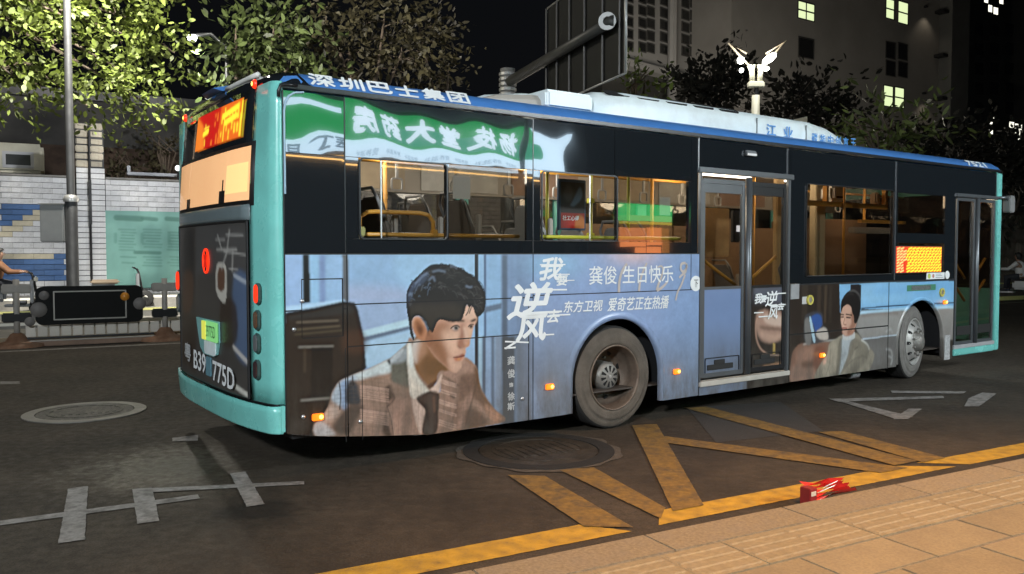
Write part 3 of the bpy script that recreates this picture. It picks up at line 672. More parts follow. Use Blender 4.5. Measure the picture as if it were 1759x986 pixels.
SH.stroke(Zt((985,560),(1000,700),(990,800)), .02, (36,27,22), 1, .7, True, cl); SH.stroke(Zt((1050,500),(1056,620)), .012, (120,86,66), 1, .6, True, cl)
SH.stroke(Zt((665,575),(722,510),(690,460)), .010, (66,50,42), 1, .9, True, cl); SH.stroke(Zt((665,575),(700,700),(715,830)), .012, (58,44,36), 1, .85, True, cl); SH.stroke(Zt((672,580),(706,700),(722,830)), .006, (196,162,144), 0, .5, True, cl)
SH.stroke(Zt((1400,255),(1420,330),(1380,500),(1310,760)), .012, (84,64,52), 1, .8, True, cl)
SH.stroke(Zt((1285,330),(1345,430),(1330,560)), .016, (92,72,58), 2, .6, True, cl)
for a in (((255,368),(268,480),(262,600)),((368,312),(376,400))): SH.stroke(Zt(*a), .008, (40,36,34), 0, .9, True, cl)
sharp = SH.a.copy()
for c_ in range(3): sharp[..., c_] = SH.a[..., c_] - blur(SH.a[..., c_], 3)
SH.a = np.clip(SH.a + .45*sharp, .004, 1)
# the film carries fine grain
g = RNG.normal(0, 1, SH.a.shape[:2]); g = (blur(g, 1)*2+blur(g, 4)*5); SH.a *= np.clip(1+.04*g, .7, 1.3)[..., None]

side = lambda *a, **k: side_print(*a, **k)
def skirt(cu, cz): return cz > bottom(cu)-.005
def arch_keep(cu, cz): return (np.hypot(cu-AR, cz-.47) > .575) & ~((np.abs(cu-AR) < .575) & (cz < .47)) & (cz > bottom(cu)-.005)
g_ = .0045
P_ = lambda name, u0, u1, z0, z1, keep=skirt, res=.006: side(name, u0+g_, u1-g_, z0+g_, z1-g_, res, SH, M_print, bus, keep=keep, low=bottom)
HA0, HA1, HZ0, HZ1 = .12, .425, 1.005, 1.415          # flap in the rear corner
P_('side_panel', .0, .46, 1.20, 1.59, lambda u, z: ~((u > HA0-.004) & (u < HA1+.004) & (z > HZ0-.004) & (z < HZ1+.004)))
P_('side_panel', .0, .46, .15, 1.20, lambda u, z: skirt(u, z) & ~((u > HA0-.004) & (u < HA1+.004) & (z > HZ0-.004) & (z < HZ1+.004)))
P_('filler_flap', HA0, HA1, HZ0, HZ1)
P_('side_panel', .46, 2.125, 1.228, 1.59); P_('side_panel', .46, 2.08, .925, 1.228); P_('side_panel', .46, 2.08, .15, .925)
P_('side_panel', 2.08, 2.125, .15, 1.228); P_('side_panel', 2.125, 4.03, 1.243, 1.59, None)
P_('side_panel', 2.125, 4.15, .15, 1.243, arch_keep); P_('side_panel', 4.03, 4.15, 1.243, 1.59, None)
# --- carcass behind the skin
mb = MB()
for u0, u1, z0, z1 in ((.0,1.0,.37,1.60),(1.0,2.49,.21,1.60),(3.67,4.17,.21,1.60),(2.49,3.67,1.07,1.60),(5.58,7.67,.21,1.26),(8.83,9.08,.23,1.26),(7.67,8.83,1.02,1.26)): mb.box((u0,.006,z0),(u1,.05,z1))
mb.box((.06,.05,.30),(2.46,2.45,.34)); mb.box((2.46,.60,.30),(3.70,1.9,.34)); mb.box((3.70,.05,.30),(7.62,2.45,.34)); mb.box((7.62,.60,.30),(8.88,1.9,.34)); mb.box((8.88,.05,.28),(10.2,2.45,.32))
for u0, u1 in ((2.46,3.70),(7.62,8.88)):
    mb.box((u0,.05,1.06),(u1,.62,1.10)); mb.box((u0-.03,.05,.30),(u0,.62,1.1)); mb.box((u1,.05,.30),(u1+.03,.62,1.1)); mb.box((u0,.60,.30),(u1,.64,1.1))
mb.box((4.1,.03,.2),(5.6,.5,.30)); mb.box((9.05,.03,.22),(10.15,.5,.28))
mb.build('underframe', M_body, bus)
# far side wall and front
mb = MB(); mb.box((.12,2.46,.25),(10.2,2.5,1.45)); mb.box((.12,2.46,2.30),(10.2,2.5,2.74))
for u in (.1,1.5,2.9,4.3,5.7,7.1,8.5,9.9): mb.box((u,2.46,1.45),(u+.16,2.5,2.30))
mb.build('far_side_wall', M_teal, bus)
box('inner_lining', (2.3,2.43,.35),(10.15,2.455,1.45), mat('grey_lining', (.20,.19,.17), .6, var=.1), bus)
for k in range(7): box('far_window_glass', (.27+1.4*k,2.475,1.46),(1.49+1.4*k,2.485,2.29), M_glass_dark, bus)
mb = MB(); mb.box((10.22,.05,.25),(10.3,2.45,1.1)); mb.box((10.22,.05,2.45),(10.3,2.45,2.74)); mb.build('front_panel', M_teal, bus)
box('windscreen', (10.25,.05,1.1),(10.265,2.45,2.45), M_glass_dark, bus)

# --- upper glass band
def band(u0, u1, z0, z1, name='upper_panel', y=0.0, m=None):
    tilt = random.uniform(-.003, .003)*(z1-z0)
    mb = MB(); mb.add([(u0,y,z0),(u1,y+tilt*.3,z0),(u1,y+tilt,z1),(u0,y+tilt,z1),(u0,y+.03,z0),(u1,y+.03,z0),(u1,y+.03,z1),(u0,y+.03,z1)], ((0,1,2,3),(5,4,7,6),(4,5,1,0),(3,2,6,7),(4,0,3,7),(1,5,6,2)))
    return mb.build(name, m or M_gloss, bus)
def wavy_panel(u0, u1, z0, z1):
    """black glass, slightly uneven as real panes are"""
    nu, nz = max(4, int((u1-u0)/.06)), 12; vs = []; ph = random.uniform(0, 6)
    for j in range(nz+1):
        for i in range(nu+1):
            u = u0+(u1-u0)*i/nu; z = z0+(z1-z0)*j/nz
            y = .0012*math.sin(u*4.1+ph+z*2)+.0006*math.sin(u*2.3-ph+z*7)+.0003*math.sin(u*13+z*9+ph)
            vs.append((u, y, z))
    n = len(vs); fs = [(j*(nu+1)+i, j*(nu+1)+i+1, (j+1)*(nu+1)+i+1, (j+1)*(nu+1)+i) for j in range(nz) for i in range(nu)]
    me = MB().add(vs, fs).mesh('upper_panel', smooth=True)
    o = link('upper_panel', me, M_gloss, bus); box('panel_back', (u0,.006,z0),(u1,.03,z1), M_body, bus)
    return o
for u0, u1 in ((.006,.448),(.452,2.118),(2.128,3.03),(3.034,4.02)): wavy_panel(u0, u1, 2.285, 2.70)
band(.006,.448,1.597,2.28)
for u0, u1, z0, z1 in ((.452,.555,1.70,2.281),(.452,2.118,1.597,1.698),(2.06,2.118,1.70,2.281),(2.128,4.02,1.597,1.698),(2.128,2.20,1.70,2.281),(3.055,3.075,1.70,2.281),(3.985,4.02,1.70,2.281),(1.285,1.31,1.70,2.281)): band(u0, u1, z0, z1, 'window_surround', 0.0)
# gutter, blue roof edge, roof
prof = [(0.0,2.745),(.03,2.79),(.10,2.842),(.26,2.88),(.6,2.91),(1.25,2.925),(1.9,2.91),(2.24,2.88),(2.40,2.842),(2.47,2.79),(2.5,2.745)]
us = [(.06,.62),(.13,.9),(.20,1),(10.2,1),(10.30,.85),(10.335,.5)]
vs = []; fs = []; n = len(prof)
for u, f in us:
    for y, z in prof:
        vs.append((u, 1.25+(y-1.25)*(.94+.06*f), 2.745+(z-2.745)*f))
for i in range(len(us)-1):
    for k in range(n-1): fs.append((i*n+k, i*n+k+1, (i+1)*n+k+1, (i+1)*n+k))
fs += [tuple(range(n)), tuple(range((len(us)-1)*n, len(us)*n))]
MB().add(vs, fs).build('roof', M_bluep, bus, smooth=True)
box('rain_gutter', (-.01,-.012,2.715),(10.28,.03,2.748), M_frame, bus, .004)
MB().tube([(.10,-.016,2.738),(.03,-.016,2.738),(-.015,-.014,2.73),(-.03,-.012,2.69),(-.03,-.008,2.65)], .012, 8).build('gutter_end', M_frame, bus, smooth=True)
# roof lettering lies on the sloping edge
sl = Vector((0,.075,.10)).normalized(); nrm = Vector((0,-sl.z,sl.y))
def roof_M(u, y=.055, z=2.812): return Matrix(((1,0,0,u),(0,sl.y,nrm.y,y),(0,sl.z,nrm.z,z),(0,0,0,1)))
for k, ch in enumerate('深圳巴士集团'): text('roof_lettering', ch, M_textw, bus, roof_M(.295+k*.225, .045, 2.796) @ Matrix.Translation((0,0,.012)), .185, .11, fat=.005)
text('roof_lettering', '7521', M_textw, bus, roof_M(9.62,.035,2.785) @ Matrix.Translation((0,0,.012)), .52, .085, fat=.005, shear=-.25)
# --- side windows
def pane(name, u0, u1, z0, z1, m, y=.012): return MB().box((u0,y,z0),(u1,y+.006,z1)).build(name, m, bus)
pane('window_pane', 1.31,2.06,1.70,2.281, M_glass)
pane('sliding_pane', .735,1.285,1.702,2.28, M_glass_clear, .004)
pane('window_pane', 3.075,3.985,1.70,2.281, M_glass)
pane('sliding_pane', 2.745,3.055,1.702,2.28, M_glass_clear, .004)
def wframe(u0, u1, z0, z1, t=.012, name='window_frame', m=None, r=.04, y=0.0):
    mb = MB(); frame_prism(mb, u1-u0, z1-z0, r, t, .012, SIDE_M((u0+u1)/2, (z0+z1)/2, y)); return mb.build(name, m or M_frame, bus)
wframe(.555,1.298,1.695,2.285); wframe(2.205,3.066,1.695,2.285)
box('pane_edge', (.728,-.004,1.705),(.738,.004,2.278), M_alu, bus); box('pane_edge', (2.738,-.004,1.705),(2.747,.004,2.278), M_alu, bus)
for u in (.45,2.123): box('panel_joint', (u-.004,-.003,1.6),(u+.004,.004,2.70), M_frame, bus)
box('body_edge_trim', (-.005,-.004,.37),(.005,.006,2.70), M_frame, bus)
# white corner trim at the top rear
wt = MB().tube([(.010,-.003,2.0),(.010,-.003,2.56),(.020,-.003,2.62),(.045,-.003,2.665),(.085,-.003,2.69),(.15,-.003,2.70)], .008, 6); wt.build('corner_trim', mat('pale_blue_trim', (.35,.50,.62), .3), bus)
# posters and graphics inside the lower dark strip
# --- pillar between window and door, header above the door
band(4.022,4.115,1.597,2.70,'door_pillar',-.002); band(4.115,5.56,2.43,2.70,'door_header',.004); band(5.56,5.72,1.27,2.70,'door_pillar',-.002, M_gloss)
box('panel_joint', (4.118,-.006,2.40),(4.124,.0,2.71), M_alu, bus); box('panel_joint', (5.50,-.004,2.42),(5.508,.004,2.71), M_aludark, bus)
box('door_header_rail', (4.12,-.02,2.375),(5.60,.03,2.43), M_aludark, bus, .006)
lampb = MB().box((4.80,-.03,2.58),(4.96,.0,2.635)).build('courtesy_lamp', M_aludark, bus, .008)
box('lamp_lens', (4.81,-.034,2.583),(4.955,-.03,2.605), mat('white_lens', (.8,.8,.8), .2), lampb)
box('door_pillar_edge', (4.15,-.008,.33),(4.175,.03,2.375), M_aludark, bus, .004)
# --- rear (exit) door: two leaves
SHD = Sheet(4.15, 5.6, .15, 1.3, .010, (112,134,172))
SHD.put(np.clip((.95-SHD.Z)/.5,0,1), (106,116,130), .8)
SHD.poly([(4.88,.1),(5.6,.1),(5.6,1.3),(4.88,1.3)], (40,34,30), 0, 1, False)
Zd = tr(1200,290,2.594)
SHD.poly(Zd((250,520),(395,520),(395,600),(250,600)), (92,96,108), 6, .8, False)
SHD.poly(Zd((268,640),(330,630),(388,650),(392,740),(340,775),(285,765),(262,710)), (164,132,116), 2); SHD.poly(Zd((300,650),(380,660),(388,700),(310,690)), (206,182,166), 4, .8); SHD.poly(Zd((270,700),(330,706),(388,712),(388,722),(300,716)), (96,74,62), 2, .8); SHD.poly(Zd((280,725),(340,740),(385,735),(340,768),(290,755)), (190,156,136), 4, .7)
SHD.stroke(Zd((285,640),(262,680),(262,750),(280,800),(310,825)), .022, (150,112,96), 1, .9); SHD.stroke(Zd((285,640),(262,680),(262,750),(280,800),(310,825)), .009, (206,172,150), 1, .8)
SHD.poly(Zd((335,778),(348,778),(346,825),(335,825)), (190,160,90), 1, .9, False); SHD.stroke(Zd((290,828),(370,832)), .012, (190,160,140), 1, .7)
SHD.poly(Zd((295,880),(380,865),(385,890),(300,900)), (196,148,110), 2, .8)
for k, (u0, u1) in enumerate(((4.185,4.83),(4.90,5.50))):
    door = MB(); frame_prism(door, u1-u0, 1.96, .03, .045, .03, SIDE_M((u0+u1)/2, 1.345, .035)); door.box((u0+.045,.01,1.235),(u1-.045,.035,1.262)); door.box((u0+.04,.012,2.19),(u1-.04,.035,2.29))
    dl = door.build('door', M_aludark if k == 0 else M_frame, bus)
    pg = MB().box((u0+.045,.02,1.262),(u1-.045,.026,2.19)).build('door_glass', M_glass, dl)
    side_print('door_panel', u0+.045, u1-.045, .40, 1.235, .010, SHD, M_print, dl, y=.014)
    vent = MB(); frame_prism(vent, u1-u0-.13, .17 if k == 0 else .15, .02, .008, .006, SIDE_M((u0+u1)/2, .475, .012)); vent.build('door_vent_frame', M_frame, dl)
    vb = MB(); vb.box((u0+.10,.004,.435),(u1-.16,.014,.49)); vb.box((u0+.20,.004,.49),(u0+.36,.014,.535)); vb.build('door_vent', M_black, dl, .004)
    eq = MB(); eq.box((u0+.06,.03,2.21),(u0+.26,.09,2.28)); eq.box((u0+.34,.03,2.215),(u1-.08,.09,2.275)); eq.build('door_gear', M_seat, dl, .008)
MB().tube([(4.865,-.012,.36),(4.865,-.012,2.36)], .034, 10).build('door_post', M_aludark, bus, smooth=True)
box('door_sill', (4.16,-.02,.285),(5.57,.20,.335), mat('sill_metal', (.60,.56,.50), .4, metal=.3, var=.1, scale=8), bus, .006)
box('door_pillar_edge', (5.52,-.008,.33),(5.56,.03,2.375), M_aludark, bus, .004)
# --- front section
SHF = Sheet(5.5, 9.15, .12, 1.30, .006, (46,38,33))
Zp = tr(1360,470,4.93)
SHF.poly(Zp((0,95),(400,95),(400,620),(0,620)), (42,34,29), 0, 1, False)
for x0, x1, c in ((90,140,(58,50,42)),(220,250,(66,54,44)),(280,300,(80,66,52)),(320,345,(56,48,40))): SHF.poly(Zp((x0,100),(x1,100),(x1-10,420),(x0-10,420)), c, 3, .7, False)
SHF.poly(Zp((403,90),(1420,60),(1420,300),(590,300),(580,330),(540,420),(410,330)), (128,178,216), 1, 1, False)
SHF.poly(Zp((600,100),(1000,90),(1000,200),(600,260)), (146,192,224), 12, .7); SHF.poly(Zp((760,110),(1400,80),(1400,150),(760,180)), (112,166,212), 12, .6)
SHF.poly(Zp((497,92),(588,92),(586,260),(500,240)), (36,32,34), 1, 1, False)
SHF.poly(Zp((585,320),(1420,285),(1420,560),(600,560),(540,460)), (140,136,132), 2, 1, False)
SHF.poly(Zp((580,318),(930,290),(1400,270),(1400,292),(930,312),(580,345)), (172,206,226), 2, .9, False); SHF.poly(Zp((590,288),(930,262),(1380,240),(1380,252),(930,275),(590,300)), (40,56,84), 1, .9, False)
SHF.poly(Zp((590,345),(900,320),(900,350),(590,372)), (124,114,108), 3, .8, False); SHF.poly(Zp((600,380),(880,350),(880,500),(600,530)), (148,146,142), 8, .7)
SHF.poly(Zp((600,556),(900,520),(900,900),(560,900)), (104,102,100), 3, 1, False); SHF.poly(Zp((600,548),(890,512),(890,524),(600,562)), (190,206,220), 1, .8, False)
SHF.poly(Zp((640,600),(800,600),(760,780),(560,840)), (120,118,116), 14, .7)
for p in (((800,640),(840,650),(850,700)),((820,700),(850,720),(840,770)),((800,490),(840,470),(850,500))): SHF.stroke(Zp(*p), .03, (170,170,168), 2, .7)
SHF.poly(Zp((0,700),(40,620),(100,590),(300,575),(330,600),(300,760),(210,900),(0,930)), (128,94,78), 3); SHF.poly(Zp((40,680),(110,620),(190,640),(180,740),(60,800)), (160,124,106), 10, .8); SHF.poly(Zp((190,640),(280,620),(260,780),(190,830)), (110,72,58), 8, .8); SHF.poly(Zp((0,800),(60,780),(190,800),(190,900),(0,930)), (152,122,106), 6, .8); SHF.poly(Zp((90,740),(180,745),(170,790),(90,800)), (84,62,50), 6, .7)
SHF.stroke(Zp((100,600),(200,575),(350,566),(440,560)), .014, (206,206,200), 1, .8)
# blue seat and a white bag in the picture
SHF.poly(Zp((108,400),(130,345),(210,318),(262,345),(262,420),(300,480),(310,560),(120,590)), (62,62,66), 2); SHF.poly(Zp((110,400),(150,390),(165,580),(120,590)), (128,126,122), 3, .8)
SHF.poly(Zp((160,375),(200,345),(240,350),(258,400),(250,450),(205,495),(185,440)), (52,84,146), 2); SHF.poly(Zp((150,385),(165,380),(200,560),(180,570)), (176,206,222), 1, .9); SHF.poly(Zp((205,500),(255,460),(295,470),(308,555),(235,555)), (190,180,170), 2)
# seated man in the pale coat
coat = SHF.poly(Zp((430,520),(380,550),(320,590),(300,680),(240,770),(200,900),(400,900),(560,870),(640,840),(700,700),(655,620),(600,560),(540,500)), (150,142,126), 2)
SHF.poly(Zp((420,560),(512,540),(500,640),(420,830),(395,850),(410,700)), (178,186,190), 2); SHF.poly(Zp((400,580),(425,560),(420,700),(400,860),(370,860)), (104,98,84), 3, .8, True, coat); SHF.poly(Zp((500,570),(560,560),(520,680),(440,830),(415,850),(470,700)), (128,120,106), 3, .9, True, coat)
SHF.poly(Zp((560,560),(640,600),(650,700),(560,820),(500,830),(540,700)), (116,110,98), 7, .7, True, coat); SHF.poly(Zp((260,770),(330,600),(390,620),(370,850),(250,890)), (170,160,142), 8, .8, True, coat)
SHF.stroke(Zp((590,560),(640,600),(655,640)), .02, (206,206,200), 2, .8); SHF.stroke(Zp((535,640),(560,620)), .016, (70,64,56), 1, .8)
for p in (((560,720),(610,700),(640,720)),((470,780),(520,730),(600,690)),((330,640),(320,760),(290,860))): SHF.stroke(Zp(*p), .014, (96,90,80), 2, .6)
SHF.poly(Zp((270,740),(295,700),(290,760),(265,770)), (206,168,150), 2, .9)
SHF.poly(Zp((438,500),(520,480),(535,540),(500,560),(440,560)), (196,198,196), 1); SHF.poly(Zp((430,480),(530,450),(520,510),(470,530),(440,520)), (168,120,98), 2)
fc = SHF.poly(Zp((425,270),(500,255),(550,300),(550,420),(520,480),(470,520),(440,512),(425,460),(416,400),(416,330)), (196,156,136), 1)
SHF.poly(Zp((500,330),(560,330),(545,430),(480,525),(470,480),(505,420)), (142,98,78), 5, .85, True, fc); SHF.poly(Zp((420,370),(450,390),(450,470),(430,480)), (220,180,158), 4, .7, True, fc)
SHF.stroke(Zp((418,346),(440,349)), .015, (40,30,26), 0, .95); SHF.stroke(Zp((460,344),(508,352)), .015, (38,28,24), 0, .95); SHF.stroke(Zp((420,368),(438,368)), .016, (40,28,24), 0, .95); SHF.stroke(Zp((464,370),(496,374)), .017, (36,26,22), 0, .95)
SHF.stroke(Zp((448,380),(440,420),(446,432),(460,432)), .013, (140,92,74), 0, .9); SHF.stroke(Zp((430,462),(446,460),(466,464)), .018, (146,70,64), 0, .95); SHF.stroke(Zp((436,482),(455,484)), .012, (168,120,100), 1, .6)
SHF.poly(Zp((416,330),(414,280),(424,225),(450,180),(480,150),(515,140),(555,155),(582,195),(586,260),(580,330),(562,380),(545,420),(530,415),(525,360),(512,330),(500,280),(470,262),(440,280),(428,300)), (26,23,23), 1)
SHF.stroke(Zp((490,150),(530,145),(570,180),(584,230)), .014, (108,106,104), 2, .7); SHF.stroke(Zp((450,200),(480,175),(520,175)), .012, (62,58,56), 2, .7)
g = RNG.normal(0, 1, SHF.a.shape[:2]); SHF.a *= np.clip(1+.03*(blur(g,1)*2+blur(g,4)*4), .7, 1.3)[..., None]
def fkeep(cu, cz): return (np.hypot(cu-AF, cz-.47) > .555) & ~((np.abs(cu-AF) < .555) & (cz < .47))
for a in ((5.575,7.50,.72,1.25),(5.575,7.50,.20,.714),(7.506,9.06,.20,1.25)): side_print('side_panel', a[0]+g_, a[1]-g_, a[2]+g_, a[3]-g_, .008, SHF, M_print, bus, keep=fkeep)
side_print('side_panel', 4.16, 5.57, .20, .283, .012, SHD, M_print, bus)
# windows of the front section
for u0, u1, z0, z1 in ((5.72,5.84,1.262,2.70),(5.84,7.56,1.262,1.345),(5.84,7.56,2.345,2.70),(7.56,7.67,1.262,2.70),(7.67,8.86,1.72,1.84),(7.67,8.86,2.33,2.70),(8.79,9.06,1.262,2.33),(8.86,9.06,2.33,2.70),(7.67,8.79,1.262,1.33)): band(u0, u1, z0, z1, 'window_surround', .001)
pane('window_pane', 5.84,7.56,1.345,2.345, M_glass_dark); pane('window_pane', 7.67,8.79,1.84,2.33, M_glass_dark)
box('panel_joint', (7.612,-.005,1.27),(7.622,.002,2.70), M_aludark, bus)
wframe(5.83,7.57,1.335,2.355,.012); box('window_sill_trim', (5.86,-.006,1.338),(7.55,.002,1.348), M_alu, bus)
# --- front (entry) door
band(9.06,10.18,2.38,2.70,'door_header',.002)
box('door_header_rail', (9.06,-.02,2.335),(10.24,.03,2.38), M_aludark, bus, .006)
for a_, b_ in (((4.25,.10,1.56),(4.80,.10,1.27)),((5.46,.10,1.56),(4.95,.10,1.27))): MB().tube([a_, b_], .018, 8).build('door_handrail', M_rail, bus, smooth=True)
for u0, u1 in ((9.10,9.60),(9.66,10.16)):
    door = MB(); frame_prism(door, u1-u0, 1.95, .03, .04, .03, SIDE_M((u0+u1)/2, 1.35, .035)); dl = door.build('door', M_aludark, bus)
    MB().box((u0+.04,.02,.42),(u1-.04,.026,2.29)).build('door_glass', M_glass_dark, dl)
    MB().box((u0+.06,.002,.50),(u1-.06,.012,.62)).build('door_vent', M_black, dl, .004)
    s = 1 if u0 < 9.5 else -1
    for z in (1.0, 1.30): MB().tube([(u0+.08 if s > 0 else u1-.08,.09,z+.22),(u1-.08 if s > 0 else u0+.08,.09,z-.05)], .018, 8).build('door_handrail', M_rail, dl, smooth=True)
MB().tube([(9.63,-.01,.38),(9.63,-.01,2.33)], .03, 10).build('door_post', M_aludark, bus, smooth=True)
box('door_sill', (9.06,-.015,.325),(10.18,.2,.375), mat('grey_sill', (.35,.35,.36), .5, var=.1, scale=8), bus, .005)
edge = MB(); edge.box((10.18,-.012,.24),(10.31,.05,2.70)); edge.box((9.06,-.014,.235),(10.18,.05,.322)); edge.build('front_edge', M_teal, bus, .01)
arm = MB().tube([(10.20,-.02,2.36),(10.34,-.05,2.37),(10.44,-.03,2.34)], .022, 8).build('mirror_arm', M_aludark, bus, smooth=True)
MB().prism(rrect(.16,.24,.04), .10, Matrix.Translation((10.50,.03,2.28)) @ Matrix(((1,0,0,0),(0,0,-1,0),(0,1,0,0),(0,0,0,1)))).build('mirror_housing', M_seat, arm, .01)
# --- wheel arches
def arch(uc, r0, r1, zb, name, sheet):
    pts = []; a0, a1 = 0, 180; n = 40
    ang = [math.radians(180*k/n) for k in range(n+1)]
    line = [(1, zb)] + [(math.cos(a), None if 0 else math.sin(a)) for a in ang] + [(-1, zb)]
    nu = 3; vs = []
    path = [(uc+1, None)]
    def at(r):
        q = [(uc+r, zb)] + [(uc+r*math.cos(a), .47+r*math.sin(a)) for a in ang] + [(uc-r, zb)]; return q
    rings = [(r0, .03), (r0, -.012), (r0+(r1-r0)*.6, -.014), (r1, .001)]
    Q = [at(r) for r, _ in rings]; m = len(Q[0]); co = []; 
    for (r, y), q in zip(rings, Q): co += [(p[0], y, p[1]) for p in q]
    F = [(i*m+k, (i+1)*m+k, (i+1)*m+k+1, i*m+k+1) for i in range(len(rings)-1) for k in range(m-1)]
    me = bpy.data.meshes.new(name); me.from_pydata(co, [], F); bm = bmesh.new(); bm.from_mesh(me); bmesh.ops.recalc_face_normals(bm, faces=bm.faces); bm.to_mesh(me); bm.free()
    A = np.array(co); at_ = me.attributes.new('print', 'FLOAT_COLOR', 'POINT'); c = np.ones((len(co), 4)); c[:, :3] = sheet.sample(A[:, 0], np.maximum(A[:, 2], .3)); at_.data.foreach_set('color', c.ravel())
    me.shade_smooth(); return link(name, me, M_print, bus)
arch(AR, .535, .600, .21, 'wheel_arch_trim', SH); arch(AF, .53, .575, .23, 'wheel_arch_trim', SHF)
# ------------------------------------------------------------------ wheels
M_tyre = mat('dusty_tyre', (.085,.070,.055), .85, var=.3, scale=7, dirt=(.15,.125,.10), dscale=3, damt=.7, bump=.3, bscale=60)
M_tread = mat('tread_rubber', (.018,.017,.016), .9, var=.2, scale=12)
M_rim = mat('rusty_rim', (.17,.13,.10), .55, metal=.4, var=.3, scale=7, dirt=(.10,.055,.035), dscale=5, damt=.6, bump=.25)
M_hub = mat('hub_metal', (.26,.25,.23), .5, metal=.5, var=.25, scale=12, dirt=(.08,.065,.05), dscale=9, damt=.6, bump=.3)
M_rimpale = mat('pale_steel_rim', (.38,.37,.35), .5, metal=.3, var=.15, scale=8, dirt=(.18,.16,.14), dscale=4, damt=.5)
M_tyrepale = mat('pale_dusty_tyre', (.14,.13,.12), .85, var=.2, scale=6, dirt=(.20,.19,.17), dscale=3, damt=.6)
WM = Matrix(((1,0,0,0),(0,0,1,0),(0,-1,0,0),(0,0,0,1))).inverted()     # lathe axis -> local y (inwards)
WM = Matrix(((1,0,0,0),(0,0,1,0),(0,1,0,0),(0,0,0,1)))                 # (x,y,h) -> (x,h,y)
def wheel(u, y, yaw, front, name='wheel'):
    e = bpy.data.objects.new(name, None); COL.objects.link(e); e.parent = bus; e.location = (u, y, .47); e.rotation_euler = (0,0,yaw)
    tm = M_tyrepale if front else M_tyre
    MB().lathe([(.29,.03),(.30,.008),(.325,-.004),(.345,.002),(.36,.000),(.385,.004),(.39,.012),(.41,.010),(.435,.018),(.448,.028)], 56, WM).build('tyre_sidewall', tm, e, smooth=True)
    tr_ = MB().lathe([(.448,.028),(.462,.042),(.469,.07),(.470,.105),(.462,.106),(.462,.114),(.470,.115),(.470,.165),(.462,.166),(.462,.174),(.470,.175),(.468,.22),(.45,.255),(.30,.27)], 56, WM)
    tr_.build('tyre', M_tread, e, smooth=False)
    if not front:
        MB().lathe([(.292,.034),(.300,.004),(.294,-.004),(.284,.0),(.280,.02),(.272,.05),(.262,.09),(.268,.115),(.258,.135),(.245,.19),(.205,.225),(.12,.23)], 56, WM).build('rim', M_rim, e, smooth=True)
        MB().lathe([(.135,.232),(.130,.12),(.118,.095),(.095,.082),(.05,.076),(.001,.074)], 32, WM).build('hub', M_hub, e, smooth=True)
        for k in range(10):
            vb = MB(); a = 2*math.pi*k/10+.2; c, s_ = math.cos(a), math.sin(a)
            def pt(r, q, h): return (r*c - q*s_, h, r*s_ + q*c)
            vb.add([pt(.045,-.006,.0735),(pt(.098,-.016,.080)),pt(.098,.016,.080),pt(.045,.006,.0735)], [(0,1,2,3)]); vb.build('hub_vent', M_hole, e)
        MB().lathe([(.016,.08),(.016,.064),(.001,.062)], 10, WM).build('hub_cap', M_rimpale, e)
        for k in range(10):
            nb = MB(); a = 2*math.pi*k/10; nb.lathe([(.013,0),(.013,.03),(.001,.032)], 6, Matrix.Translation((.168*math.cos(a), .225, .168*math.sin(a))) @ Matrix.Rotation(math.pi/2, 4, 'X')); nb.build('wheel_nut', M_hub, e)
        for k in range(8):
            hb = MB(); a = 2*math.pi*k/8+.3; x, z = .225*math.cos(a), .225*math.sin(a); hb.lathe([(.028,0),(.001,.001)], 10, Matrix.Translation((x,.20,z)) @ Matrix.Rotation(math.pi/2, 4, 'X')); hb.build('rim_hole', M_hole, e)
    else:
        MB().lathe([(.295,.03),(.300,.004),(.29,-.006),(.278,.01),(.265,.035),(.25,.03),(.215,-.015),(.19,-.035),(.14,-.03),(.125,-.03)], 56, WM).build('rim', M_rimpale, e, smooth=True)
        MB().lathe([(.13,-.03),(.115,-.05),(.10,-.085),(.07,-.105),(.001,-.108)], 28, WM).build('hub', M_hub, e, smooth=True)
        for k in range(10):
            hb = MB(); a = 2*math.pi*k/10; c, s_ = math.cos(a), math.sin(a); r0 = .228
            vs = []
            for q in range(12):
                b = 2*math.pi*q/12; rr = r0+.026*math.cos(b); tt = .021*math.sin(b)
                x, z = rr*c-tt*s_, rr*s_+tt*c; rad = math.hypot(x, z); h = -.015+(rad-.215)/(.035)*.045 if rad > .215 else -.015-(.215-rad)/.025*.02
                vs.append((x, h-.003, z))
            hb.add(vs, [tuple(range(12))]); hb.build('rim_hole', M_hole, e)
        for k in range(10):
            nb = MB(); a = 2*math.pi*(k+.5)/10; nb.lathe([(.016,0),(.016,.035),(.001,.04)], 6, Matrix.Translation((.165*math.cos(a), -.03, .165*math.sin(a))) @ Matrix.Rotation(math.pi/2, 4, 'X')); nb.build('wheel_nut', M_hub, e)
    return e
wheel(AR, .03, 0, False); wheel(AF-.02, .07, math.radians(11), True)
for u, y, yaw in ((AR, 2.47, 0), (AF, 2.42, math.radians(8.5))):
    e = bpy.data.objects.new('wheel', None); COL.objects.link(e); e.parent = bus; e.location = (u, y, .47); e.rotation_euler = (0,0,yaw+math.pi)
    MB().lathe([(.2,.02),(.29,.03),(.33,0),(.44,.02),(.47,.06),(.47,.24),(.30,.27)], 32, WM).build('tyre', M_tread, e, smooth=True)
MB().tube([(AR,.35,.47),(AR,2.2,.47)], .09, 10).build('axle', M_body, bus)
MB().tube([(6.9,.12,.16),(7.05,.12,.16)], .05, 10).build('air_tank', M_seat, bus, smooth=True)

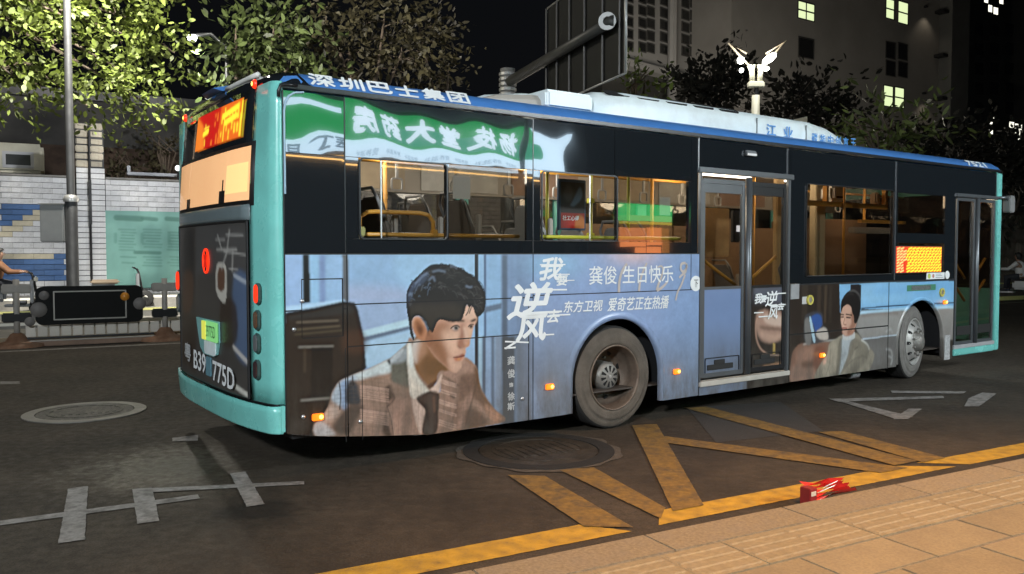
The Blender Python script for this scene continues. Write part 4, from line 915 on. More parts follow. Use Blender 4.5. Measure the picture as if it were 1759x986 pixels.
# ------------------------------------------------------------------ marker lamps along the side
M_amber = glow('amber_lamp', (1.0,.20,.008), 1.5); M_amberhot = glow('amber_lamp_core', (1.0,.62,.12), 3.5); M_redlamp = glow('red_lamp', (1.0,.04,.01), 1.1); M_redhot = glow('red_lamp_core', (1.0,.35,.1), 5.0)
M_reflector = mat('dull_lens', (.05,.025,.03), .15, coat=.5); M_lensgrey = mat('grey_lens', (.14,.15,.16), .12, coat=.5); M_ring = mat('lamp_bezel', (.05,.09,.085), .4)
def marker(u, z, s=1.0, y=-.002, two=False):
    b_ = MB().prism(rrect(.085*s,.05*s,.012), .018, SIDE_M(u, z, y)).build('marker_lamp', M_amber, bus, .004)
    MB().lathe([(.016*s,0),(.012*s,.008),(.001,.010)], 12, SIDE_M(u+.022*s, z, y-.018)).build('lamp_core', M_amberhot, b_, smooth=True)
    lamp_light('marker_glow', (u+.02, y-.05, z), .10*s, (1,.45,.10), .02, b_); return b_
for px, py in ((545,716),(943,664),(1161,638),(1411,610)): u, z = S(px, py); marker(u, z)
marker(*S(1622,519), 1.0, -.004)
# round door buttons, stickers
M_yb = mat('yellow_button', (.55,.48,.10), .4); M_steelb = mat('button_steel', (.45,.42,.38), .3, metal=.6)
for px, py in ((1390,515),(1617,502)):
    u, z = S(px, py); b_ = MB().lathe([(.055,0),(.055,.02),(.032,.02),(.032,.012)], 20, SIDE_M(u, z, 0)).build('emergency_button', M_yb, bus, smooth=False); MB().lathe([(.032,0),(.03,.014),(.001,.016)], 16, SIDE_M(u, z, 0)).build('button', M_steelb, b_)
u, z = S(1195,487); b_ = MB().lathe([(.075,0),(.075,.003),(.001,.003)], 24, SIDE_M(u, z, 0)).build('round_sticker', M_textw, bus); M_ink = mat('dark_ink', (.05,.05,.06), .5)
text('sticker_lettering', '下', M_ink, b_, SIDE_M(u, z, -.003), .06, .075)
box('square_sticker', (5.79,-.003,1.04),(5.87,.0,1.12), mat('pale_plastic', (.5,.5,.5), .4), bus)
box('square_plate', (5.58,-.012,1.10),(5.72,.0,1.262), mat('grey_plate', (.30,.31,.32), .4, var=.08), bus)
b_ = box('notice_sticker', (8.36,-.004,1.262),(8.80,.0,1.345), M_textw, bus)
MB().lathe([(.035,0),(.001,.001)], 14, SIDE_M(8.42,1.303,-.005)).build('green_emblem', mat('green_yellow_ink', (.45,.55,.12), .5), b_); MB().lathe([(.026,0),(.001,.001)], 14, SIDE_M(8.52,1.303,-.005)).build('red_emblem', mat('pink_ink', (.5,.22,.18), .5), b_)
for k in range(3): box('small_print', (8.58,-.0055,1.278+k*.022),(8.58+.19-.03*k,-.005,1.285+k*.022), mat('grey_ink', (.25,.28,.30), .5), b_)
MB().lathe([(.055,0),(.05,.006),(.001,.008)], 18, SIDE_M(8.87,1.31,-.003)).build('round_sticker', M_textw, bus)
mb = MB(); uu, zz_ = S(1558,495); u2, z2 = S(1607,492)
box('green_lettered_strip', (uu,-.003,zz_-.04),(u2,.0,zz_+.035), mat('strip_green', (.06,.22,.13), .4, var=.3, scale=30), bus); box('strip_print', (uu+.10,-.005,zz_-.03),(u2-.12,-.003,zz_+.025), mat('strip_grey', (.12,.13,.13), .5, var=.5, scale=60), bus)
box('scuffed_mud_flap', (8.84,-.004,.20),(8.98,.01,.52), mat('scuffed_film', (.38,.38,.38), .5, var=.4, scale=30), bus)
# catches and keyholes in the skirt flaps
for px, py in ((519,517),(521,716),(619,724),(897,685),(505,566)): u, z = S(px, py); MB().lathe([(.016,0),(.014,.008),(.001,.010)], 12, SIDE_M(u, z, 0)).build('flap_lock', M_alu, bus, smooth=True)
box('skirt_seam', (.44,-.002,.24),(.446,.0,.92), M_frame, bus); box('skirt_seam', (.57,-.002,.24),(.574,.0,.80), M_frame, bus)

# ------------------------------------------------------------------ advert lettering
def px_text(name, ch, x0, y0, x1, y1, ox, oy, sc, m=M_textw, **k):
    (ua, za), (ub, zb) = S(ox+x0/sc, oy+(y0+y1)/2/sc), S(ox+x1/sc, oy+(y0+y1)/2/sc); uc = S(ox+(x0+x1)/2/sc, oy+y0/sc); ud = S(ox+(x0+x1)/2/sc, oy+y1/sc)
    return text(name, ch, m, bus, SIDE_M((ua+ub)/2, (uc[1]+ud[1])/2, -.001), ub-ua, uc[1]-ud[1], **k)
X = (860,430,5.174)
px_text('advert_title', '我', 352,66,545,262, *X, fat=.006, shear=.28); px_text('advert_title', '要', 498,226,588,312, *X, fat=.0025, shear=.15)
px_text('advert_title', '逆', 92,292,440,600, *X, fat=.010, shear=.30); px_text('advert_title', '风', 150,580,400,800, *X, fat=.010, shear=.15); px_text('advert_title', '去', 412,528,520,640, *X, fat=.004, shear=.2)
u3 = lambda x, y: S(860+x/5.174, 430+y/5.174)
mb = MB()
for a, b_, wd in (((345,128),(572,126),.010),((470,213),(610,213),.009),((560,268),(652,266),.008),((250,352),(585,349),.014),((110,562),(540,542),.016),((170,594),(395,584),.012),((430,577),(615,570),.012),((360,752),(472,746),.012),((35,810),(245,818),.012),((30,870),(130,862),.014),((130,816),(40,872),.018)):
    ribbon(MB(), [u3(*a), u3(*b_)], wd, SIDE_M(0, 0, -.002), False).build('advert_title_stroke', M_textw, bus)
px_text('birthday_lettering', '龚俊', 785,140,1028,302, *X, fat=.0012); px_text('birthday_lettering', '生日快乐', 1082,136,1532,290, *X, fat=.0012)
px_text('channel_lettering', '东方卫视', 562,446,902,546, *X, fat=.002, shear=.2); px_text('channel_lettering', '爱奇艺正在热播', 955,412,1490,528, *X, fat=.002, shear=.2)
M_hand = mat('beige_brush_ink', (.50,.44,.40), .5, var=.08, scale=6)
for st, wd in ((((1120,118),(1075,190),(1052,280),(1048,372)), (.026,.030)), (((1296,112),(1262,190),(1238,270),(1226,362)), (.022,.026)), (((1392,150),(1425,140),(1440,170),(1428,230),(1400,300),(1385,358)), (.014,.03)), (((1385,358),(1430,330),(1480,280)), (.03,.02)),
               (((1640,112),(1605,120),(1598,165),(1622,190),(1650,150),(1645,115)), .024), (((1650,125),(1640,190),(1600,225),(1585,245)), .022), (((1636,215),(1605,300),(1570,370),(1552,445)), (.022,.02))):
    ribbon(MB(), [u3(*p) for p in st], wd, SIDE_M(0, 0, -.001)).build('handwritten_stroke', M_hand, bus)
for ch, y0, y1, x0, x1 in (('龚',155,225,1668,1728),('俊',265,335,1668,1728),('饰',378,414,1682,1714),('徐',458,525,1670,1726),('斯',545,608,1668,1726)): px_text('cast_lettering', ch, x0,y0,x1,y1, 530,580,4.886, M_textg if ch != '饰' else M_textg, fat=.002)
Y = (1200,290,2.594)
for ch, a in (('我',(250,556,282,600)),('要',(280,565,300,594)),('逆',(300,545,350,612)),('风',(312,612,352,668)),('去',(352,598,378,628))): px_text('advert_title', ch, *a, *Y, fat=.004, shear=.2)
mb = MB(); u4 = lambda x, y: S(1200+x/2.594, 290+y/2.594)
for a, b_ in (((340,556),(390,554)),((318,610),(390,604)),((248,642),(290,640)),((268,660),(320,656))): ribbon(MB(), [u4(*a), u4(*b_)], .012, SIDE_M(0, 0, .005), False).build('advert_title_stroke', M_textw, bus)

# ------------------------------------------------------------------ lit route sign behind the side window
def led_sheet(w, h, seed, blocks, base, hot, red=None):
    sh = Sheet(0, w, 0, h, .012, base); r = random.Random(seed)
    if red: sh.poly([(red[0],0),(red[1],0),(red[1],h),(red[0],h)], (205,22,16), 1, 1, False)
    return sh, r
u0, u1, z0, z1 = 7.64, 8.72, 1.355, 1.675
SL = Sheet(u0, u1, z0, z1, .008, (196,44,16)); r = random.Random(5)
SL.put(np.clip((SL.U-7.84)/.1,0,1), (214,84,22), .8)
rows = 9
for j in range(rows):
    zc = z1-.022-(z1-z0-.04)*j/(rows-1); u = u0+.03
    while u < u1-.03:
        wl = r.uniform(.035,.075)
        if not (.18 < u-u0 < .22): SL.stroke([(u, zc-.008),(min(u+wl, u1-.012), zc+.008)], .020, (255,226,60) if u > u0+.2 else (255,200,120), 0, .95, False)
        u += wl+.022
led = box('route_display', (u0-.01,.0,z0-.01),(u1+.01,.03,z1+.01), M_black, bus); side_print('lit_face', u0, u1, z0, z1, .008, SL, print_mat('led_face', .4, 1.6), led, y=-.002)

# ------------------------------------------------------------------ roof unit
M_ac = mat('roof_unit_white', (.72,.80,.81), .4, var=.05, scale=3, dirt=(.38,.38,.35), dscale=2, damt=.4)
M_acwarm = mat('roof_unit_dusty', (.42,.38,.33), .5, var=.12, scale=4)
def hull(name, secs, m, parent, nose=None):
    """sections along u: (u, ylow, yhigh, ztop) as rounded boxes on the roof"""
    vs = []; n = 0
    for u, ya, yb, zt in secs:
        zb = 2.86; h = max(.005, zt-zb); r = min(.14, h*.8)
        q = [(ya, zb), (ya, zt-r), (ya+r*.12, zt-r*.5), (ya+r*.45, zt-r*.13), (ya+r*1.1, zt), (yb-r*1.1, zt), (yb-r*.45, zt-r*.13), (yb-r*.12, zt-r*.5), (yb, zt-r), (yb, zb)]
        n = len(q); vs += [(u, y, z) for y, z in q]
    fs = [(i*n+k, i*n+k+1, (i+1)*n+k+1, (i+1)*n+k) for i in range(len(secs)-1) for k in range(n-1)] + [tuple(range(n)), tuple(range((len(secs)-1)*n, len(secs)*n))]
    return MB().add(vs, fs).build(name, m, parent, smooth=False)
acr = hull('roof_duct', [(1.85,.45,2.05,2.90),(2.1,.42,2.08,2.98),(2.46,.40,2.1,3.02),(2.60,.40,2.1,3.02)], M_acwarm, bus)
hull('roof_duct_top', [(2.05,.50,2.0,2.985),(2.46,.47,2.03,3.045),(2.52,.47,2.03,3.045)], M_ac, bus)
rb = MB().box((2.52,.32,2.88),(3.07,2.18,3.05)).build('roof_hatch_box', M_ac, bus, .03, 3)
ac = hull('air_conditioner', [(3.0,.44,2.06,2.95),(3.08,.40,2.1,3.06),(3.2,.36,2.14,3.12),(3.5,.34,2.16,3.145),(6.4,.34,2.16,3.13),(6.8,.36,2.14,3.09),(7.1,.40,2.1,3.02),(7.28,.48,2.02,2.95),(7.36,.60,1.9,2.87)], M_ac, bus)
for p in ac.data.polygons: p.use_smooth = True
for k in range(5):
    uu = 3.42+k*.40; MB().prism(rrect(.32,.085,.04), .006, Matrix(((1,0,0,uu),(0,.8,-.6,.405),(0,.6,.8,3.112),(0,0,0,1)))).build('vent_slot', M_hole, ac)
for u in (5.42,6.30): box('cover_joint', (u-.006,.332,2.87),(u+.006,.345,3.06), mat('joint_grey', (.2,.22,.22), .6), ac)
M_blueink = mat('blue_vinyl', (.08,.28,.62), .45)
for k, ch in enumerate('江业'): text('unit_lettering', ch, M_blueink, ac, SIDE_M(5.66+k*.30, 2.95, .334), .17, .13, bold=.02)
for k, ch in enumerate('碳华中创言王'): text('unit_lettering', ch, M_blueink, ac, SIDE_M(6.46+k*.155+.0, 2.93, .338+.0), .11, .11, bold=.02)

# ------------------------------------------------------------------ the rear
def rx(y, z=1.5):
    v = (y-1.25)/1.25; b_ = -.065 - .115*(1-abs(v)**3.2)
    e_ = min(y, 2.5-y); 
    if e_ < .07: b_ += (.07-math.sqrt(max(0, .07**2-(.07-e_)**2)))*.9
    lean = .10*max(0, z-1.9)**1.3 if z > 1.9 else 0
    return b_ + lean*(1-abs(v)**4) + (.03*max(0, .5-z)/.3)
def rear_patch(name, ys, zs, m, off=0.0, thick=.02, parent=None, sheet=None, corner=None, smooth=True):
    vs = []; ny, nz = len(ys), len(zs)
    for z in zs:
        for y in ys: vs.append((rx(y, z)-off, y, z))
    fs = [(j*ny+i, (j+1)*ny+i, (j+1)*ny+i+1, j*ny+i+1) for j in range(nz-1) for i in range(ny-1)]
    me = bpy.data.meshes.new(name); me.from_pydata(vs, [], fs)
    if sheet is not None:
        A = np.array(vs); at_ = me.attributes.new('print', 'FLOAT_COLOR', 'POINT'); c = np.ones((len(vs), 4)); c[:, :3] = sheet.sample(A[:, 1], A[:, 2]); at_.data.foreach_set('color', c.ravel())
    bm = bmesh.new(); bm.from_mesh(me)
    bm.normal_update()
    for f in bm.faces:
        if f.normal.x > 0: f.normal_flip()
    bm.to_mesh(me); bm.free()
    if smooth: me.shade_smooth()
    o = link(name, me, m, parent or bus)
    if thick: md = o.modifiers.new('thick', 'SOLIDIFY'); md.thickness = thick; md.offset = -1
    return o
lsp = lambda a, b_, n: [a+(b_-a)*k/(n-1) for k in range(n)]
ycor = [0,.006,.015,.03,.05,.07,.10,.14,.19,.25,.31]
rear_patch('corner_panel', ycor, lsp(.56,2.76,16), M_teal); rear_patch('corner_panel', [2.5-y for y in ycor][::-1], lsp(.56,2.76,16), M_teal)
bz = [.26,.275,.30,.36,.43]
def bump_z(y, z): return z + .16*(1-abs((y-1.25)/1.25)**4)*(z-.26)/.17*.5
vs = []; ysb = ycor+lsp(.45,2.05,12)+[2.5-y for y in ycor][::-1]
bm_ = rear_patch('rear_bumper', ysb, [.355,.362,.38,.42,.46,.50,.545], M_teal, .03)
box('side_bumper_corner', (-.036,-.002,.366),(.0,.05,.548), M_teal, bus, .004); box('side_corner_trim', (-.006,-.001,.556),(.0,.05,2.72), M_teal, bus)
rear_patch('rear_frame', lsp(.29,2.21,14), lsp(1.80,2.76,12), M_gloss)
rear_patch('bumper_joint', lsp(.02,2.48,20), [.545,.56], M_body, -.004)
rear_patch('rear_cross_bar', lsp(.30,2.20,14), [1.83,1.86,1.90,1.94], mat('grey_teal_bar', (.14,.18,.19), .35, coat=.4, var=.08), .006)
SR = Sheet(.30, 2.25, .50, 1.9, .012, (50,48,46))
Zr = lambda *p: [BK(300+x/3.08, 380+y/3.08) for x, y in p]
SR.poly(Zr((40,20),(130,20),(130,480),(30,480)), (44,41,38), 6, 1, False); SR.poly(Zr((60,60),(110,60),(110,280),(50,300)), (28,27,26), 6, .8); SR.poly(Zr((55,280),(110,280),(105,460),(50,480)), (66,46,34), 6, .8)
SR.poly(Zr((130,20),(380,20),(380,250),(130,300)), (58,57,56), 10, .9, False); SR.poly(Zr((135,300),(250,290),(250,520),(135,500)), (52,49,47), 8, .9)
SR.poly(Zr((320,290),(385,330),(388,740),(320,660)), (62,76,98), 4, .9); SR.poly(Zr((260,430),(325,430),(330,640),(260,640)), (42,34,29), 4, .9); SR.poly(Zr((40,480),(130,500),(130,800),(40,740)), (44,36,30), 5, .9, False)
SR.stroke(Zr((320,285),(388,340)), .03, (130,136,144), 1, .9); SR.stroke(Zr((320,665),(390,770)), .035, (150,146,142), 1, .9); SR.stroke(Zr((325,870),(385,930)), .035, (170,168,160), 1, .9)
SR.poly(Zr((242,230),(285,240),(285,420),(262,420),(236,360)), (150,146,138), 1); SR.poly(Zr((250,250),(278,255),(276,360),(246,350)), (74,52,40), 2)
for a in (((245,75),(265,150)),((300,50),(290,150)),((240,150),(330,150)),((290,160),(265,250)),((315,160),(312,260))): SR.stroke(Zr(*a), .02, (128,126,122), 0, .9)
for a in (((285,72),(355,72)),((275,162),(365,178)),((235,98),(280,98)),((300,250),(335,255))): SR.stroke(Zr(*a), .010, (140,138,134), 0, .9)
SR.a = np.clip(SR.a*1.7, 0, 1)
hatch = rear_patch('engine_hatch', lsp(.325,2.14,110), lsp(.565,1.82,90), M_print, .012, .02, None, SR)
fr = MB()
for zz in (1.822,): fr.tube([(rx(y, zz)-.012, y, zz) for y in lsp(.325,2.14,16)], .010, 6)
for yy in (.325,2.14): fr.tube([(rx(yy, z)-.010, yy, z) for z in lsp(.565,1.82,10)], .010, 6)
fr.build('hatch_joint', M_body, bus)
def on_rear(y, z, off=.014): return REAR_M(y, z, rx(y, z)-off)
# number plate recess
mb = MB().prism([(-.31,.135),(.31,.135),(.31,-.02),(.26,-.12),(.18,-.145),(-.10,-.145),(-.2,-.10),(-.26,.02)], .012, on_rear(1.15,.945,.012)).build('plate_recess', mat('recess_teal', (.20,.46,.45), .3, coat=.3, var=.1), bus)
MB().prism(rrect(.30,.12,.03), .006, on_rear(1.06,.87,.026)).build('plate_holder', M_ac, mb)
pl = MB().prism(rrect(.40,.15,.012), .008, on_rear(1.03,.995,.034)).build('number_plate', glow('lit_plate_green', (.28,.75,.25), .55), mb)
MB().prism(rrect(.11,.145,.01), .004, on_rear(1.17,.995,.042)).build('plate_end', glow('lit_plate_yellow', (.85,.85,.12), .6), pl)
M_plateink = mat('plate_ink', (.04,.12,.05), .5); text('plate_lettering', '39775D', M_plateink, pl, on_rear(.98,.995,.044), .24, .09)
for s, y, z, wd in (('粤',1.76,.765,.19),('B39',1.375,.725,.34),('775D',.765,.685,.53)):
    text('fleet_lettering', s, M_textg if s == '粤' else M_textw, bus, on_rear(y, z, .02) @ Matrix.Rotation(-.03, 4, 'Z'), wd, .150, fat=.004)
MB().prism(rrect(.13,.15,.01), .008, on_rear(1.14,.71,.014)).build('sensor_plate', mat('plate_blue', (.12,.26,.32), .35, coat=.3), bus)
# lamps at the back
def rear_lamp(y, z, w, h, m, core=None, name='tail_light'):
    o = MB().prism(rrect(w, h, min(w,h)*.45, 6), .022, on_rear(y, z, 0)).build(name, M_ring, bus, .004)
    MB().prism(rrect(w*.82, h*.86, min(w,h)*.38, 6), .010, on_rear(y, z, .022)).build('lens', m, o, .003)
    if core: MB().prism(rrect(w*.4, h*.5, min(w,h)*.18, 6), .004, on_rear(y, z, .033)).build('lamp_core', core, o)
    return o
rear_lamp(.185,1.315,.085,.15,M_redlamp,None); rear_lamp(.195,1.132,.085,.14,mat('amber_dull_lens',(.14,.07,.04),.15,coat=.5)); rear_lamp(.20,.97,.085,.14,M_lensgrey); rear_lamp(.205,.785,.085,.14,M_reflector)
rear_lamp(2.26,1.35,.11,.19,M_redlamp); rear_lamp(2.25,1.15,.11,.17,M_lensgrey)
rl = MB().lathe([(.105,0),(.105,.012),(.085,.014),(.085,.006),(.001,.006)], 28, on_rear(1.18,1.535,.012) @ Matrix.Scale(1.15,4,(0,1,0)) @ Matrix.Scale(.82,4)).build('round_brake_lamp', M_redlamp, bus)
MB().prism([(-.05,.05),(.05,.05),(.022,.0),(.05,-.05),(-.05,-.05),(-.022,0)], .004, on_rear(1.18,1.535,.019)).build('lamp_core', glow('brake_core', (.8,.02,.008), .5), rl)
for a in (.085,-.085): MB().lathe([(.024,0),(.001,.001)], 10, on_rear(1.18,1.535+a*.8,.0195)).build('dark_dot', M_hole, rl)
for y in (.285, 2.10):
    o = MB().lathe([(.034,0),(.03,.014),(.018,.022),(.001,.026)], 14, on_rear(y, 2.775, .012)).build('roof_marker_lamp', M_redlamp, bus, smooth=True); MB().lathe([(.016,0),(.001,.006)], 10, on_rear(y, 2.775, .037)).build('lamp_core', M_amberhot, o)
    lamp_light('marker_glow', (rx(y, 2.775)-.12, y, 2.775), .015, (1,.2,.05), .02, o)
vs = []; ysr = [.0,.01,.03,.07,.12]+lsp(.2,2.3,18)+[2.38,2.43,2.47,2.49,2.5]
def roof_z(y): return float(np.interp(min(y, 2.5-y), [0,.03,.10,.26,.6,1.25], [2.745,2.79,2.842,2.88,2.91,2.925]))
for f_, dx in ((0,0),(.35,.012),(.7,.06),(.9,.14),(1.0,.25)):
    for y in ysr: vs.append((rx(y,2.755)+dx*(1 if .2 < y < 2.3 else .9), y, 2.752+(roof_z(y)-2.75)*f_+.001))
ny = len(ysr); MB().add(vs, [(j*ny+i, j*ny+i+1, (j+1)*ny+i+1, (j+1)*ny+i) for j in range(4) for i in range(ny-1)]).build('rear_cap', M_gloss, bus, smooth=True)
bc = MB().add([(-.01,-.001,2.72),(.10,-.001,2.72),(.15,.012,2.775),(.12,.05,2.82),(.02,.03,2.80),(-.015,.005,2.76)], [(0,1,2,3,4,5)]).build('roof_corner', M_bluep, bus)
vis = MB().tube([(rx(y,2.8)+.05,y,2.868) for y in lsp(.40,1.08,6)], .02, 8).build('white_strip_lamp', mat('strip_white', (.7,.7,.66), .3), bus, smooth=True)
MB().add([(-.06,1.12,2.86),(-.06,1.56,2.86),(.06,1.56,2.93),(.06,1.12,2.93),(-.12,1.20,2.89),(-.12,1.50,2.885)], [(0,1,5,4),(4,5,2,3),(0,4,3),(1,2,5)]).build('roof_fin', M_bluep, bus)
# lit destination board
SLR = Sheet(.45, 1.70, 2.40, 2.75, .010, (190,20,14)); r = random.Random(9)
SLR.poly([(.45,2.38),(1.02,2.38),(.98,2.8),(.45,2.8)], (228,104,26), 2, 1, False); SLR.poly([(1.36,2.38),(1.8,2.38),(1.8,2.8),(1.45,2.62)], (236,126,36), 3, 1, False)
for a, b_ in (((.60,2.665),(.92,2.63)),((.62,2.60),(.86,2.575)),((.50,2.58),(.50,2.68)),((1.30,2.565),(1.42,2.55))): SLR.stroke([a, b_], .045, (255,240,60), 1, 1, False)
SLR.stroke([(1.28,2.60),(1.42,2.595)], .014, (255,220,60), 0, 1, False); SLR.stroke([(1.38,2.62),(1.37,2.58)], .022, (255,220,60), 0, 1, False); SLR.stroke([(1.38,2.50),(1.37,2.46)], .022, (255,220,60), 0, 1, False)
for k in range(64):
    y = r.choice([.52,.58,.64,.70,.76,.82,.88,.94,1.0,1.06,1.12,1.18]); z = r.choice([2.45,2.485,2.52,2.555,2.59,2.625,2.66]); SLR.stroke([(y, z),(y, z+r.uniform(.008,.024))], .026, (255,236,60) if y < .95 else (240,130,40), 0, .9, False)
SLR.a *= np.clip(np.minimum(np.minimum((SLR.U-.46)/.05, (1.69-SLR.U)/.05), np.minimum((SLR.Z-2.41)/.03, (2.74-SLR.Z)/.03)), .15, 1)[..., None]
dy_ = .12; SLR.u0 += 0; 
db = rear_patch('destination_display', lsp(.49,1.64,60), lsp(2.43,2.715,28), print_mat('destination_led', .4, 1.15), .010, 0, None, SLR)
rear_patch('rear_window_frame', lsp(.245,2.22,14), [1.93,2.38], M_body, .004)
# rear window: cabin light put into a glowing beige blind behind the pane
rear_patch('rear_window_pane', lsp(.295,2.17,12), lsp(1.965,2.355,4), glass_mat('rear_glass', (.92,.90,.86), .8, 0), .012, 0)
M_curt = mat('glowing_beige_blind', (.62,.40,.22), .7, var=.14, scale=2.2, emit=(.95,.50,.23), est=.9)
rear_patch('glowing_blind', lsp(.30,2.16,14), lsp(1.97,2.35,5), M_curt, .0075, 0)
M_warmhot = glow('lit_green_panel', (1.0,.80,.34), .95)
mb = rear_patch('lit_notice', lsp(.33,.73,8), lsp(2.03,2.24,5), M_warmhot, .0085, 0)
for y0, y1, z1_ in ((.74,.87,2.06),(.78,.81,2.14),(1.68,1.80,2.045)): rear_patch('seat_silhouette', lsp(y0,y1,4), [1.967,z1_], M_body, .009, 0)

# ------------------------------------------------------------------ inside the bus
box('interior_floor', (.3,.06,1.0),(2.3,2.44,1.04), M_innerdk, bus); box('interior_floor', (2.31,.06,.345),(10.1,2.44,.36), M_innerdk, bus)
box('ceiling', (.15,.05,2.62),(10.2,2.45,2.66), M_inner, bus); box('rear_bulkhead', (.10,.05,1.0),(.14,2.45,2.62), M_innerdk, bus)
M_strip = glow('ceiling_strip', (1.0,.90,.74), 5)
for y in (.75,1.75):
    for k in range(4): box('ceiling_light', (1.0+2.3*k,y-.06,2.595),(2.5+2.3*k,y+.06,2.615), M_strip, bus)
mb = MB(); mb.box((.2,2.38,2.24),(10.0,2.455,2.62)); mb.build('far_cove_panel', M_inner, bus)
SPO = Sheet(0, 1, 0, 1, .02, (150,100,60))
for k in range(5): SPO.poly([(.2*k,0),(.2*k+.19,0),(.2*k+.19,1),(.2*k,1)], ((180,120,70),(120,80,50),(190,150,100),(140,70,40),(170,130,80))[k], 1, 1, False)
def seat(u, y, z, rz=0.0, m=None, h=.62):
    e = bpy.data.objects.new('seat', None); COL.objects.link(e); e.parent = bus; e.location = (u, y, z); e.rotation_euler = (0,0,rz)
    bk = MB(); bk.prism([(-.20,0),(.20,0),(.21,h*.6),(.17,h*.92),(.13,h),(-.13,h),(-.17,h*.92),(-.21,h*.6)], .05, Matrix(((0,0,1,-.02),(1,0,0,0),(0,1,0,.42),(0,0,0,1))) @ Matrix.Rotation(-.16,4,'X')).build('backrest', m or M_seatdk, e, .012)
    MB().box((-.02,-.21,.36),(.40,.21,.43)).build('cushion', M_seat, e, .02)
    MB().tube([(-.04,-.19,.42+h*.62),(-.13,-.19,.42+h*.95),(-.15,-.13,.44+h*1.06),(-.15,.13,.44+h*1.06),(-.13,.19,.42+h*.95),(-.04,.19,.42+h*.62)], .014, 6).build('grab_handle', M_seat, e, smooth=True)
    MB().box((-.02,-.225,.40),(.03,-.19,.42+h*.8)).build('side_trim', M_inner, e, .01)
    return e
for u, y, z in ((.95,.42,1.0),(1.72,.42,1.0),(.9,1.0,1.0),(1.7,1.0,1.0),(1.3,1.9,1.0),(2.1,1.9,1.0),(2.42,.36,.98),(3.1,1.95,.78),(3.5,.38,.80),(5.4,2.0,.40),(6.3,.40,.40),(6.9,2.0,.40)): seat(u, y, z, 0, M_seat if u > 2.3 else M_seatdk)
# grab rails seen in the windows
mb = MB().tube([(.60,.10,1.735),(2.05,.10,1.735)], .016, 8).build('window_rail', M_rail, bus, smooth=True)
MB().tube([(.62,.12,1.74),(.62,.12,1.86),(.68,.12,1.90),(.75,.12,1.905),(1.12,.12,1.905),(1.20,.12,1.89),(1.24,.12,1.84),(1.24,.12,1.74)], .017, 8).build('hoop_rail', M_rail, bus, smooth=True)
box('rail_bracket', (.59,.08,1.72),(.65,.13,1.79), mat('bracket_yellow', (.6,.58,.18), .4), bus, .008); box('rail_bracket', (1.215,.08,1.72),(1.265,.13,1.78), M_rail, bus, .008)
MB().tube([(2.2,.10,1.735),(3.98,.10,1.735)], .016, 8).build('window_rail', M_railgreen, bus, smooth=True)
u, z = S(1015,350,.9); MB().tube([(u,.9,.4),(u,.9,2.6)], .018, 8).build('hand_pole', M_railgreen, bus, smooth=True)
for zz in (1.75,2.1): box('pole_clamp', (u-.035,.87,zz),(u+.03,.93,zz+.05), M_railgreen, bus, .006)
for u, y in ((1.4,1.25),(4.7,1.2),(5.7,.6),(6.6,1.3),(8.9,1.2)): MB().tube([(u,y,.4),(u,y,2.6)], .02, 8).build('hand_pole', M_rail, bus, smooth=True)
MB().tube([(.6,1.25,2.42),(10,1.25,2.42)], .016, 8).build('ceiling_rail', M_rail, bus, smooth=True)
# framed poster hanging inside
(ua, za), (ub, zb) = S(964,312,.75), S(1004,392,.75)
za, zb = S(964,312,.75)[1], S(985,392,.75)[1]
SI = Sheet(ua, ub, zb, za, .006, (26,30,40)); wI, hI = ub-ua, za-zb
q = lambda a, b_: (ua+a*wI, zb+b_*hI)
SI.poly([q(0,.35),q(1,.35),q(1,1),q(0,1)], (24,28,38), 0, 1, False); SI.poly([q(.1,.75),q(.3,.95),q(.5,.8),q(.4,.6),q(.2,.6)], (70,74,80), 4, .8); SI.poly([q(.5,.6),q(.8,.9),q(.9,.7),q(.6,.5),q(.4,.5)], (110,140,180), 3, .8)
SI.poly([q(0,0),q(1,0),q(1,.33),q(0,.33)], (176,36,22), 0, 1, False); SI.poly([q(.6,0),q(1,0),q(.95,.25),q(.7,.28)], (190,120,60), 2, .9)
po = box('hanging_poster', (ua-.025,.755,zb-.02),(ub+.025,.79,za+.03), mat('poster_frame_blue', (.03,.07,.13), .35), bus, .008)
side_print('poster_face', ua, ub, zb, za, .006, SI, M_poster, po, y=.752)
text('poster_lettering', '社工心得', M_textw, po, SIDE_M(ua+.40*wI, zb+.22*hI, .750), wI*.7, hI*.11, bold=.02, shear=.15)
# things behind the front windows
ua_, zs_ = S(1384,348,.45); ub_ = S(1524,352,.45)[0]; box('shelf_rail', (ua_,.44,zs_-.03),(ub_,.50,zs_+.03), M_rail, bus, .006); box('shelf_end', (ub_-.05,.44,zs_),(ub_,.5,zs_+.24), M_rail, bus, .004); box('shelf_end', (S(1421,335,.45)[0]-.02,.44,zs_),(S(1421,335,.45)[0]+.02,.5,zs_+.24), M_rail, bus, .004)
uc_, zc_ = S(1443,332,.5); box('white_casing', (uc_-.15,.5,zc_-.10),(uc_+.15,.7,zc_+.10), M_white, bus, .04); box('casing_slot', (uc_-.08,.495,zc_-.06),(uc_+.08,.5,zc_-.035), M_black, bus); box('cream_bottle', (S(1510,335,.5)[0]-.06,.5,zs_+.03),(S(1510,335,.5)[0]+.05,.6,zs_+.19), mat('cream_plastic', (.5,.40,.30), .5), bus, .02)
up_ = S(1410,400,.7)[0]; box('partition_post', (up_-.10,.7,.4),(up_+.10,.8,2.6), mat('cream_post', (.50,.44,.30), .5), bus, .01)
box('driver_partition', (7.0,1.1,.4),(8.8,1.15,2.05), mat('brown_partition', (.16,.10,.06), .5, var=.12), bus); box('driver_partition', (7.72,.6,1.85),(8.7,.7,1.93), M_inner, bus, .01); box('shelf_rail', (7.70,.5,1.98),(8.75,.55,2.02), M_rail, bus)
M_cup = mat('brown_cupboard', (.24,.15,.085), .5, var=.2, scale=1.5)
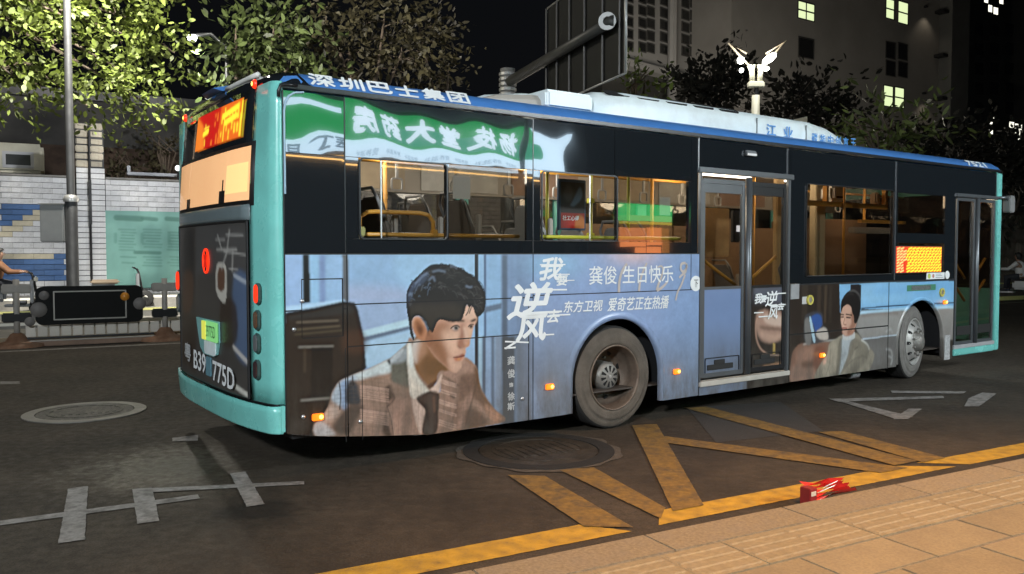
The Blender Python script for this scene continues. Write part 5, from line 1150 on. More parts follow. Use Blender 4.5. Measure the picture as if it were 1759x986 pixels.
for k in range(6): box('side_cupboard', (4.4+.8*k,2.1,.4),(5.18+.8*k,2.4,1.95+.12*(k%2)), M_cup, bus, .01)
for k in range(7): box('cove_advert', (1.2+1.2*k,2.365,2.27),(2.2+1.2*k,2.38,2.56), mat(('amber_advert','pale_advert','rust_advert')[k%3], ((.34,.27,.18),(.40,.39,.36),(.26,.16,.11))[k%3], .5, var=.2, scale=5), bus)
ud_ = S(1340,420,.8)[0]; box('tan_post', (ud_-.07,.8,.4),(ud_+.07,.86,2.6), mat('tan_post', (.42,.28,.13), .5), bus, .01)
ut_, zt2 = S(1232,390,1.0); box('tan_board', (ut_-.30,1.0,zt2-.35),(ut_+.22,1.05,zt2+.22), mat('tan_board', (.45,.28,.12), .5, var=.15), bus, .01)
ux_, zx_ = S(1266,395,.7); box('card_reader', (ux_-.06,.7,zx_-.14),(ux_+.06,.75,zx_+.22), M_black, bus, .01); box('reader_screen', (ux_-.01,.69,zx_-.02),(ux_+.05,.70,zx_+.05), glow('reader_white', (.9,.92,1), 1.2), bus)
MB().tube([(9.2,1.6,1.35),(9.05,1.3,1.35)], .012, 6).build('steering_column', M_body, bus)
for u_, y_ in ((1.3,1.25),(3.0,1.25),(5.0,1.0),(6.6,1.0),(8.2,.85)): lamp_light('cabin_light', (u_, y_, 2.5), 34, (1.0,.93,.80) if u_ < 4 else (1.0,.80,.56), .25, bus)

M_strap = mat('strap_grey', (.30,.30,.30), .5)
for k in range(14):
    u_ = .9+.62*k; mb = MB(); mb.box((u_-.012,1.24,2.28),(u_+.012,1.26,2.42)); frame_prism(mb, .12, .12, .03, .014, .018, Matrix(((1,0,0,u_),(0,0,-1,1.26),(0,1,0,2.22),(0,0,0,1)))); mb.build('hanging_strap', M_strap, bus)
for u_ in (2.6, 3.6, 4.6, 7.2): MB().tube([(u_,.42,1.3),(u_,.42,2.6)], .016, 8).build('hand_pole', M_railgreen if u_ < 4 else M_rail, bus, smooth=True)
for u_, y_ in ((2.75,1.0),(3.45,1.0),(3.75,.42)): seat(u_, y_, .80, 0, M_seat)
box('window_notice', (1.36,.020,2.02),(1.52,.022,2.20), mat('notice_paper', (.6,.6,.58), .6), bus); box('window_notice', (3.62,.020,1.95),(3.76,.022,2.12), mat('notice_paper', (.6,.6,.58), .6), bus)
# ------------------------------------------------------------------ the far side of the road, left
TW = 33.7                                   # the retaining wall's face, metres across from the camera
M_tile = mat('white_wall_tile', (.54,.54,.55), .5, var=.12, scale=7, rnd=.10, dirt=(.26,.25,.24), dscale=3, damt=.4)
M_tileblue = mat('blue_wall_tile', (.045,.11,.26), .5, var=.12, scale=7, rnd=.12)
M_tilecream = mat('cream_wall_tile', (.46,.41,.30), .5, var=.12, scale=7, rnd=.10)
M_grout = mat('dark_grout', (.05,.05,.052), .9, var=.2, scale=5)
M_block = mat('pale_stone_block', (.40,.36,.28), .8, var=.25, scale=5, rnd=.15, dirt=(.16,.10,.07), dscale=3, damt=.6)
def wall_s(px):                              # along-road position where a picture column meets the wall
    d = ray(px, 434); k = TW/Vector((d.x, d.y)).dot(RN); return Vector((d.x*k, d.y*k)).dot(RD)
def wall_at(px, py, t=TW):
    d = ray(px, py); k = t/Vector((d.x, d.y)).dot(RN); p = Vector((d.x*k, d.y*k)); return p.dot(RD), CAM_H+d.z*k
wall = empty('retaining_wall', R2(0, TW, 0), RA, 'white tiled retaining wall with a stepped blue mural behind the barrier', 'wall')
WTOP = 4.28
sp0, sp1 = wall_s(133), wall_s(182)
wb = MB(); wb.box((-9,.05,0),(sp1,.5,WTOP-.02)); wb.box((sp1,.05,0),(30,.5,WTOP-.02)); wb.build('wall_body', M_grout, wall)
box('coping', (-9,-.02,WTOP-.02),(sp0-.02,.55,WTOP+.06), M_farpave, wall, .02); box('coping', (sp1+.02,-.02,WTOP-.02),(30,.55,WTOP+.06), M_farpave, wall, .02)
tl, th = .62, .192
tm_ = {k: MB().box((0,0,0),(tl-.005,.06,th-.013)).mesh('tile', .004, 1) for k in ('w','b','c')}
for k, m_ in zip('wbc', (M_tile, M_tileblue, M_tilecream)): tm_[k].materials.append(m_)
rows = int(WTOP/th); cnt = 0; stuff = MB()
for r_ in range(rows):
    z = WTOP-.02-(r_+1)*th
    for c_ in range(-6, 50):
        s = -2.6+c_*tl+(tl/2 if r_ % 2 else 0)
        if s+tl > sp0-.02 and s < sp1+.02:          # cut tiles against the pillar
            if s < sp0-.05: stuff.box((s,.002,z),(sp0-.03,.06,z+th-.013))
            elif s+tl > sp1+.05: stuff.box((sp1+.03,.002,z),(s+tl-.005,.06,z+th-.013))
            continue
        kind = 'w'
        if s < sp0 and r_ >= 5:
            d0 = (s+1.95)/.5
            if r_-5 < 4.2-d0*1.35: kind = 'b'
            elif r_-5 < 5.2-d0*1.35: kind = 'c'
            if r_ >= 15-int(max(0, min(2, (s+.8)*1.6))): kind = 'b'
            elif r_ == 14-int(max(0, min(2, (s+.8)*1.6))): kind = 'c'
        vis_ = -2.1 < s < 4.4 and not (s > sp1 and 5 <= r_ <= 19) and r_ < 19
        if vis_ and cnt < 290:
            o = bpy.data.objects.new('tile', tm_[kind]); COL.objects.link(o); o.parent = wall; o.location = (s, random.uniform(-.004,.004), z); cnt += 1
        else: stuff.box((s,.002,z),(s+tl-.014,.06,z+th-.016))
tag(stuff.build('hidden_tiles', M_tile, wall), kind='stuff')
# pillar with stone blocks on top
pil = empty('stone_pillar', R2(sp0, TW-.35, 0), RA, 'tiled pillar topped with rough pale stone blocks, joining the white wall', 'pillar')
pw = sp1-sp0; box('core', (.02,.03,0),(pw-.02,.9,6.2), M_grout, pil)
pt_ = MB().box((0,0,0),(pw/2-.016,.05,th-.02)).mesh('tile', .008, 1); pt_.materials.append(M_tile)
pb_ = MB().box((0,0,0),(pw/2-.04,.08,.24)).mesh('block', .03, 2); pb_.materials.append(M_block)
for r_ in range(24):
    for c_ in range(2):
        o = bpy.data.objects.new('tile', pt_); COL.objects.link(o); o.parent = pil; o.location = (c_*pw/2+.008, 0, r_*th+.02)
for r_ in range(6):
    for c_ in range(2):
        o = bpy.data.objects.new('stone_block', pb_); COL.objects.link(o); o.parent = pil; o.location = (c_*pw/2+.01+random.uniform(-.02,.02), -.01+random.uniform(-.02,.02), 24*th+.03+r_*.265); o.rotation_euler = (0,random.uniform(-.03,.03),0)
pipe = MB().tube([(pw*.46,-.06,.6),(pw*.46,-.06,6.1)], .035, 8).build('drain_pipe', M_dark, pil)
box('pipe_sleeve', (pw*.42,-.12,2.6),(pw*.52,-.04,4.2), M_dark, pil, .01)
# teal notice banner on the wall
s0, zt = wall_at(180,361); s1, zb = wall_at(330,497); zt = wall_at(250,364)[1]; zb = wall_at(250,494)[1]
nb_ = empty('notice_banner', R2(s0, TW-.08, 0), RA, 'large teal notice banner with rows of dark green lettering hung on the white wall', 'banner')
w_, h_ = s1-s0+.6, zt-zb
SN = Sheet(0, w_, zb, zt, .03, (112,158,148)); nq = lambda px, py: (wall_at(px,py)[0]-s0, wall_at(px,py)[1])
for x0, x1, y, t_ in ((200,242,374,.20),(245,268,375,.14),(286,320,376,.16)): SN.stroke([nq(x0,y), nq(x1,y+2)], t_, (62,108,96), 1, .8, False)
r = random.Random(4)
for y in list(range(394,432,5))+list(range(441,460,5)):
    for x0, x1 in ((206,234),(248,278),(290,320)):
        if r.random() < .9: SN.stroke([nq(x0+r.uniform(-3,4), y), nq(x1-r.uniform(0,6), y+1)], .05, (78,124,112), 0, .75, False)
for x in (198,244,290): SN.stroke([nq(x,402), nq(x,416)], .10, (84,132,120), 1, .6, False)
SN.stroke([nq(232,433.5), nq(274,434.5)], .12, (70,116,104), 0, .9, False)
mb = bpy.data.objects; us_ = np.linspace(0, w_, 90); zs_ = np.linspace(zb, zt, 90)
link('banner_print', grid_mesh('banner_print', lambda U, Z: (U, .006*np.sin(U*3+Z*2), Z), us_, zs_, SN), print_mat('banner_cloth', .6), nb_)
box('banner_edge', (-.02,.012,zb-.02),(w_,.05,zt+.02), mat('banner_teal', (.16,.32,.28), .6), nb_)
# ledge, dark bank and things above the wall
bank = tag(MB().add([R2(-14,TW+.4,WTOP-.1), R2(34,TW+.4,WTOP-.1), R2(34,TW+7,6.2), R2(-14,TW+7,6.2), R2(34,TW+7.1,6.2), R2(-14,TW+7.1,6.2), R2(34,TW+22,9.5), R2(-14,TW+22,9.5), R2(34,TW+6.0,4.45), R2(-14,TW+6.0,4.45)], [(0,1,8,9),(9,8,2,3),(3,2,4,5),(5,4,6,7)]).build('planted_bank', mat('bank_soil', (.055,.036,.026), .95, var=.5, scale=1.6, bump=.5, bscale=5)), kind='structure')
up = empty('upper_wall', R2(0, TW+7.2, 0), RA, 'dim grey upper wall on the bank above the white tiles', 'wall')
M_dimwall = mat('dim_wall', (.045,.044,.043), .9, var=.35, scale=.9, dirt=(.03,.03,.03), dscale=.7, damt=.7)
box('wall_body', (-16,0,5.2),(36,.4,8.2), M_dimwall, up); box('ledge', (-16,-.25,8.2),(36,.5,8.6), M_dark, up)
cb_c = wall_at(0,270,TW+4)
cab = empty('site_cabin', R2(wall_at(75,270,TW+4)[0], TW+4, 0), RA, 'cream rounded cabin with a small grey framed window above the wall', 'cabin')
z0_, z1_ = wall_at(40,297,TW+4)[1], wall_at(40,246,TW+4)[1]; wc = wall_at(75,270,TW+4)[0]-wall_at(-60,270,TW+4)[0]
M_cream = mat('cream_panel', (.52,.50,.40), .5, var=.08, scale=2, dirt=(.36,.33,.26), dscale=1.5, damt=.5)
MB().box((-wc,0,z0_),(0,2.2,z1_)).build('body', M_cream, cab, .12)
x0_, x1_ = -(wall_at(75,270,TW+4)[0]-wall_at(4,270,TW+4)[0]), -(wall_at(75,270,TW+4)[0]-wall_at(58,270,TW+4)[0])
zc_ = (wall_at(30,262,TW+4)[1]+wall_at(30,287,TW+4)[1])/2; hh_ = wall_at(30,260,TW+4)[1]-wall_at(30,288,TW+4)[1]
wn = MB(); FM = Matrix(((1,0,0,(x0_+x1_)/2),(0,0,-1,0),(0,1,0,zc_),(0,0,0,1))); frame_prism(wn, x1_-x0_, hh_, .02, .11, .05, FM)
wn_o = wn.build('window', mat('pale_window_frame', (.45,.46,.48), .5), cab); box('pane', (x0_+.1,-.02,zc_-hh_/2+.1),(x1_-.1,.0,zc_+hh_/2-.1), mat('dim_pane', (.03,.034,.034), .15), wn_o)
wn2 = box('window', (x0_-1.3,-.03,zc_-hh_/2),(x0_-.12,.0,zc_+hh_/2), mat('dim_pane', (.03,.034,.034), .15), cab)
# a pale basin and bright lamp among the plants
bs = empty('stone_basin', R2(wall_at(262,297,TW+1.6)[0], TW+1.6, wall_at(262,302,TW+1.6)[1]), RA, 'pale stone trough among dark plants above the white wall', 'planter')
MB().box((-.9,0,0),(.9,.5,.12)).box((-.9,0,.12),(-.78,.5,.36)).build('trough', mat('trough_stone', (.36,.37,.40), .6, var=.15), bs, .02)
bl = empty('globe_lamp', R2(wall_at(306,291,TW+.8)[0], TW+.8, 0), RA, 'small white globe lamp lit at the end of the tiled wall', 'lamp')
zg = wall_at(306,289,TW+.8)[1]; MB().tube([(0,0,WTOP),(0,0,zg)], .04, 8).build('stem', M_dark, bl)
gm = bpy.data.meshes.new('globe'); bm = bmesh.new(); bmesh.ops.create_uvsphere(bm, u_segments=16, v_segments=10, radius=.11); bm.to_mesh(gm); bm.free(); gl = link('globe', gm, glow('lamp_white', (.95,1,1), 2.5), bl, True); gl.location = (0,0,zg)

# ------------------------------------------------------------------ plants
def leaf_mat(name, c, trans=.35, var=.35):
    m = bpy.data.materials.new(name); m.use_nodes = True; N = m.node_tree.nodes; L = m.node_tree.links; b = N['Principled BSDF']
    gi = N.new('ShaderNodeNewGeometry'); r = N.new('ShaderNodeMapRange'); r.inputs['To Min'].default_value = 1-var; r.inputs['To Max'].default_value = 1+var; L.new(gi.outputs['Random Per Island'], r.inputs['Value'])
    rgb = N.new('ShaderNodeRGB'); rgb.outputs[0].default_value = (*c, 1); v = N.new('ShaderNodeVectorMath'); v.operation = 'SCALE'; L.new(rgb.outputs[0], v.inputs[0]); L.new(r.outputs['Result'], v.inputs['Scale'])
    L.new(v.outputs[0], b.inputs['Base Color']); b.inputs['Roughness'].default_value = .6 if max(c) > .05 else .9
    t = N.new('ShaderNodeBsdfTranslucent'); L.new(v.outputs[0], t.inputs['Color']); x = N.new('ShaderNodeMixShader'); x.inputs[0].default_value = trans
    L.new(b.outputs[0], x.inputs[1]); L.new(t.outputs[0], x.inputs[2]); L.new(x.outputs[0], N['Material Output'].inputs['Surface']); return m
def leaf_pts(L0, W0):
    return np.array([(0,0,0),(L0*.35,W0*.5,.02*L0),(L0*.75,W0*.38,-.03*L0),(L0,0,-.12*L0),(L0*.75,-W0*.38,-.03*L0),(L0*.35,-W0*.5,.02*L0)])
def crown(name, clumps, n, L0, W0, m, parent, droop=.3, singles=0):
    """leaves gathered on twigs spread through the clumps' volume"""
    base = leaf_pts(L0, W0); V = []; F = []
    wts = np.array([c[3]*c[4]*c[5] for c in clumps]); wts = wts/wts.sum()
    one = None; done = 0
    if singles:
        one = bpy.data.meshes.new('leaf'); one.from_pydata([tuple(p) for p in base], [], [(0,1,2,3,4,5)]); one.materials.append(m)
    k = 0
    while k < n:
        c = clumps[RNG.choice(len(clumps), p=wts)]
        d = RNG.normal(size=3); d /= np.linalg.norm(d); p = np.array(c[:3]) + d*np.array(c[3:6])*(RNG.uniform(.25,1)**.55)
        td = d*np.array([1,1,.5]) + RNG.normal(size=3)*.5; td[2] -= droop; td /= np.linalg.norm(td); tl_ = L0*RNG.uniform(2.5,6)
        for j in range(RNG.integers(6, 14)):
            q = p + td*tl_*j/10 + RNG.normal(size=3)*L0*.35
            x = td + RNG.normal(size=3)*.9; x[2] -= droop*.6; x /= np.linalg.norm(x); y = np.cross(x, RNG.normal(size=3)+np.array([0,0,1.2])); y /= np.linalg.norm(y)+1e-9; z = np.cross(x, y); s = RNG.uniform(.6,1.25)
            if done < singles and RNG.random() < .12:
                o = bpy.data.objects.new('leaf', one); COL.objects.link(o); o.parent = parent
                o.matrix_local = Matrix(((x[0]*s,y[0]*s,z[0]*s,q[0]),(x[1]*s,y[1]*s,z[1]*s,q[1]),(x[2]*s,y[2]*s,z[2]*s,q[2]),(0,0,0,1))); done += 1
            else: V.append(base@np.array([x, y, z])*s + q)
            k += 1
    V = np.concatenate(V); me = bpy.data.meshes.new(name); nl = len(V)//6
    me.vertices.add(len(V)); me.vertices.foreach_set('co', V.ravel()); me.loops.add(len(V)); me.loops.foreach_set('vertex_index', np.arange(len(V))); me.polygons.add(nl); me.polygons.foreach_set('loop_start', np.arange(0, len(V), 6)); me.update(calc_edges=True)
    return tag(link(name, me, m, parent), kind='stuff')
def tree(base, label, clumps, n, leaf, m, r0=.18, fz=None, name='tree', singles=0, droop=.3, group=None, cat='tree'):
    e = empty(name, base, 0, label, cat, group)
    b = Vector(base); top = max(c[2] for c in clumps); mid = min(c[2] for c in clumps)
    ctr = Vector((sum(c[0] for c in clumps)/len(clumps), sum(c[1] for c in clumps)/len(clumps), 0))
    fork = Vector((ctr.x*.25, ctr.y*.25, mid*.62)) if fz is None else Vector((0,0,fz))
    MB().tube([(0,0,-.1),(fork.x*.3,fork.y*.3,fork.z*.5),tuple(fork)], [r0*1.25, r0, r0*.8], 10).build('trunk', M_bark, e, smooth=True)
    for c in clumps:
        p = Vector(c[:3]); mdl = fork.lerp(p, .5)+Vector((random.uniform(-.3,.3),random.uniform(-.3,.3),.35))
        tip = p+Vector((0,0,c[5]*.4)); MB().tube([tuple(fork), tuple(mdl), tuple(p), tuple(tip)], [r0*.6, r0*.36, r0*.2, r0*.06], 6).build('limb', M_bark, e, smooth=True)
        mb = MB()
        for k in range(7):
            d = Vector((random.gauss(0,1),random.gauss(0,1),random.gauss(0,.6))).normalized(); a = mdl.lerp(p, random.random()); z_ = a+Vector((d.x*c[3],d.y*c[4],d.z*c[5]))*.85
            mb.tube([tuple(a), tuple(a.lerp(z_,.5)+Vector((0,0,.1))), tuple(z_)], [r0*.12, r0*.08, r0*.03], 5)
        tag(mb.build('twigs', M_bark, e), kind='stuff')
    crown('crown', clumps, n, leaf[0], leaf[1], m, e, droop, singles); return e
def rel(px, py, Y, base): p = D(px, py, Y); return (p.x-base.x, p.y-base.y, p.z)
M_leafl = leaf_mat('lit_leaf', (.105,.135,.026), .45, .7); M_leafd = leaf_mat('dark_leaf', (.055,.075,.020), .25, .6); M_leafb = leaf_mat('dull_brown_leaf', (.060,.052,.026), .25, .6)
b0 = D(-250,434,19.5); b0.z = 0
def clumpset(lst, base): return [(*rel(px, py, Y, base), rx_, ry_, rz_) for px, py, Y, rx_, ry_, rz_ in lst]
lt = clumpset([(35,60,19.5,1.0,1.0,.75),(105,25,20.0,1.0,1.0,.6),(20,130,19.0,.75,.8,.55),(70,150,20.5,.7,.8,.5),(165,125,20.5,.8,.9,.55),(225,130,21.5,.75,.9,.5),(215,60,22,.85,1,.5),(262,45,22.5,.8,.9,.55),(255,180,21.5,.55,.6,.28),(155,185,20.5,.5,.6,.3),(300,90,23.5,.6,.7,.45),(60,-40,20,1.6,1.3,.8),(220,-40,22,1.6,1.2,.7)], b0)
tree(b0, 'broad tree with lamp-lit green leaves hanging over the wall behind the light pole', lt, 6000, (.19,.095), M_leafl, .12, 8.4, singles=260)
for k, (bx, Y, lst, lab, n, m_) in enumerate((
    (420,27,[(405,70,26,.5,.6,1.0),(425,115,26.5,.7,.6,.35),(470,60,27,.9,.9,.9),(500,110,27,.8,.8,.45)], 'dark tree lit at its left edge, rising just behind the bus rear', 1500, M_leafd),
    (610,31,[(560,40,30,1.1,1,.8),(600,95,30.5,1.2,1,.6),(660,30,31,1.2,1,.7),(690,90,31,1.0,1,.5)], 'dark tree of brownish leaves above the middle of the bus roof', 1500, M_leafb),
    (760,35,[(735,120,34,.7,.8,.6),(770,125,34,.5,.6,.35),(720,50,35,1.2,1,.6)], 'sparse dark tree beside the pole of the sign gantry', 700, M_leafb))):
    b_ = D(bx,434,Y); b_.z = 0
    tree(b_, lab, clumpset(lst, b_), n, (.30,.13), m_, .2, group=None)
def shrub(px, py0, py1, Y, wd, n, label, m, name='shrub', leaf=(.26,.11)):
    a = D(px, py1, Y); b_ = D(px, py0, Y); b_.z = a.z-.0
    h = D(px,py0,Y).z-a.z; e = empty(name, (a.x, a.y, a.z), 0, label, 'shrub')
    mb = MB()
    for k in range(7): mb.tube([(0,0,-.4),(random.uniform(-.3,.3)*wd,random.uniform(-.3,.3),h*.5),(random.uniform(-.5,.5)*wd,random.uniform(-.4,.4),h*random.uniform(.7,1.1))], [.05,.035,.012], 5)
    tag(mb.build('stems', M_bark, e), kind='stuff'); crown('crown', [(0,0,h*.5,wd*.5,.5,h*.5),(-wd*.25,0,h*.35,wd*.3,.5,h*.35),(wd*.25,0,h*.3,wd*.3,.5,h*.4)], n, *leaf, m, e, -.1); return e
shrub(1095,120,180,26,1.0,240,'green shrub between the sign gantry and the roof unit',leaf_mat('green_leaf',(.085,.12,.025),.3))
shrub(1515,195,262,24,1.9,420,'bush with green and brown leaves above the front of the bus roof',leaf_mat('bush_leaf',(.10,.13,.04),.3,.6), leaf=(.34,.10))
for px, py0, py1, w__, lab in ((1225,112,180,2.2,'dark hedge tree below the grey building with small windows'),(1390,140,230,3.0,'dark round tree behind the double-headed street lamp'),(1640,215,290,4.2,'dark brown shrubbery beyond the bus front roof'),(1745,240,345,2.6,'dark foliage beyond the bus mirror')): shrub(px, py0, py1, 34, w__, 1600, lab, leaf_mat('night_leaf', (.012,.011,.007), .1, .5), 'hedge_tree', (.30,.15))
for px, py0, py1, w__, Y, lab, nn in ((205,262,312,1.6,36,'dark plant over the wall beside the stone pillar',260),(285,225,300,1.7,36,'dark plant with a few pale leaves by the stone trough',300),(40,295,316,2.2,36,'low dark plants under the cream cabin',200),(110,275,318,1.2,36.5,'low dark plant between the cabin and the stone pillar',160)): shrub(px, py0, py1, Y, w__, nn, lab, M_leafb if Y == 36 else M_leafd, 'plant', (.24,.12))

# ------------------------------------------------------------------ light pole with a control box
pb = D(124,434,18.2); pb.z = .10; XR = 0.0
lp = empty('light_pole', pb, 0, 'grey steel light pole with a metal control box beside the white wall', 'light pole')
MB().lathe([(.14,0),(.14,.02),(.128,.03),(.125,2.6),(.10,2.64),(.085,2.68),(.072,9.5)], 20, None).build('shaft', M_pole, lp, smooth=False)
for p in lp.children[0].data.polygons: p.use_smooth = True
bxw = 40/1430*18.2; zt_, zb__ = D(0,352,18.2).z-.1, D(0,416,18.2).z-.1
bx_ = MB().box((-.10-bxw,-.16,zb__),(-.10,.12,zt_)).build('control_box', mat('box_grey', (.30,.31,.31), .45, metal=.2, var=.1, scale=3), lp, .02); MB().box((-.12-bxw,-.18,zt_),(-.09,.14,zt_+.025)).build('box_lid', M_polelite, bx_)
MB().lathe([(.15,2.60),(.16,2.66),(.13,2.74),(.08,2.76)], 20).build('collar', M_polelite, lp, smooth=True)
MB().tube([(0,0,9.3),(.3,-.25,9.75),(1.3,-1.0,9.9)], .045, 8).build('lamp_arm', M_pole, lp, smooth=True); hd = MB().box((-.18,-.5,-.05),(.18,.5,.08)).build('lamp_head', M_pole, lp, .04); hd.location = (1.6,-1.25,9.88); hd.rotation_euler = (0,0,.9); ld_ = box('lamp_lens', (-.14,-.42,-.065),(.14,.42,-.05), glow('street_white', (1,.97,.88), 12), hd)
lamp_light('street_light', (1.6,-1.25,9.70), 15000, (1,.96,.86), .2, lp, 128, (-3.2,13,4.0), .5); lamp_light('street_light_road', (1.7,-1.3,9.65), 1300, (1,.93,.80), .2, lp)
# the lamp glimpsed through the leaves
q = D(330,70,25.5); l2 = empty('street_lamp', (q.x, q.y, .1), 0, 'white street lamp shining through the leaves behind the bus rear', 'street lamp')
MB().tube([(.9,.4,0),(.9,.4,q.z-.2),(.5,.2,q.z+.15),(0,0,q.z+.06)], .06, 8).build('post', M_pole, l2, smooth=True)
MB().lathe([(.12,q.z+.06),(.14,q.z),(.12,q.z-.08),(.001,q.z-.10)], 16).build('lamp_head', glow('lamp_white_hot', (1,1,.98), 14), l2, smooth=True); lamp_light('street_light', (0,-.1,q.z-.4), 2100, (.95,.97,1), .15, l2, 125, (-5.0,6.5,2.6), .5)

# ------------------------------------------------------------------ railing barrier with a black board
def post(px, py, lab):
    c = G(px, py, 0); hgt = (D(px,478 if px > 100 else 480,c.y).z); e = empty('barrier_post', c, RA+.12, lab, 'barrier post')
    M_bp = mat('barrier_grey', (.30,.28,.25), .6, var=.15, scale=6); M_foot = mat('rusty_foot', (.20,.10,.055), .8, var=.3, scale=8, dirt=(.28,.22,.16), dscale=5, damt=.5)
    MB().tube([(0,0,.05),(0,0,hgt)], .05, 10).build('post', M_bp, e, smooth=True); MB().box((-.22,-.05,hgt-.24),(.22,.05,hgt-.08)).build('top_bracket', M_bp, e, .02); MB().box((-.22,-.05,.42),(.22,.05,.58)).build('lower_bracket', M_dark, e, .02)
    MB().lathe([(.33,0),(.32,.05),(.14,.10),(.08,.22),(.05,.24)], 18, Matrix.Scale(1.3,4,(1,0,0))).build('foot', M_foot, e, smooth=True); return c
ca = post(30,596,'grey barrier post with a rusty foot at the left edge'); cb2 = post(284,584,'grey barrier post with a rusty foot next to the bus rear')
dv = (cb2-ca); yb = math.atan2(dv.y, dv.x); mid = ca.lerp(cb2, .5)
bar = empty('road_barrier', mid, yb, 'wide black rounded board with a pale inner frame hung on the road barrier', 'barrier')
L2_ = dv.length; zA, zB = .36, 1.02
BM_ = Matrix(((1,0,0,0),(0,0,-1,0),(0,1,0,0),(0,0,0,1)))
bw_ = L2_*.72; BT = Matrix.Translation((-.05,-.02,(zA+zB)/2)) @ BM_
MB().prism(rrect(bw_, zB-zA, .12), .10, BT).build('board', mat('board_black', (.004,.0045,.004), .6, var=.2, scale=5, spec=.15), bar, .01)
fr_ = MB(); frame_prism(fr_, bw_*.68, (zB-zA)*.76, .01, .022, .02, Matrix.Translation((.0,0,.0)) @ BT @ Matrix.Translation((0,0,.10))); fr_.build('inner_frame', mat('pale_frame', (.30,.29,.26), .5, metal=.4), bar)
MB().lathe([(.075,0),(.07,.02),(.001,.03)], 16, BT @ Matrix.Translation((bw_*.325,(zB-zA)*.20,.12))).build('orange_reflector', mat('orange_plastic', (.55,.22,.03), .3), bar, smooth=True)
for x, y, r_ in ((-bw_*.42,.18,.08),(-bw_*.47,-.06,.13),(bw_*.47,-.0,.11),(-bw_*.55,-.26,.08)): MB().lathe([(r_,0),(r_*.9,.02),(.001,.03)], 16, BT @ Matrix.Translation((x,y,.10))).build('round_clamp', mat('clamp_grey', (.16,.15,.14), .6, var=.2), bar, smooth=True)
M_picket = mat('dull_white_picket', (.55,.51,.45), .6, var=.12, scale=5, rnd=.1)
pk = MB().box((0,-.02,0),(.155,.02,.20)).mesh('picket', .01, 1); pk.materials.append(M_picket)
for k in range(14):
    o = bpy.data.objects.new('picket', pk); COL.objects.link(o); o.parent = bar; o.location = (-bw_*.62+k*.178, .02, .155)
box('lower_rail', (-bw_*.62,-.03,.12),(bw_*.58,.03,.15), M_dark, bar); box('base_rail', (-L2_*.52,-.08,.0),(L2_*.52,.08,.09), mat('base_rail_brown', (.20,.13,.09), .7, var=.2, scale=5), bar, .01); box('base_rail_strip', (-L2_*.52,-.085,.085),(L2_*.52,.06,.098), mat('pale_strip', (.40,.37,.33), .6), bar)
# painted kerb steps behind the barrier
M_kwhite = mat('white_kerb_paint', (.80,.78,.70), .6, var=.15, scale=3); M_kyel = mat('yellow_kerb_paint', (.68,.66,.25), .6, var=.15, scale=3)
for t_, z_, m_, nm in ((19.0,.22,M_kwhite,'white'),(21.5,.30,M_kyel,'pale yellow'),(25.0,.42,M_kwhite,'long white')):
    e = empty('kerb_step', R2(-3,t_,.10), RA, '%s painted low kerb line behind the barrier board' % nm, 'kerb'); box('step', (-22,0,-.1),(60,.28,z_-.10), M_farpave, e, .02); box('painted_top', (-22,-.004,z_-.16),(60,.0,z_-.105), m_, e)

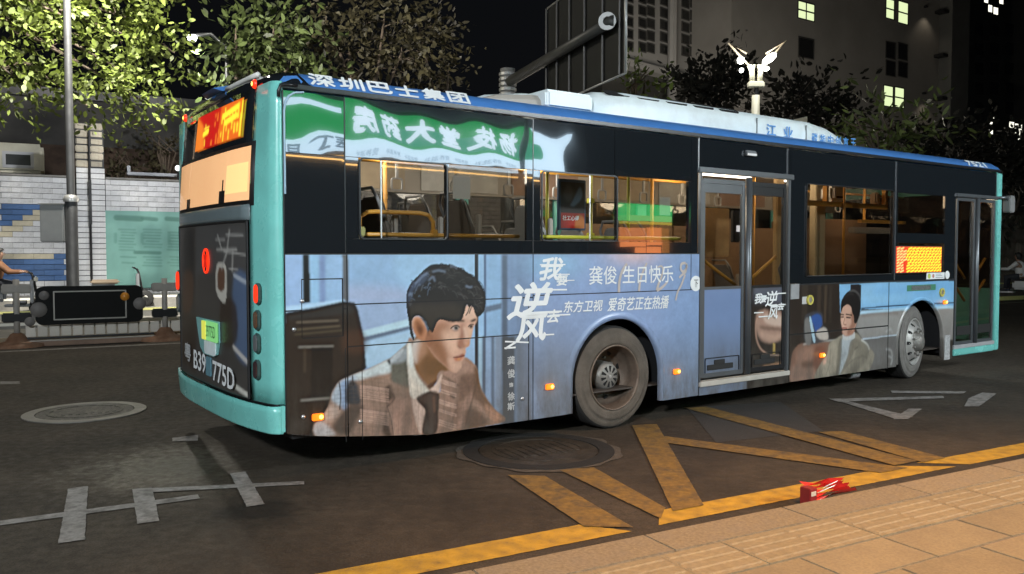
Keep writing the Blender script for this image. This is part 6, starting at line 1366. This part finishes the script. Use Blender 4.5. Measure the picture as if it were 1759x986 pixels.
# ------------------------------------------------------------------ people on scooters beyond the barrier
def rider(c, rz, label, shirt, hairc, glabel):
    sc = empty('scooter', c, rz, glabel, 'scooter')
    MS = mat('scooter_'+glabel.split()[0], (.05,.055,.06) if 'dark' in glabel else (.5,.5,.5), .35, coat=.3)
    for x in (-.62,.62):
        MB().lathe([(.10,-.05),(.20,-.055),(.235,-.03),(.24,0),(.235,.03),(.20,.055),(.10,.05)], 20, Matrix.Translation((x,0,.24)) @ Matrix.Rotation(math.pi/2,4,'X')).build('wheel', M_black, sc, smooth=True)
    MB().box((-.75,-.13,.38),(-.05,.13,.66)).build('body', MS, sc, .06); MB().box((-.7,-.14,.66),(.0,.14,.76)).build('saddle', M_black, sc, .04)
    MB().box((-.10,-.14,.26),(.42,.14,.32)).build('footboard', MS, sc, .02); MB().prism([(-.16,0),(.16,0),(.12,.55),(-.12,.55)], .08, Matrix(((0,0,.9,.42),(1,0,0,0),(0,1,.0,.34),(0,0,0,1)))).build('front_shield', MS, sc, .02)
    MB().tube([(.60,0,.30),(.48,0,.95),(.44,0,1.04)], .03, 8).build('steering_stem', M_dark, sc, smooth=True); MB().tube([(.36,-.30,1.06),(.46,0,1.02),(.36,.30,1.06)], .018, 8).build('handlebar', M_dark, sc, smooth=True); MB().box((.50,-.07,.82),(.58,.07,.96)).build('headlight', mat('scooter_lens', (.5,.5,.45), .2), sc, .03)
    p = empty('person', c, rz, label, 'person')
    J = {'pel':(-.30,0,.84),'ch':(-.24,0,1.10),'nk':(-.20,0,1.33),'hd':(-.16,0,1.44),'ht':(-.15,0,1.54),'sl':(-.22,.19,1.27),'el':(.02,.25,1.06),'wl':(.30,.27,1.06),'sr':(-.22,-.19,1.27),'er':(.02,-.25,1.06),'wr':(.30,-.27,1.06),'hl':(-.28,.10,.82),'kl':(.12,.13,.78),'al':(.14,.12,.38),'tl':(.30,.12,.34),'hr':(-.28,-.10,.82),'kr':(.12,-.13,.78),'ar':(.14,-.12,.38),'tr':(.30,-.12,.34)}
    RD_ = {'pel':.15,'ch':.15,'nk':.058,'hd':.085,'ht':.075,'sl':.065,'el':.046,'wl':.034,'sr':.065,'er':.046,'wr':.034,'hl':.10,'kl':.068,'al':.045,'tl':.035,'hr':.10,'kr':.068,'ar':.045,'tr':.035}
    E_ = [('pel','ch'),('ch','nk'),('nk','hd'),('hd','ht'),('ch','sl'),('sl','el'),('el','wl'),('ch','sr'),('sr','er'),('er','wr'),('pel','hl'),('hl','kl'),('kl','al'),('al','tl'),('pel','hr'),('hr','kr'),('kr','ar'),('ar','tr')]
    ks = list(J)
    for sgn, w0 in ((1,'wl'),(-1,'wr')):
        for f in range(5):
            nm = '%s%d' % (w0, f); x, y, z = J[w0]; off = (f-2)*.018
            J[nm] = (x+.05, y+off*.9, z+.012); J[nm+'t'] = (x+.085+(.012 if f in (1,2,3) else 0), y+off*1.2+(.02*sgn if f == (0 if sgn < 0 else 4) else 0), z-.012); RD_[nm] = .012; RD_[nm+'t'] = .008; E_ += [(w0, nm), (nm, nm+'t')]
    ks = list(J); me = bpy.data.meshes.new('body'); me.from_pydata([J[k] for k in ks], [(ks.index(a), ks.index(b)) for a, b in E_], [])
    o = link('body', me, None, p); me.materials.append(mat('skin', (.24,.14,.095), .55, var=.05)); md = o.modifiers.new('skin', 'SKIN'); md.use_smooth_shade = True
    for k, v in zip(ks, me.skin_vertices[0].data): v.radius = (RD_[k], RD_[k]); v.use_root = (k == 'pel')
    o.modifiers.new('sub', 'SUBSURF').levels = 1; o.modifiers[-1].render_levels = 2
    MS_ = mat('cloth_'+label.split()[3], shirt, .8, var=.12, scale=9)
    cl = MB(); A = lambda k: J[k]; cl.tube([(-.30,0,.80),(-.27,0,.98),A('ch'),(-.21,0,1.25),(-.20,0,1.32)], [.17,.165,.172,.15,.075], 14)
    for s_ in 'lr': cl.tube([A('s'+s_), tuple(Vector(A('s'+s_)).lerp(Vector(A('e'+s_)),.5)), A('e'+s_), tuple(Vector(A('e'+s_)).lerp(Vector(A('w'+s_)),.8))], [.082,.066,.058,.044], 10)
    cl.build('jacket', MS_, p, smooth=True); tr_ = MB()
    for s_ in 'lr': tr_.tube([A('h'+s_), A('k'+s_), tuple(Vector(A('a'+s_))+Vector((0,0,.03)))], [.115,.082,.058], 10); tr_.box((.08,J['a'+s_][1]-.045,.32),(.34,J['a'+s_][1]+.045,.40))
    tr_.build('trousers', mat('dark_trousers', (.02,.022,.028), .8, var=.1), p, smooth=True)
    hm = bpy.data.meshes.new('hair'); bm = bmesh.new(); bmesh.ops.create_uvsphere(bm, u_segments=18, v_segments=12, radius=.115)
    for v in bm.verts:
        v.co.x *= 1.08; v.co.y *= .92
        if v.co.x > .03 and v.co.z < .03: v.co.x = .03+(v.co.x-.03)*.1
        if v.co.z < -.05: v.co.z = -.05+(v.co.z+.05)*1.9; v.co.x -= .02
    bm.to_mesh(hm); bm.free(); h_ = link('hair', hm, mat('black_hair', hairc, .6), p, True); h_.location = (-.175,0,1.50)
    fm = MB(); fm.box((-.075,-.012,1.455),(-.05,.012,1.49)); fm.build('nose', MATS['skin'], p, .006)
    for y in (-.035,.035): box('eye', (-.079,y-.012,1.495),(-.070,y+.012,1.505), M_black, p)
    box('mouth', (-.080,-.022,1.432),(-.072,.022,1.440), mat('lips', (.30,.12,.10), .5), p)
    return p
c = D(16,520,19.0); c.z = .10; rider(c, 0.45, 'seated person in orange jacket with dark hair riding behind the barrier at the left', (.14,.06,.025), (.012,.011,.010), 'dark scooter under the rider in orange behind the barrier')
c = D(1737,500,27.8); c.z = .0; rider(c, 2.3, 'distant person in white top riding beyond the bus front', (.55,.55,.54), (.02,.02,.02), 'pale scooter ridden beyond the bus front at the right edge')
# parked scooter by the teal banner
ps = empty('parked_scooter', D(205,500,22.5)*1.0, .5, 'dull parked scooter half hidden behind the black barrier board', 'scooter'); ps.location.z = .10
for x in (-.62,.62): MB().lathe([(.10,-.05),(.20,-.055),(.235,-.03),(.24,0),(.235,.03),(.20,.055),(.10,.05)], 20, Matrix.Translation((x,0,.24)) @ Matrix.Rotation(math.pi/2,4,'X')).build('wheel', M_black, ps, smooth=True)
MGS = mat('scooter_grey', (.16,.17,.18), .4, coat=.3); MB().box((-.75,-.13,.38),(-.05,.13,.66)).build('body', MGS, ps, .06); MB().box((-.7,-.14,.66),(.0,.14,.78)).build('saddle', mat('saddle_tan', (.22,.17,.12), .6), ps, .04); MB().prism([(-.16,0),(.16,0),(.12,.6),(-.12,.6)], .08, Matrix(((0,0,.9,.42),(1,0,0,0),(0,1,0,.34),(0,0,0,1)))).build('front_shield', MGS, ps, .02); MB().tube([(.60,0,.30),(.48,0,.98),(.44,0,1.06)], .03, 8).build('steering_stem', M_dark, ps, smooth=True); MB().tube([(.36,-.30,1.10),(.46,0,1.04),(.36,.30,1.10)], .018, 8).build('handlebar', M_dark, ps, smooth=True); MB().box((-.10,-.14,.26),(.42,.14,.32)).build('footboard', MGS, ps, .02)

# ------------------------------------------------------------------ sign gantry seen from behind
ga = D(872,140,21.5); gz = ga.z; gb = G(1048,38,gz) ; ga = G(872,142,gz)
gt = empty('sign_gantry', (ga.x, ga.y, 0), 0, 'back of a ribbed traffic sign on a cantilever arm over the road', 'traffic sign')
dv = Vector((gb.x-ga.x, gb.y-ga.y, 0)); gl_ = dv.length; du = dv.normalized(); ww = .22
M_gan = mat('gantry_grey', (.07,.07,.066), .5, metal=.4, var=.15, scale=3)
MB().tube([(0,0,0),(0,0,gz+.35)], .19, 14).build('post', M_polelite, gt, smooth=True)
for k in range(5): MB().lathe([(.225,gz-.35+k*.13),(.225,gz-.28+k*.13)], 16, closed=True).build('post_band', M_polelite, gt)
MB().tube([(0,0,gz),tuple(du*gl_*1.02+Vector((0,0,gz)))], .13, 14, True, .10).build('arm', M_gan, gt, smooth=True)
lc = MB().lathe([(.17,-.02),(.17,.02),(.085,.02),(.085,-.02),(.17,-.02)], 20, Matrix.Translation((du*gl_*.985+Vector((0,0,gz)))) @ Vector((-.2,-.98,0)).to_track_quat('Z','Y').to_matrix().to_4x4() @ Matrix.Translation((0,0,.15))).build('end_flange', M_polelite, gt)
a0, a1 = du*gl_*.40, du*gl_*1.06; nv = Vector((-du.y, du.x, 0)); zlo, zhi = gz-1.02, gz+1.25
sb = MB(); k0 = a0+nv*.16; k1 = a1+nv*.16
sb.add([(*k0.xy,zlo),(*k1.xy,zlo),(*k1.xy,zhi),(*k0.xy,zhi),(*(k0+nv*.02).xy,zlo),(*(k1+nv*.02).xy,zlo),(*(k1+nv*.02).xy,zhi),(*(k0+nv*.02).xy,zhi)], ((0,1,2,3),(5,4,7,6),(4,5,1,0),(3,2,6,7),(4,0,3,7),(1,5,6,2))); sb.build('sign_plate', mat('sign_back', (.014,.014,.013), .6, metal=.3, var=.2, scale=2), gt)
M_rib = mat('sign_rib', (.13,.125,.12), .45, metal=.5, var=.1)
for k, f in enumerate((.0,.16,.34,.54,.76,.95)):
    p = a0.lerp(a1, f); MB().tube([(p.x+nv.x*.12,p.y+nv.y*.12,zlo+.02),(p.x+nv.x*.12,p.y+nv.y*.12,zhi-.02)], .026, 6).build('rib', M_rib, gt)
ed = MB(); ed.tube([(*(a1+nv*.15).xy,zlo),(*(a1+nv*.15).xy,zhi)], .03, 8); ed.tube([(*(a0+nv*.15).xy,zlo),(*(a1+nv*.15).xy,zlo)], .022, 8); ed.tube([(*(a0+nv*.15).xy,zhi),(*(a1+nv*.15).xy,zhi)], .022, 8); ed.build('sign_rim', M_polelite, gt, smooth=True)

# ------------------------------------------------------------------ double-headed street lamp
lb = D(1295,434,22.0); lb.z = .1; fz = lambda py: D(1295,py,22.0).z-.1; fx = lambda px: D(px,100,22.0).x-lb.x
dl_ = empty('double_street_lamp', lb, 0, 'lit cream street lamp with two winged heads above the bus roof', 'street lamp')
M_lampc = mat('cream_lamp_paint', (.62,.60,.48), .4, var=.05)
MB().tube([(0,0,0),(0,0,fz(164))], .105, 14).build('post', M_lampc, dl_, smooth=True); MB().tube([(.02,0,fz(164)),(.02,0,fz(150))], .055, 10).build('neck', M_dark, dl_)
MB().box((-.21,-.10,fz(151)),(.21,.10,fz(140))).build('bracket', M_lampc, dl_, .03)
M_headw = glow('lamp_head_white', (1,1,.93), 9)
for sgn, hx, hy, tx, ty, big in ((-1,1272,104,1251,74,.8),(1,1321,101,1350,70,1.25)):
    MB().tube([(sgn*.10,0,fz(141)),(sgn*.11,0,fz(122)),(sgn*.17,0,fz(112))], .07, 8).build('arm', M_lampc, dl_, smooth=True); MB().tube([(sgn*.10,0,fz(125)),(sgn*.05,0,fz(111))], .035, 8).build('arm_spur', M_lampc, dl_, smooth=True)
    wg = MB(); wg.tube([(sgn*.17,0,fz(114)),(fx(tx),0,fz(ty)),(sgn*.25,0,fz(92))], .028, 6); wg.build('wing', mat('lamp_wing', (.55,.47,.34), .5, var=.08), dl_, smooth=True)
    x, z = fx(hx), fz(hy); MH = Matrix.Translation((x,-.03,z)) @ Matrix.Rotation(-sgn*.65 if sgn > 0 else .15,4,'Y') @ Matrix.Scale(1.5 if sgn > 0 else 1.0,4,(1,0,0))
    h_ = MB().lathe([(.01,.10),(.09*big,.07),(.12*big,0),(.09*big,-.07),(.01,-.10)], 16, MH).build('lamp_head', M_headw, dl_, smooth=True)
    MB().lathe([(.01,.06),(.06*big,.04),(.075*big,0),(.05*big,-.05),(.01,-.06)], 12, Matrix.Translation((x+sgn*-.02 if sgn < 0 else x-.09,-.03,z-.26))).build('lower_lamp', M_headw, dl_, smooth=True)
    lamp_light('street_light', (x,-.35,z-.1), 40, (1,.98,.90), .12, dl_)

# ------------------------------------------------------------------ buildings
def building(name, px0, px1, py_top, Y, depth, yaw, base_m, label, ground=0, grid=None):
    """front face between two picture columns at depth Y"""
    a, b_ = D(px0,434,Y), D(px1,434,Y); e = empty(name, (a.x, a.y, 0), yaw, label, 'building'); wd = (b_-a).length
    return e, wd
M_bld1 = mat('grey_render', (.30,.29,.28), .85, var=.12, scale=.35); M_bld2 = mat('brown_grey_render', (.26,.245,.225), .85, var=.15, scale=.3); M_bld3 = mat('dark_render', (.10,.10,.095), .85, var=.2, scale=.4)
M_winlit = mat('lit_window', (.3,.32,.2), .3, emit=(.86,1.0,.55), est=.95); M_windark = mat('dark_window', (.02,.02,.02), .15); M_winwhite = glow('lit_window_white', (1,.97,.82), 1.6)
def wall_building(label, px0, px1, Y0, Y1, ztop, m, name='building', zb=0.0, deep=14):
    """a block whose front runs from (px0, depth Y0) to (px1, depth Y1)"""
    a, b_ = D(px0,434,Y0), D(px1,434,Y1); dx = Vector((b_.x-a.x, b_.y-a.y)); yaw = math.atan2(dx.y, dx.x); e = empty(name, (a.x, a.y, 0), yaw, label, 'building'); wd = dx.length
    MB().box((0,0,zb),(wd,deep,ztop)).build('wall', m, e)
    def at(px, py):
        d = ray(px, py); n = Vector((-math.sin(yaw), math.cos(yaw))); k = Vector((a.x,a.y)).dot(n)/Vector((d.x,d.y)).dot(n); p = Vector((d.x*k, d.y*k))-Vector((a.x,a.y)); return p.dot(Vector((math.cos(yaw), math.sin(yaw)))), CAM_H+d.z*k
    return e, at, wd
def window(e, at, px0, py0, px1, py1, m, nx=2, ny=2, bar=.10, depth=.12):
    xa, z1 = at(px0, py0); xb, _ = at(px1, py0); _, z0 = at(px0, py1); zt = z1
    f = MB(); f.box((xa-.08,-.06,z0-.08),(xb+.08,-.005,z0)).box((xa-.08,-.06,z1),(xb+.08,-.005,z1+.08)).box((xa-.08,-.06,z0),(xa,-.005,z1)).box((xb,-.06,z0),(xb+.08,-.005,z1))
    for k in range(1, nx): x = xa+(xb-xa)*k/nx; f.box((x-bar/2,-.05,z0),(x+bar/2,-.006,z1))
    for k in range(1, ny): z = z0+(z1-z0)*k/ny; f.box((xa,-.048,z-bar/2),(xb,-.007,z+bar/2))
    w_ = f.build('window', mat('window_frame_dark', (.05,.048,.045), .6), e)
    for i in range(nx):
        for j in range(ny): box('pane', (xa+(xb-xa)*i/nx,-.03,z0+(z1-z0)*j/ny),(xa+(xb-xa)*(i+1)/nx,-.02,z0+(z1-z0)*(j+1)/ny), m, w_)
e1, at1, w1 = wall_building('grey building with rows of small dark windows behind the sign gantry', 1040, 1262, 58, 70, 34, M_bld1, zb=15.2, deep=3)
box('podium', (.3,.6,0),(w1-.2,3.0,15.2), mat('podium_dark', (.05,.048,.044), .9, var=.3, scale=.5), e1)
for r_ in range(6):
    for k in range(10):
        px = 1075+k*18.5+(4 if k % 2 else 0); py = -28+r_*21+(px-1075)*.10
        if r_ > 5: continue
        window(e1, at1, px, py-6, px+11, py+7, M_windark, 1, 1)
box('podium_band', (-.1,-.5,14.7),(w1,.5,15.2), M_bld1, e1)
MB().tube([(at1(1148,0)[0],-.4,0),(at1(1148,0)[0],-.4,34)], .35, 8).build('drain_shaft', M_bld1, e1)
e2, at2, w2 = wall_building('plain brown-grey tower with three lit windows behind the street lamp', 1252, 1606, 62, 78, 48, M_bld2)
for px0, py0, px1, py1 in ((1371,2,1398,30),(1522,-2,1535,30),(1543,2,1559,38),(1518,147,1533,181),(1537,150,1552,183)): window(e2, at2, px0, py0, px1, py1, M_winlit, 1 if px1-px0 < 18 else 2, 2, .12)
for px0, py0, px1, py1 in ((1522,72,1537,98),(1543,74,1558,100),(1522,104,1537,128),(1543,106,1558,130),(1372,64,1397,96),(1370,130,1396,165),(1525,200,1540,215)): window(e2, at2, px0, py0, px1, py1, M_windark, 1, 1)
# lit corner strip with small wall lamps
xc = at2(1590,100)[0]
for py in (15,165,-120):
    z = at2(1580,py)[1]; wl = MB().box((xc-.5,-.25,z+.2),(xc-.2,0,z+.35)).build('wall_lamp', M_dark, e2); lamp_light('wall_light', (xc-.3,-.9,z), 55, (1,.86,.66), .1, e2, 110, None)
    l_ = e2.children[-1]; l_.rotation_euler = (math.radians(20),0,0)
for py in (22,98,172): z = at2(1600,py)[1]; MB().box((w2-.9,-.9,z),(w2+1.2,0,z+.25)).build('window_hood', M_dark, e2)
box('drain_column', (w2-.05,-1.2,0),(w2+3.0,3,48), M_bld3, e2)
e3, at3, w3 = wall_building('dark far tower with a few white lit windows at the right', 1622, 1830, 92, 104, 60, M_bld3)
for px0, py0, px1, py1 in ((1697,8,1704,20),(1706,12,1714,24),(1690,-4,1697,4),(1716,-2,1723,6),(1640,0,1652,7),(1654,-6,1664,6),(1699,201,1707,213),(1698,223,1705,230),(1733,209,1742,219),(1742,212,1755,222),(1743,223,1752,232),(1748,236,1757,241)): window(e3, at3, px0, py0, px1, py1, M_winwhite, 1, 1, .06)
for r_ in range(5):
    for k in range(4): window(e3, at3, 1650+k*26, 40+r_*34, 1662+k*26, 58+r_*34, M_windark, 1, 1)
# pale stub sign past the roof unit
sp_ = D(1380,208,30); ss = empty('small_sign', (sp_.x, sp_.y, 0), 0, 'small pale sign on a post just over the roof unit', 'sign'); MB().tube([(0,0,0),(0,0,sp_.z)], .05, 8).build('post', M_pole, ss); MB().prism([(-.35,.05),(.12,.16),(.12,-.14),(-.02,-.14)], .05, Matrix.Translation((0,0,sp_.z)) @ BM_).build('panel', mat('pale_sign_panel', (.75,.70,.55), .5), ss)
# stone wall and bank beyond the bus front
TR = 24.0
sw_s = lambda px: (lambda d: (lambda k: Vector((d.x*k, d.y*k)).dot(RD))(TR/Vector((d.x, d.y)).dot(RN)))(ray(px, 434))
swl = empty('stone_bank_wall', R2(14, TR, 0), RA, 'low rough stone wall along the road beyond the bus front', 'wall')
M_stone = mat('bank_stone', (.22,.185,.145), .9, var=.3, scale=2.5, rnd=.3, bump=.5, bscale=8)
box('core', (0,.15,0),(50,1.0,3.6), M_bed, swl)
for r_ in range(5):
    for k in range(24):
        st_ = MB().box((0,0,0),(1.75,.3,.62)).mesh('stone', .08, 2) if r_ == 0 and k == 0 else st_
        if not st_.materials: st_.materials.append(M_stone)
        o = bpy.data.objects.new('stone', st_); COL.objects.link(o); o.parent = swl; o.location = (4+k*1.8+(.9 if r_ % 2 else 0), random.uniform(-.08,.05), .1+r_*.68)
        o.scale = (random.uniform(.85,1.0), 1, random.uniform(.85,1.02))
yk = empty('yellow_kerb', R2(14,16.60,0), RA, 'yellow painted kerb edge beyond the bus front', 'kerb'); box('kerb', (0,-.02,.0),(40,-.0,.135), M_kyel, yk)

# ------------------------------------------------------------------ the shops across the pavement, seen mirrored in the bus windows
shop = empty('shop_front', R2(6.9,-6.0,0), RA, 'lit pharmacy shop front with a green sign, mirrored in the bus windows', 'shop')
SM = lambda s, z, y=0.0: Matrix(((-1,0,0,s),(0,0,1,y),(0,1,0,z),(0,0,0,1)))     # faces the road (local +y)
box('facade', (-4,-1.2,0),(11,-.45,8.5), mat('shop_wall', (.10,.10,.10), .8, var=.2, scale=1), shop)
M_fascia = glow('lit_fascia_white', (.62,.83,1.0), 8.0); M_green = glow('lit_sign_green', (.018,.40,.10), 5.0); M_greenpale = glow('lit_sign_pale_green', (.06,.42,.24), 5.0); M_letters = glow('lit_letters', (.70,.86,1.0), 8.0); M_ledline = glow('led_line', (1.0,.55,.16), 14); M_signgrey = mat('sign_grey_print', (.18,.28,.36), .5, emit=(.25,.40,.55), est=2.5)
fas = box('fascia', (-4,-.45,3.78),(9.8,-.05,5.05), M_fascia, shop)
gp = MB().prism([(x+2.55,z+4.66) for x, z in rrect(10.8, .96, .42, 6)], .06, Matrix(((1,0,0,-.0),(0,0,1,-.05),(0,1,0,0),(0,0,0,1)))).build('sign_panel', M_green, shop)
MB().prism([(x+3.0+2.4,z+4.46) for x, z in rrect(6.0, .42, .2, 6)], .01, Matrix(((1,0,0,0),(0,0,1,.012),(0,1,0,0),(0,0,0,1)))).build('sign_lower_glow', M_greenpale, shop)
for k, ch in enumerate('杨枝堂大药房'): text('sign_letter', ch, M_letters, shop, SM(7.08-.92*k, 4.62, .02), .68, .60, fat=.035)
text('fascia_lettering', '医丁月', M_signgrey, shop, SM(1.35, 3.98, -.045), 1.2, .22, fat=.01)
box('fascia_stripe', (-4,-.04,4.72),(1.85,.035,4.86), M_fascia, shop)
for k in range(9): text('fascia_lettering', '营养滋补', M_signgrey, shop, SM(2.6+k*.75, 3.93, -.045), .55, .12)
box('canopy', (-4,-.5,3.62),(9.8,.25,3.76), mat('canopy_dark', (.05,.05,.05), .6), shop); box('led_line', (-4,.25,3.635),(10.2,.27,3.668), M_ledline, shop)
box('upper_sign_shadow', (-4,-.2,5.05),(9.8,.1,5.12), M_dark, shop); box('shutter', (-4,-.44,0),(9.8,-.40,3.6), mat('shutter_dark', (.03,.03,.03), .5), shop)
kio = empty('small_shop', R2(18.9,-6.0,0), RA, 'small lit shop with a green sign and orange posters, mirrored near the rear door', 'shop')
box('facade', (-1.5,-.8,0),(4,-.1,4.2), mat('kiosk_wall', (.09,.06,.04), .8), kio); box('sign', (-.2,-.1,2.62),(2.6,.0,3.15), glow('kiosk_green', (.08,.85,.25), 5.0), kio); box('sign_strip', (0,-.1,2.52),(2.6,-.0,2.60), glow('kiosk_yellow', (.75,.62,.06), 4.0), kio)
for x0, z0, x1, z1 in ((.0,1.85,1.25,2.40),(1.35,1.9,2.1,2.42),(.75,1.0,1.25,1.82),(1.35,1.0,2.05,1.84),(2.15,.9,2.5,2.4)): box('lit_poster', (x0,-.1,z0),(x1,-.05,z1), glow('kiosk_orange', (1.0,.30,.09), 5.0) if x0 < 2.1 else glow('kiosk_amber', (.6,.24,.05), 2.5), kio)
# ------------------------------------------------------------------ near-side street lamps behind the camera: a warm one over the kerb, unseen white ones added by the shops to light the bus
def street_lamp(s, t, h, reach, label, color, power, hot, radius, tilt=None, spot=None, aim=None):
    e = empty('street_lamp', R2(s,t,.1), RA, label, 'street lamp')
    MB().tube([(0,0,0),(0,0,h-.5),(0,reach*.4,h),(0,reach,h+.05)], .07, 10).build('post', M_pole, e, smooth=True)
    MB().box((-.16,reach-.1,h-.03),(.16,reach+.6,h+.09)).build('lamp_head', M_pole, e, .03); box('lamp_lens', (-.12,reach-.04,h-.045),(.12,reach+.54,h-.03), glow(hot, color, 6), e)
    lamp_light('street_light', (0,reach+.25,h-.2), power, color, radius, e, spot, None); l_ = e.children[-1]
    if spot and aim is not None:
        p = e.matrix_basis.inverted() @ Vector(aim); l_.data.spot_blend = .75; l_.rotation_euler = (p-l_.location).to_track_quat('-Z','Y').to_euler()
    return e
street_lamp(4.2, -1.0, 8.0, 1.6, 'warm street lamp on the near pavement behind the camera', (1.0,.50,.17), 4000, 'warm_lens', .25, None, 76, R2(4.2,1.0,0))
street_lamp(-6.0, -5.4, 6.4, .8, 'added white street lamp out of view left of the camera, lighting the bus', (.88,.95,1.0), 8200, 'white_lens_lamp', .4, None, 78, R2(2.6,7.0,1.9))
street_lamp(14.0, -5.4, 6.4, .8, 'added white street lamp out of view beyond the green sign, lighting the bus', (.88,.95,1.0), 6000, 'white_lens_lamp', .4, None, 66, R2(7.0,6.6,1.9))
def hidden_fill_lamp(x, y, label, p):  # unseen lamps added behind the bus to brighten the buildings
    e = empty('street_lamp', (x, y, 0), 0, label, 'street lamp'); MB().tube([(0,0,0),(0,0,5.4),(0,.5,5.7),(0,1.1,5.7)], .07, 8).build('post', M_pole, e, smooth=True); MB().box((-.15,.9,5.62),(.15,1.5,5.76)).build('lamp_head', M_pole, e, .03)
    lamp_light('street_light', (0,1.25,5.5), p, (1,.93,.80), .2, e)
hidden_fill_lamp(16, 44, 'added street lamp hidden behind the front half of the bus, lighting the tower', 4600); hidden_fill_lamp(7, 43, 'added street lamp hidden behind the middle of the bus, lighting the grey building', 6000)
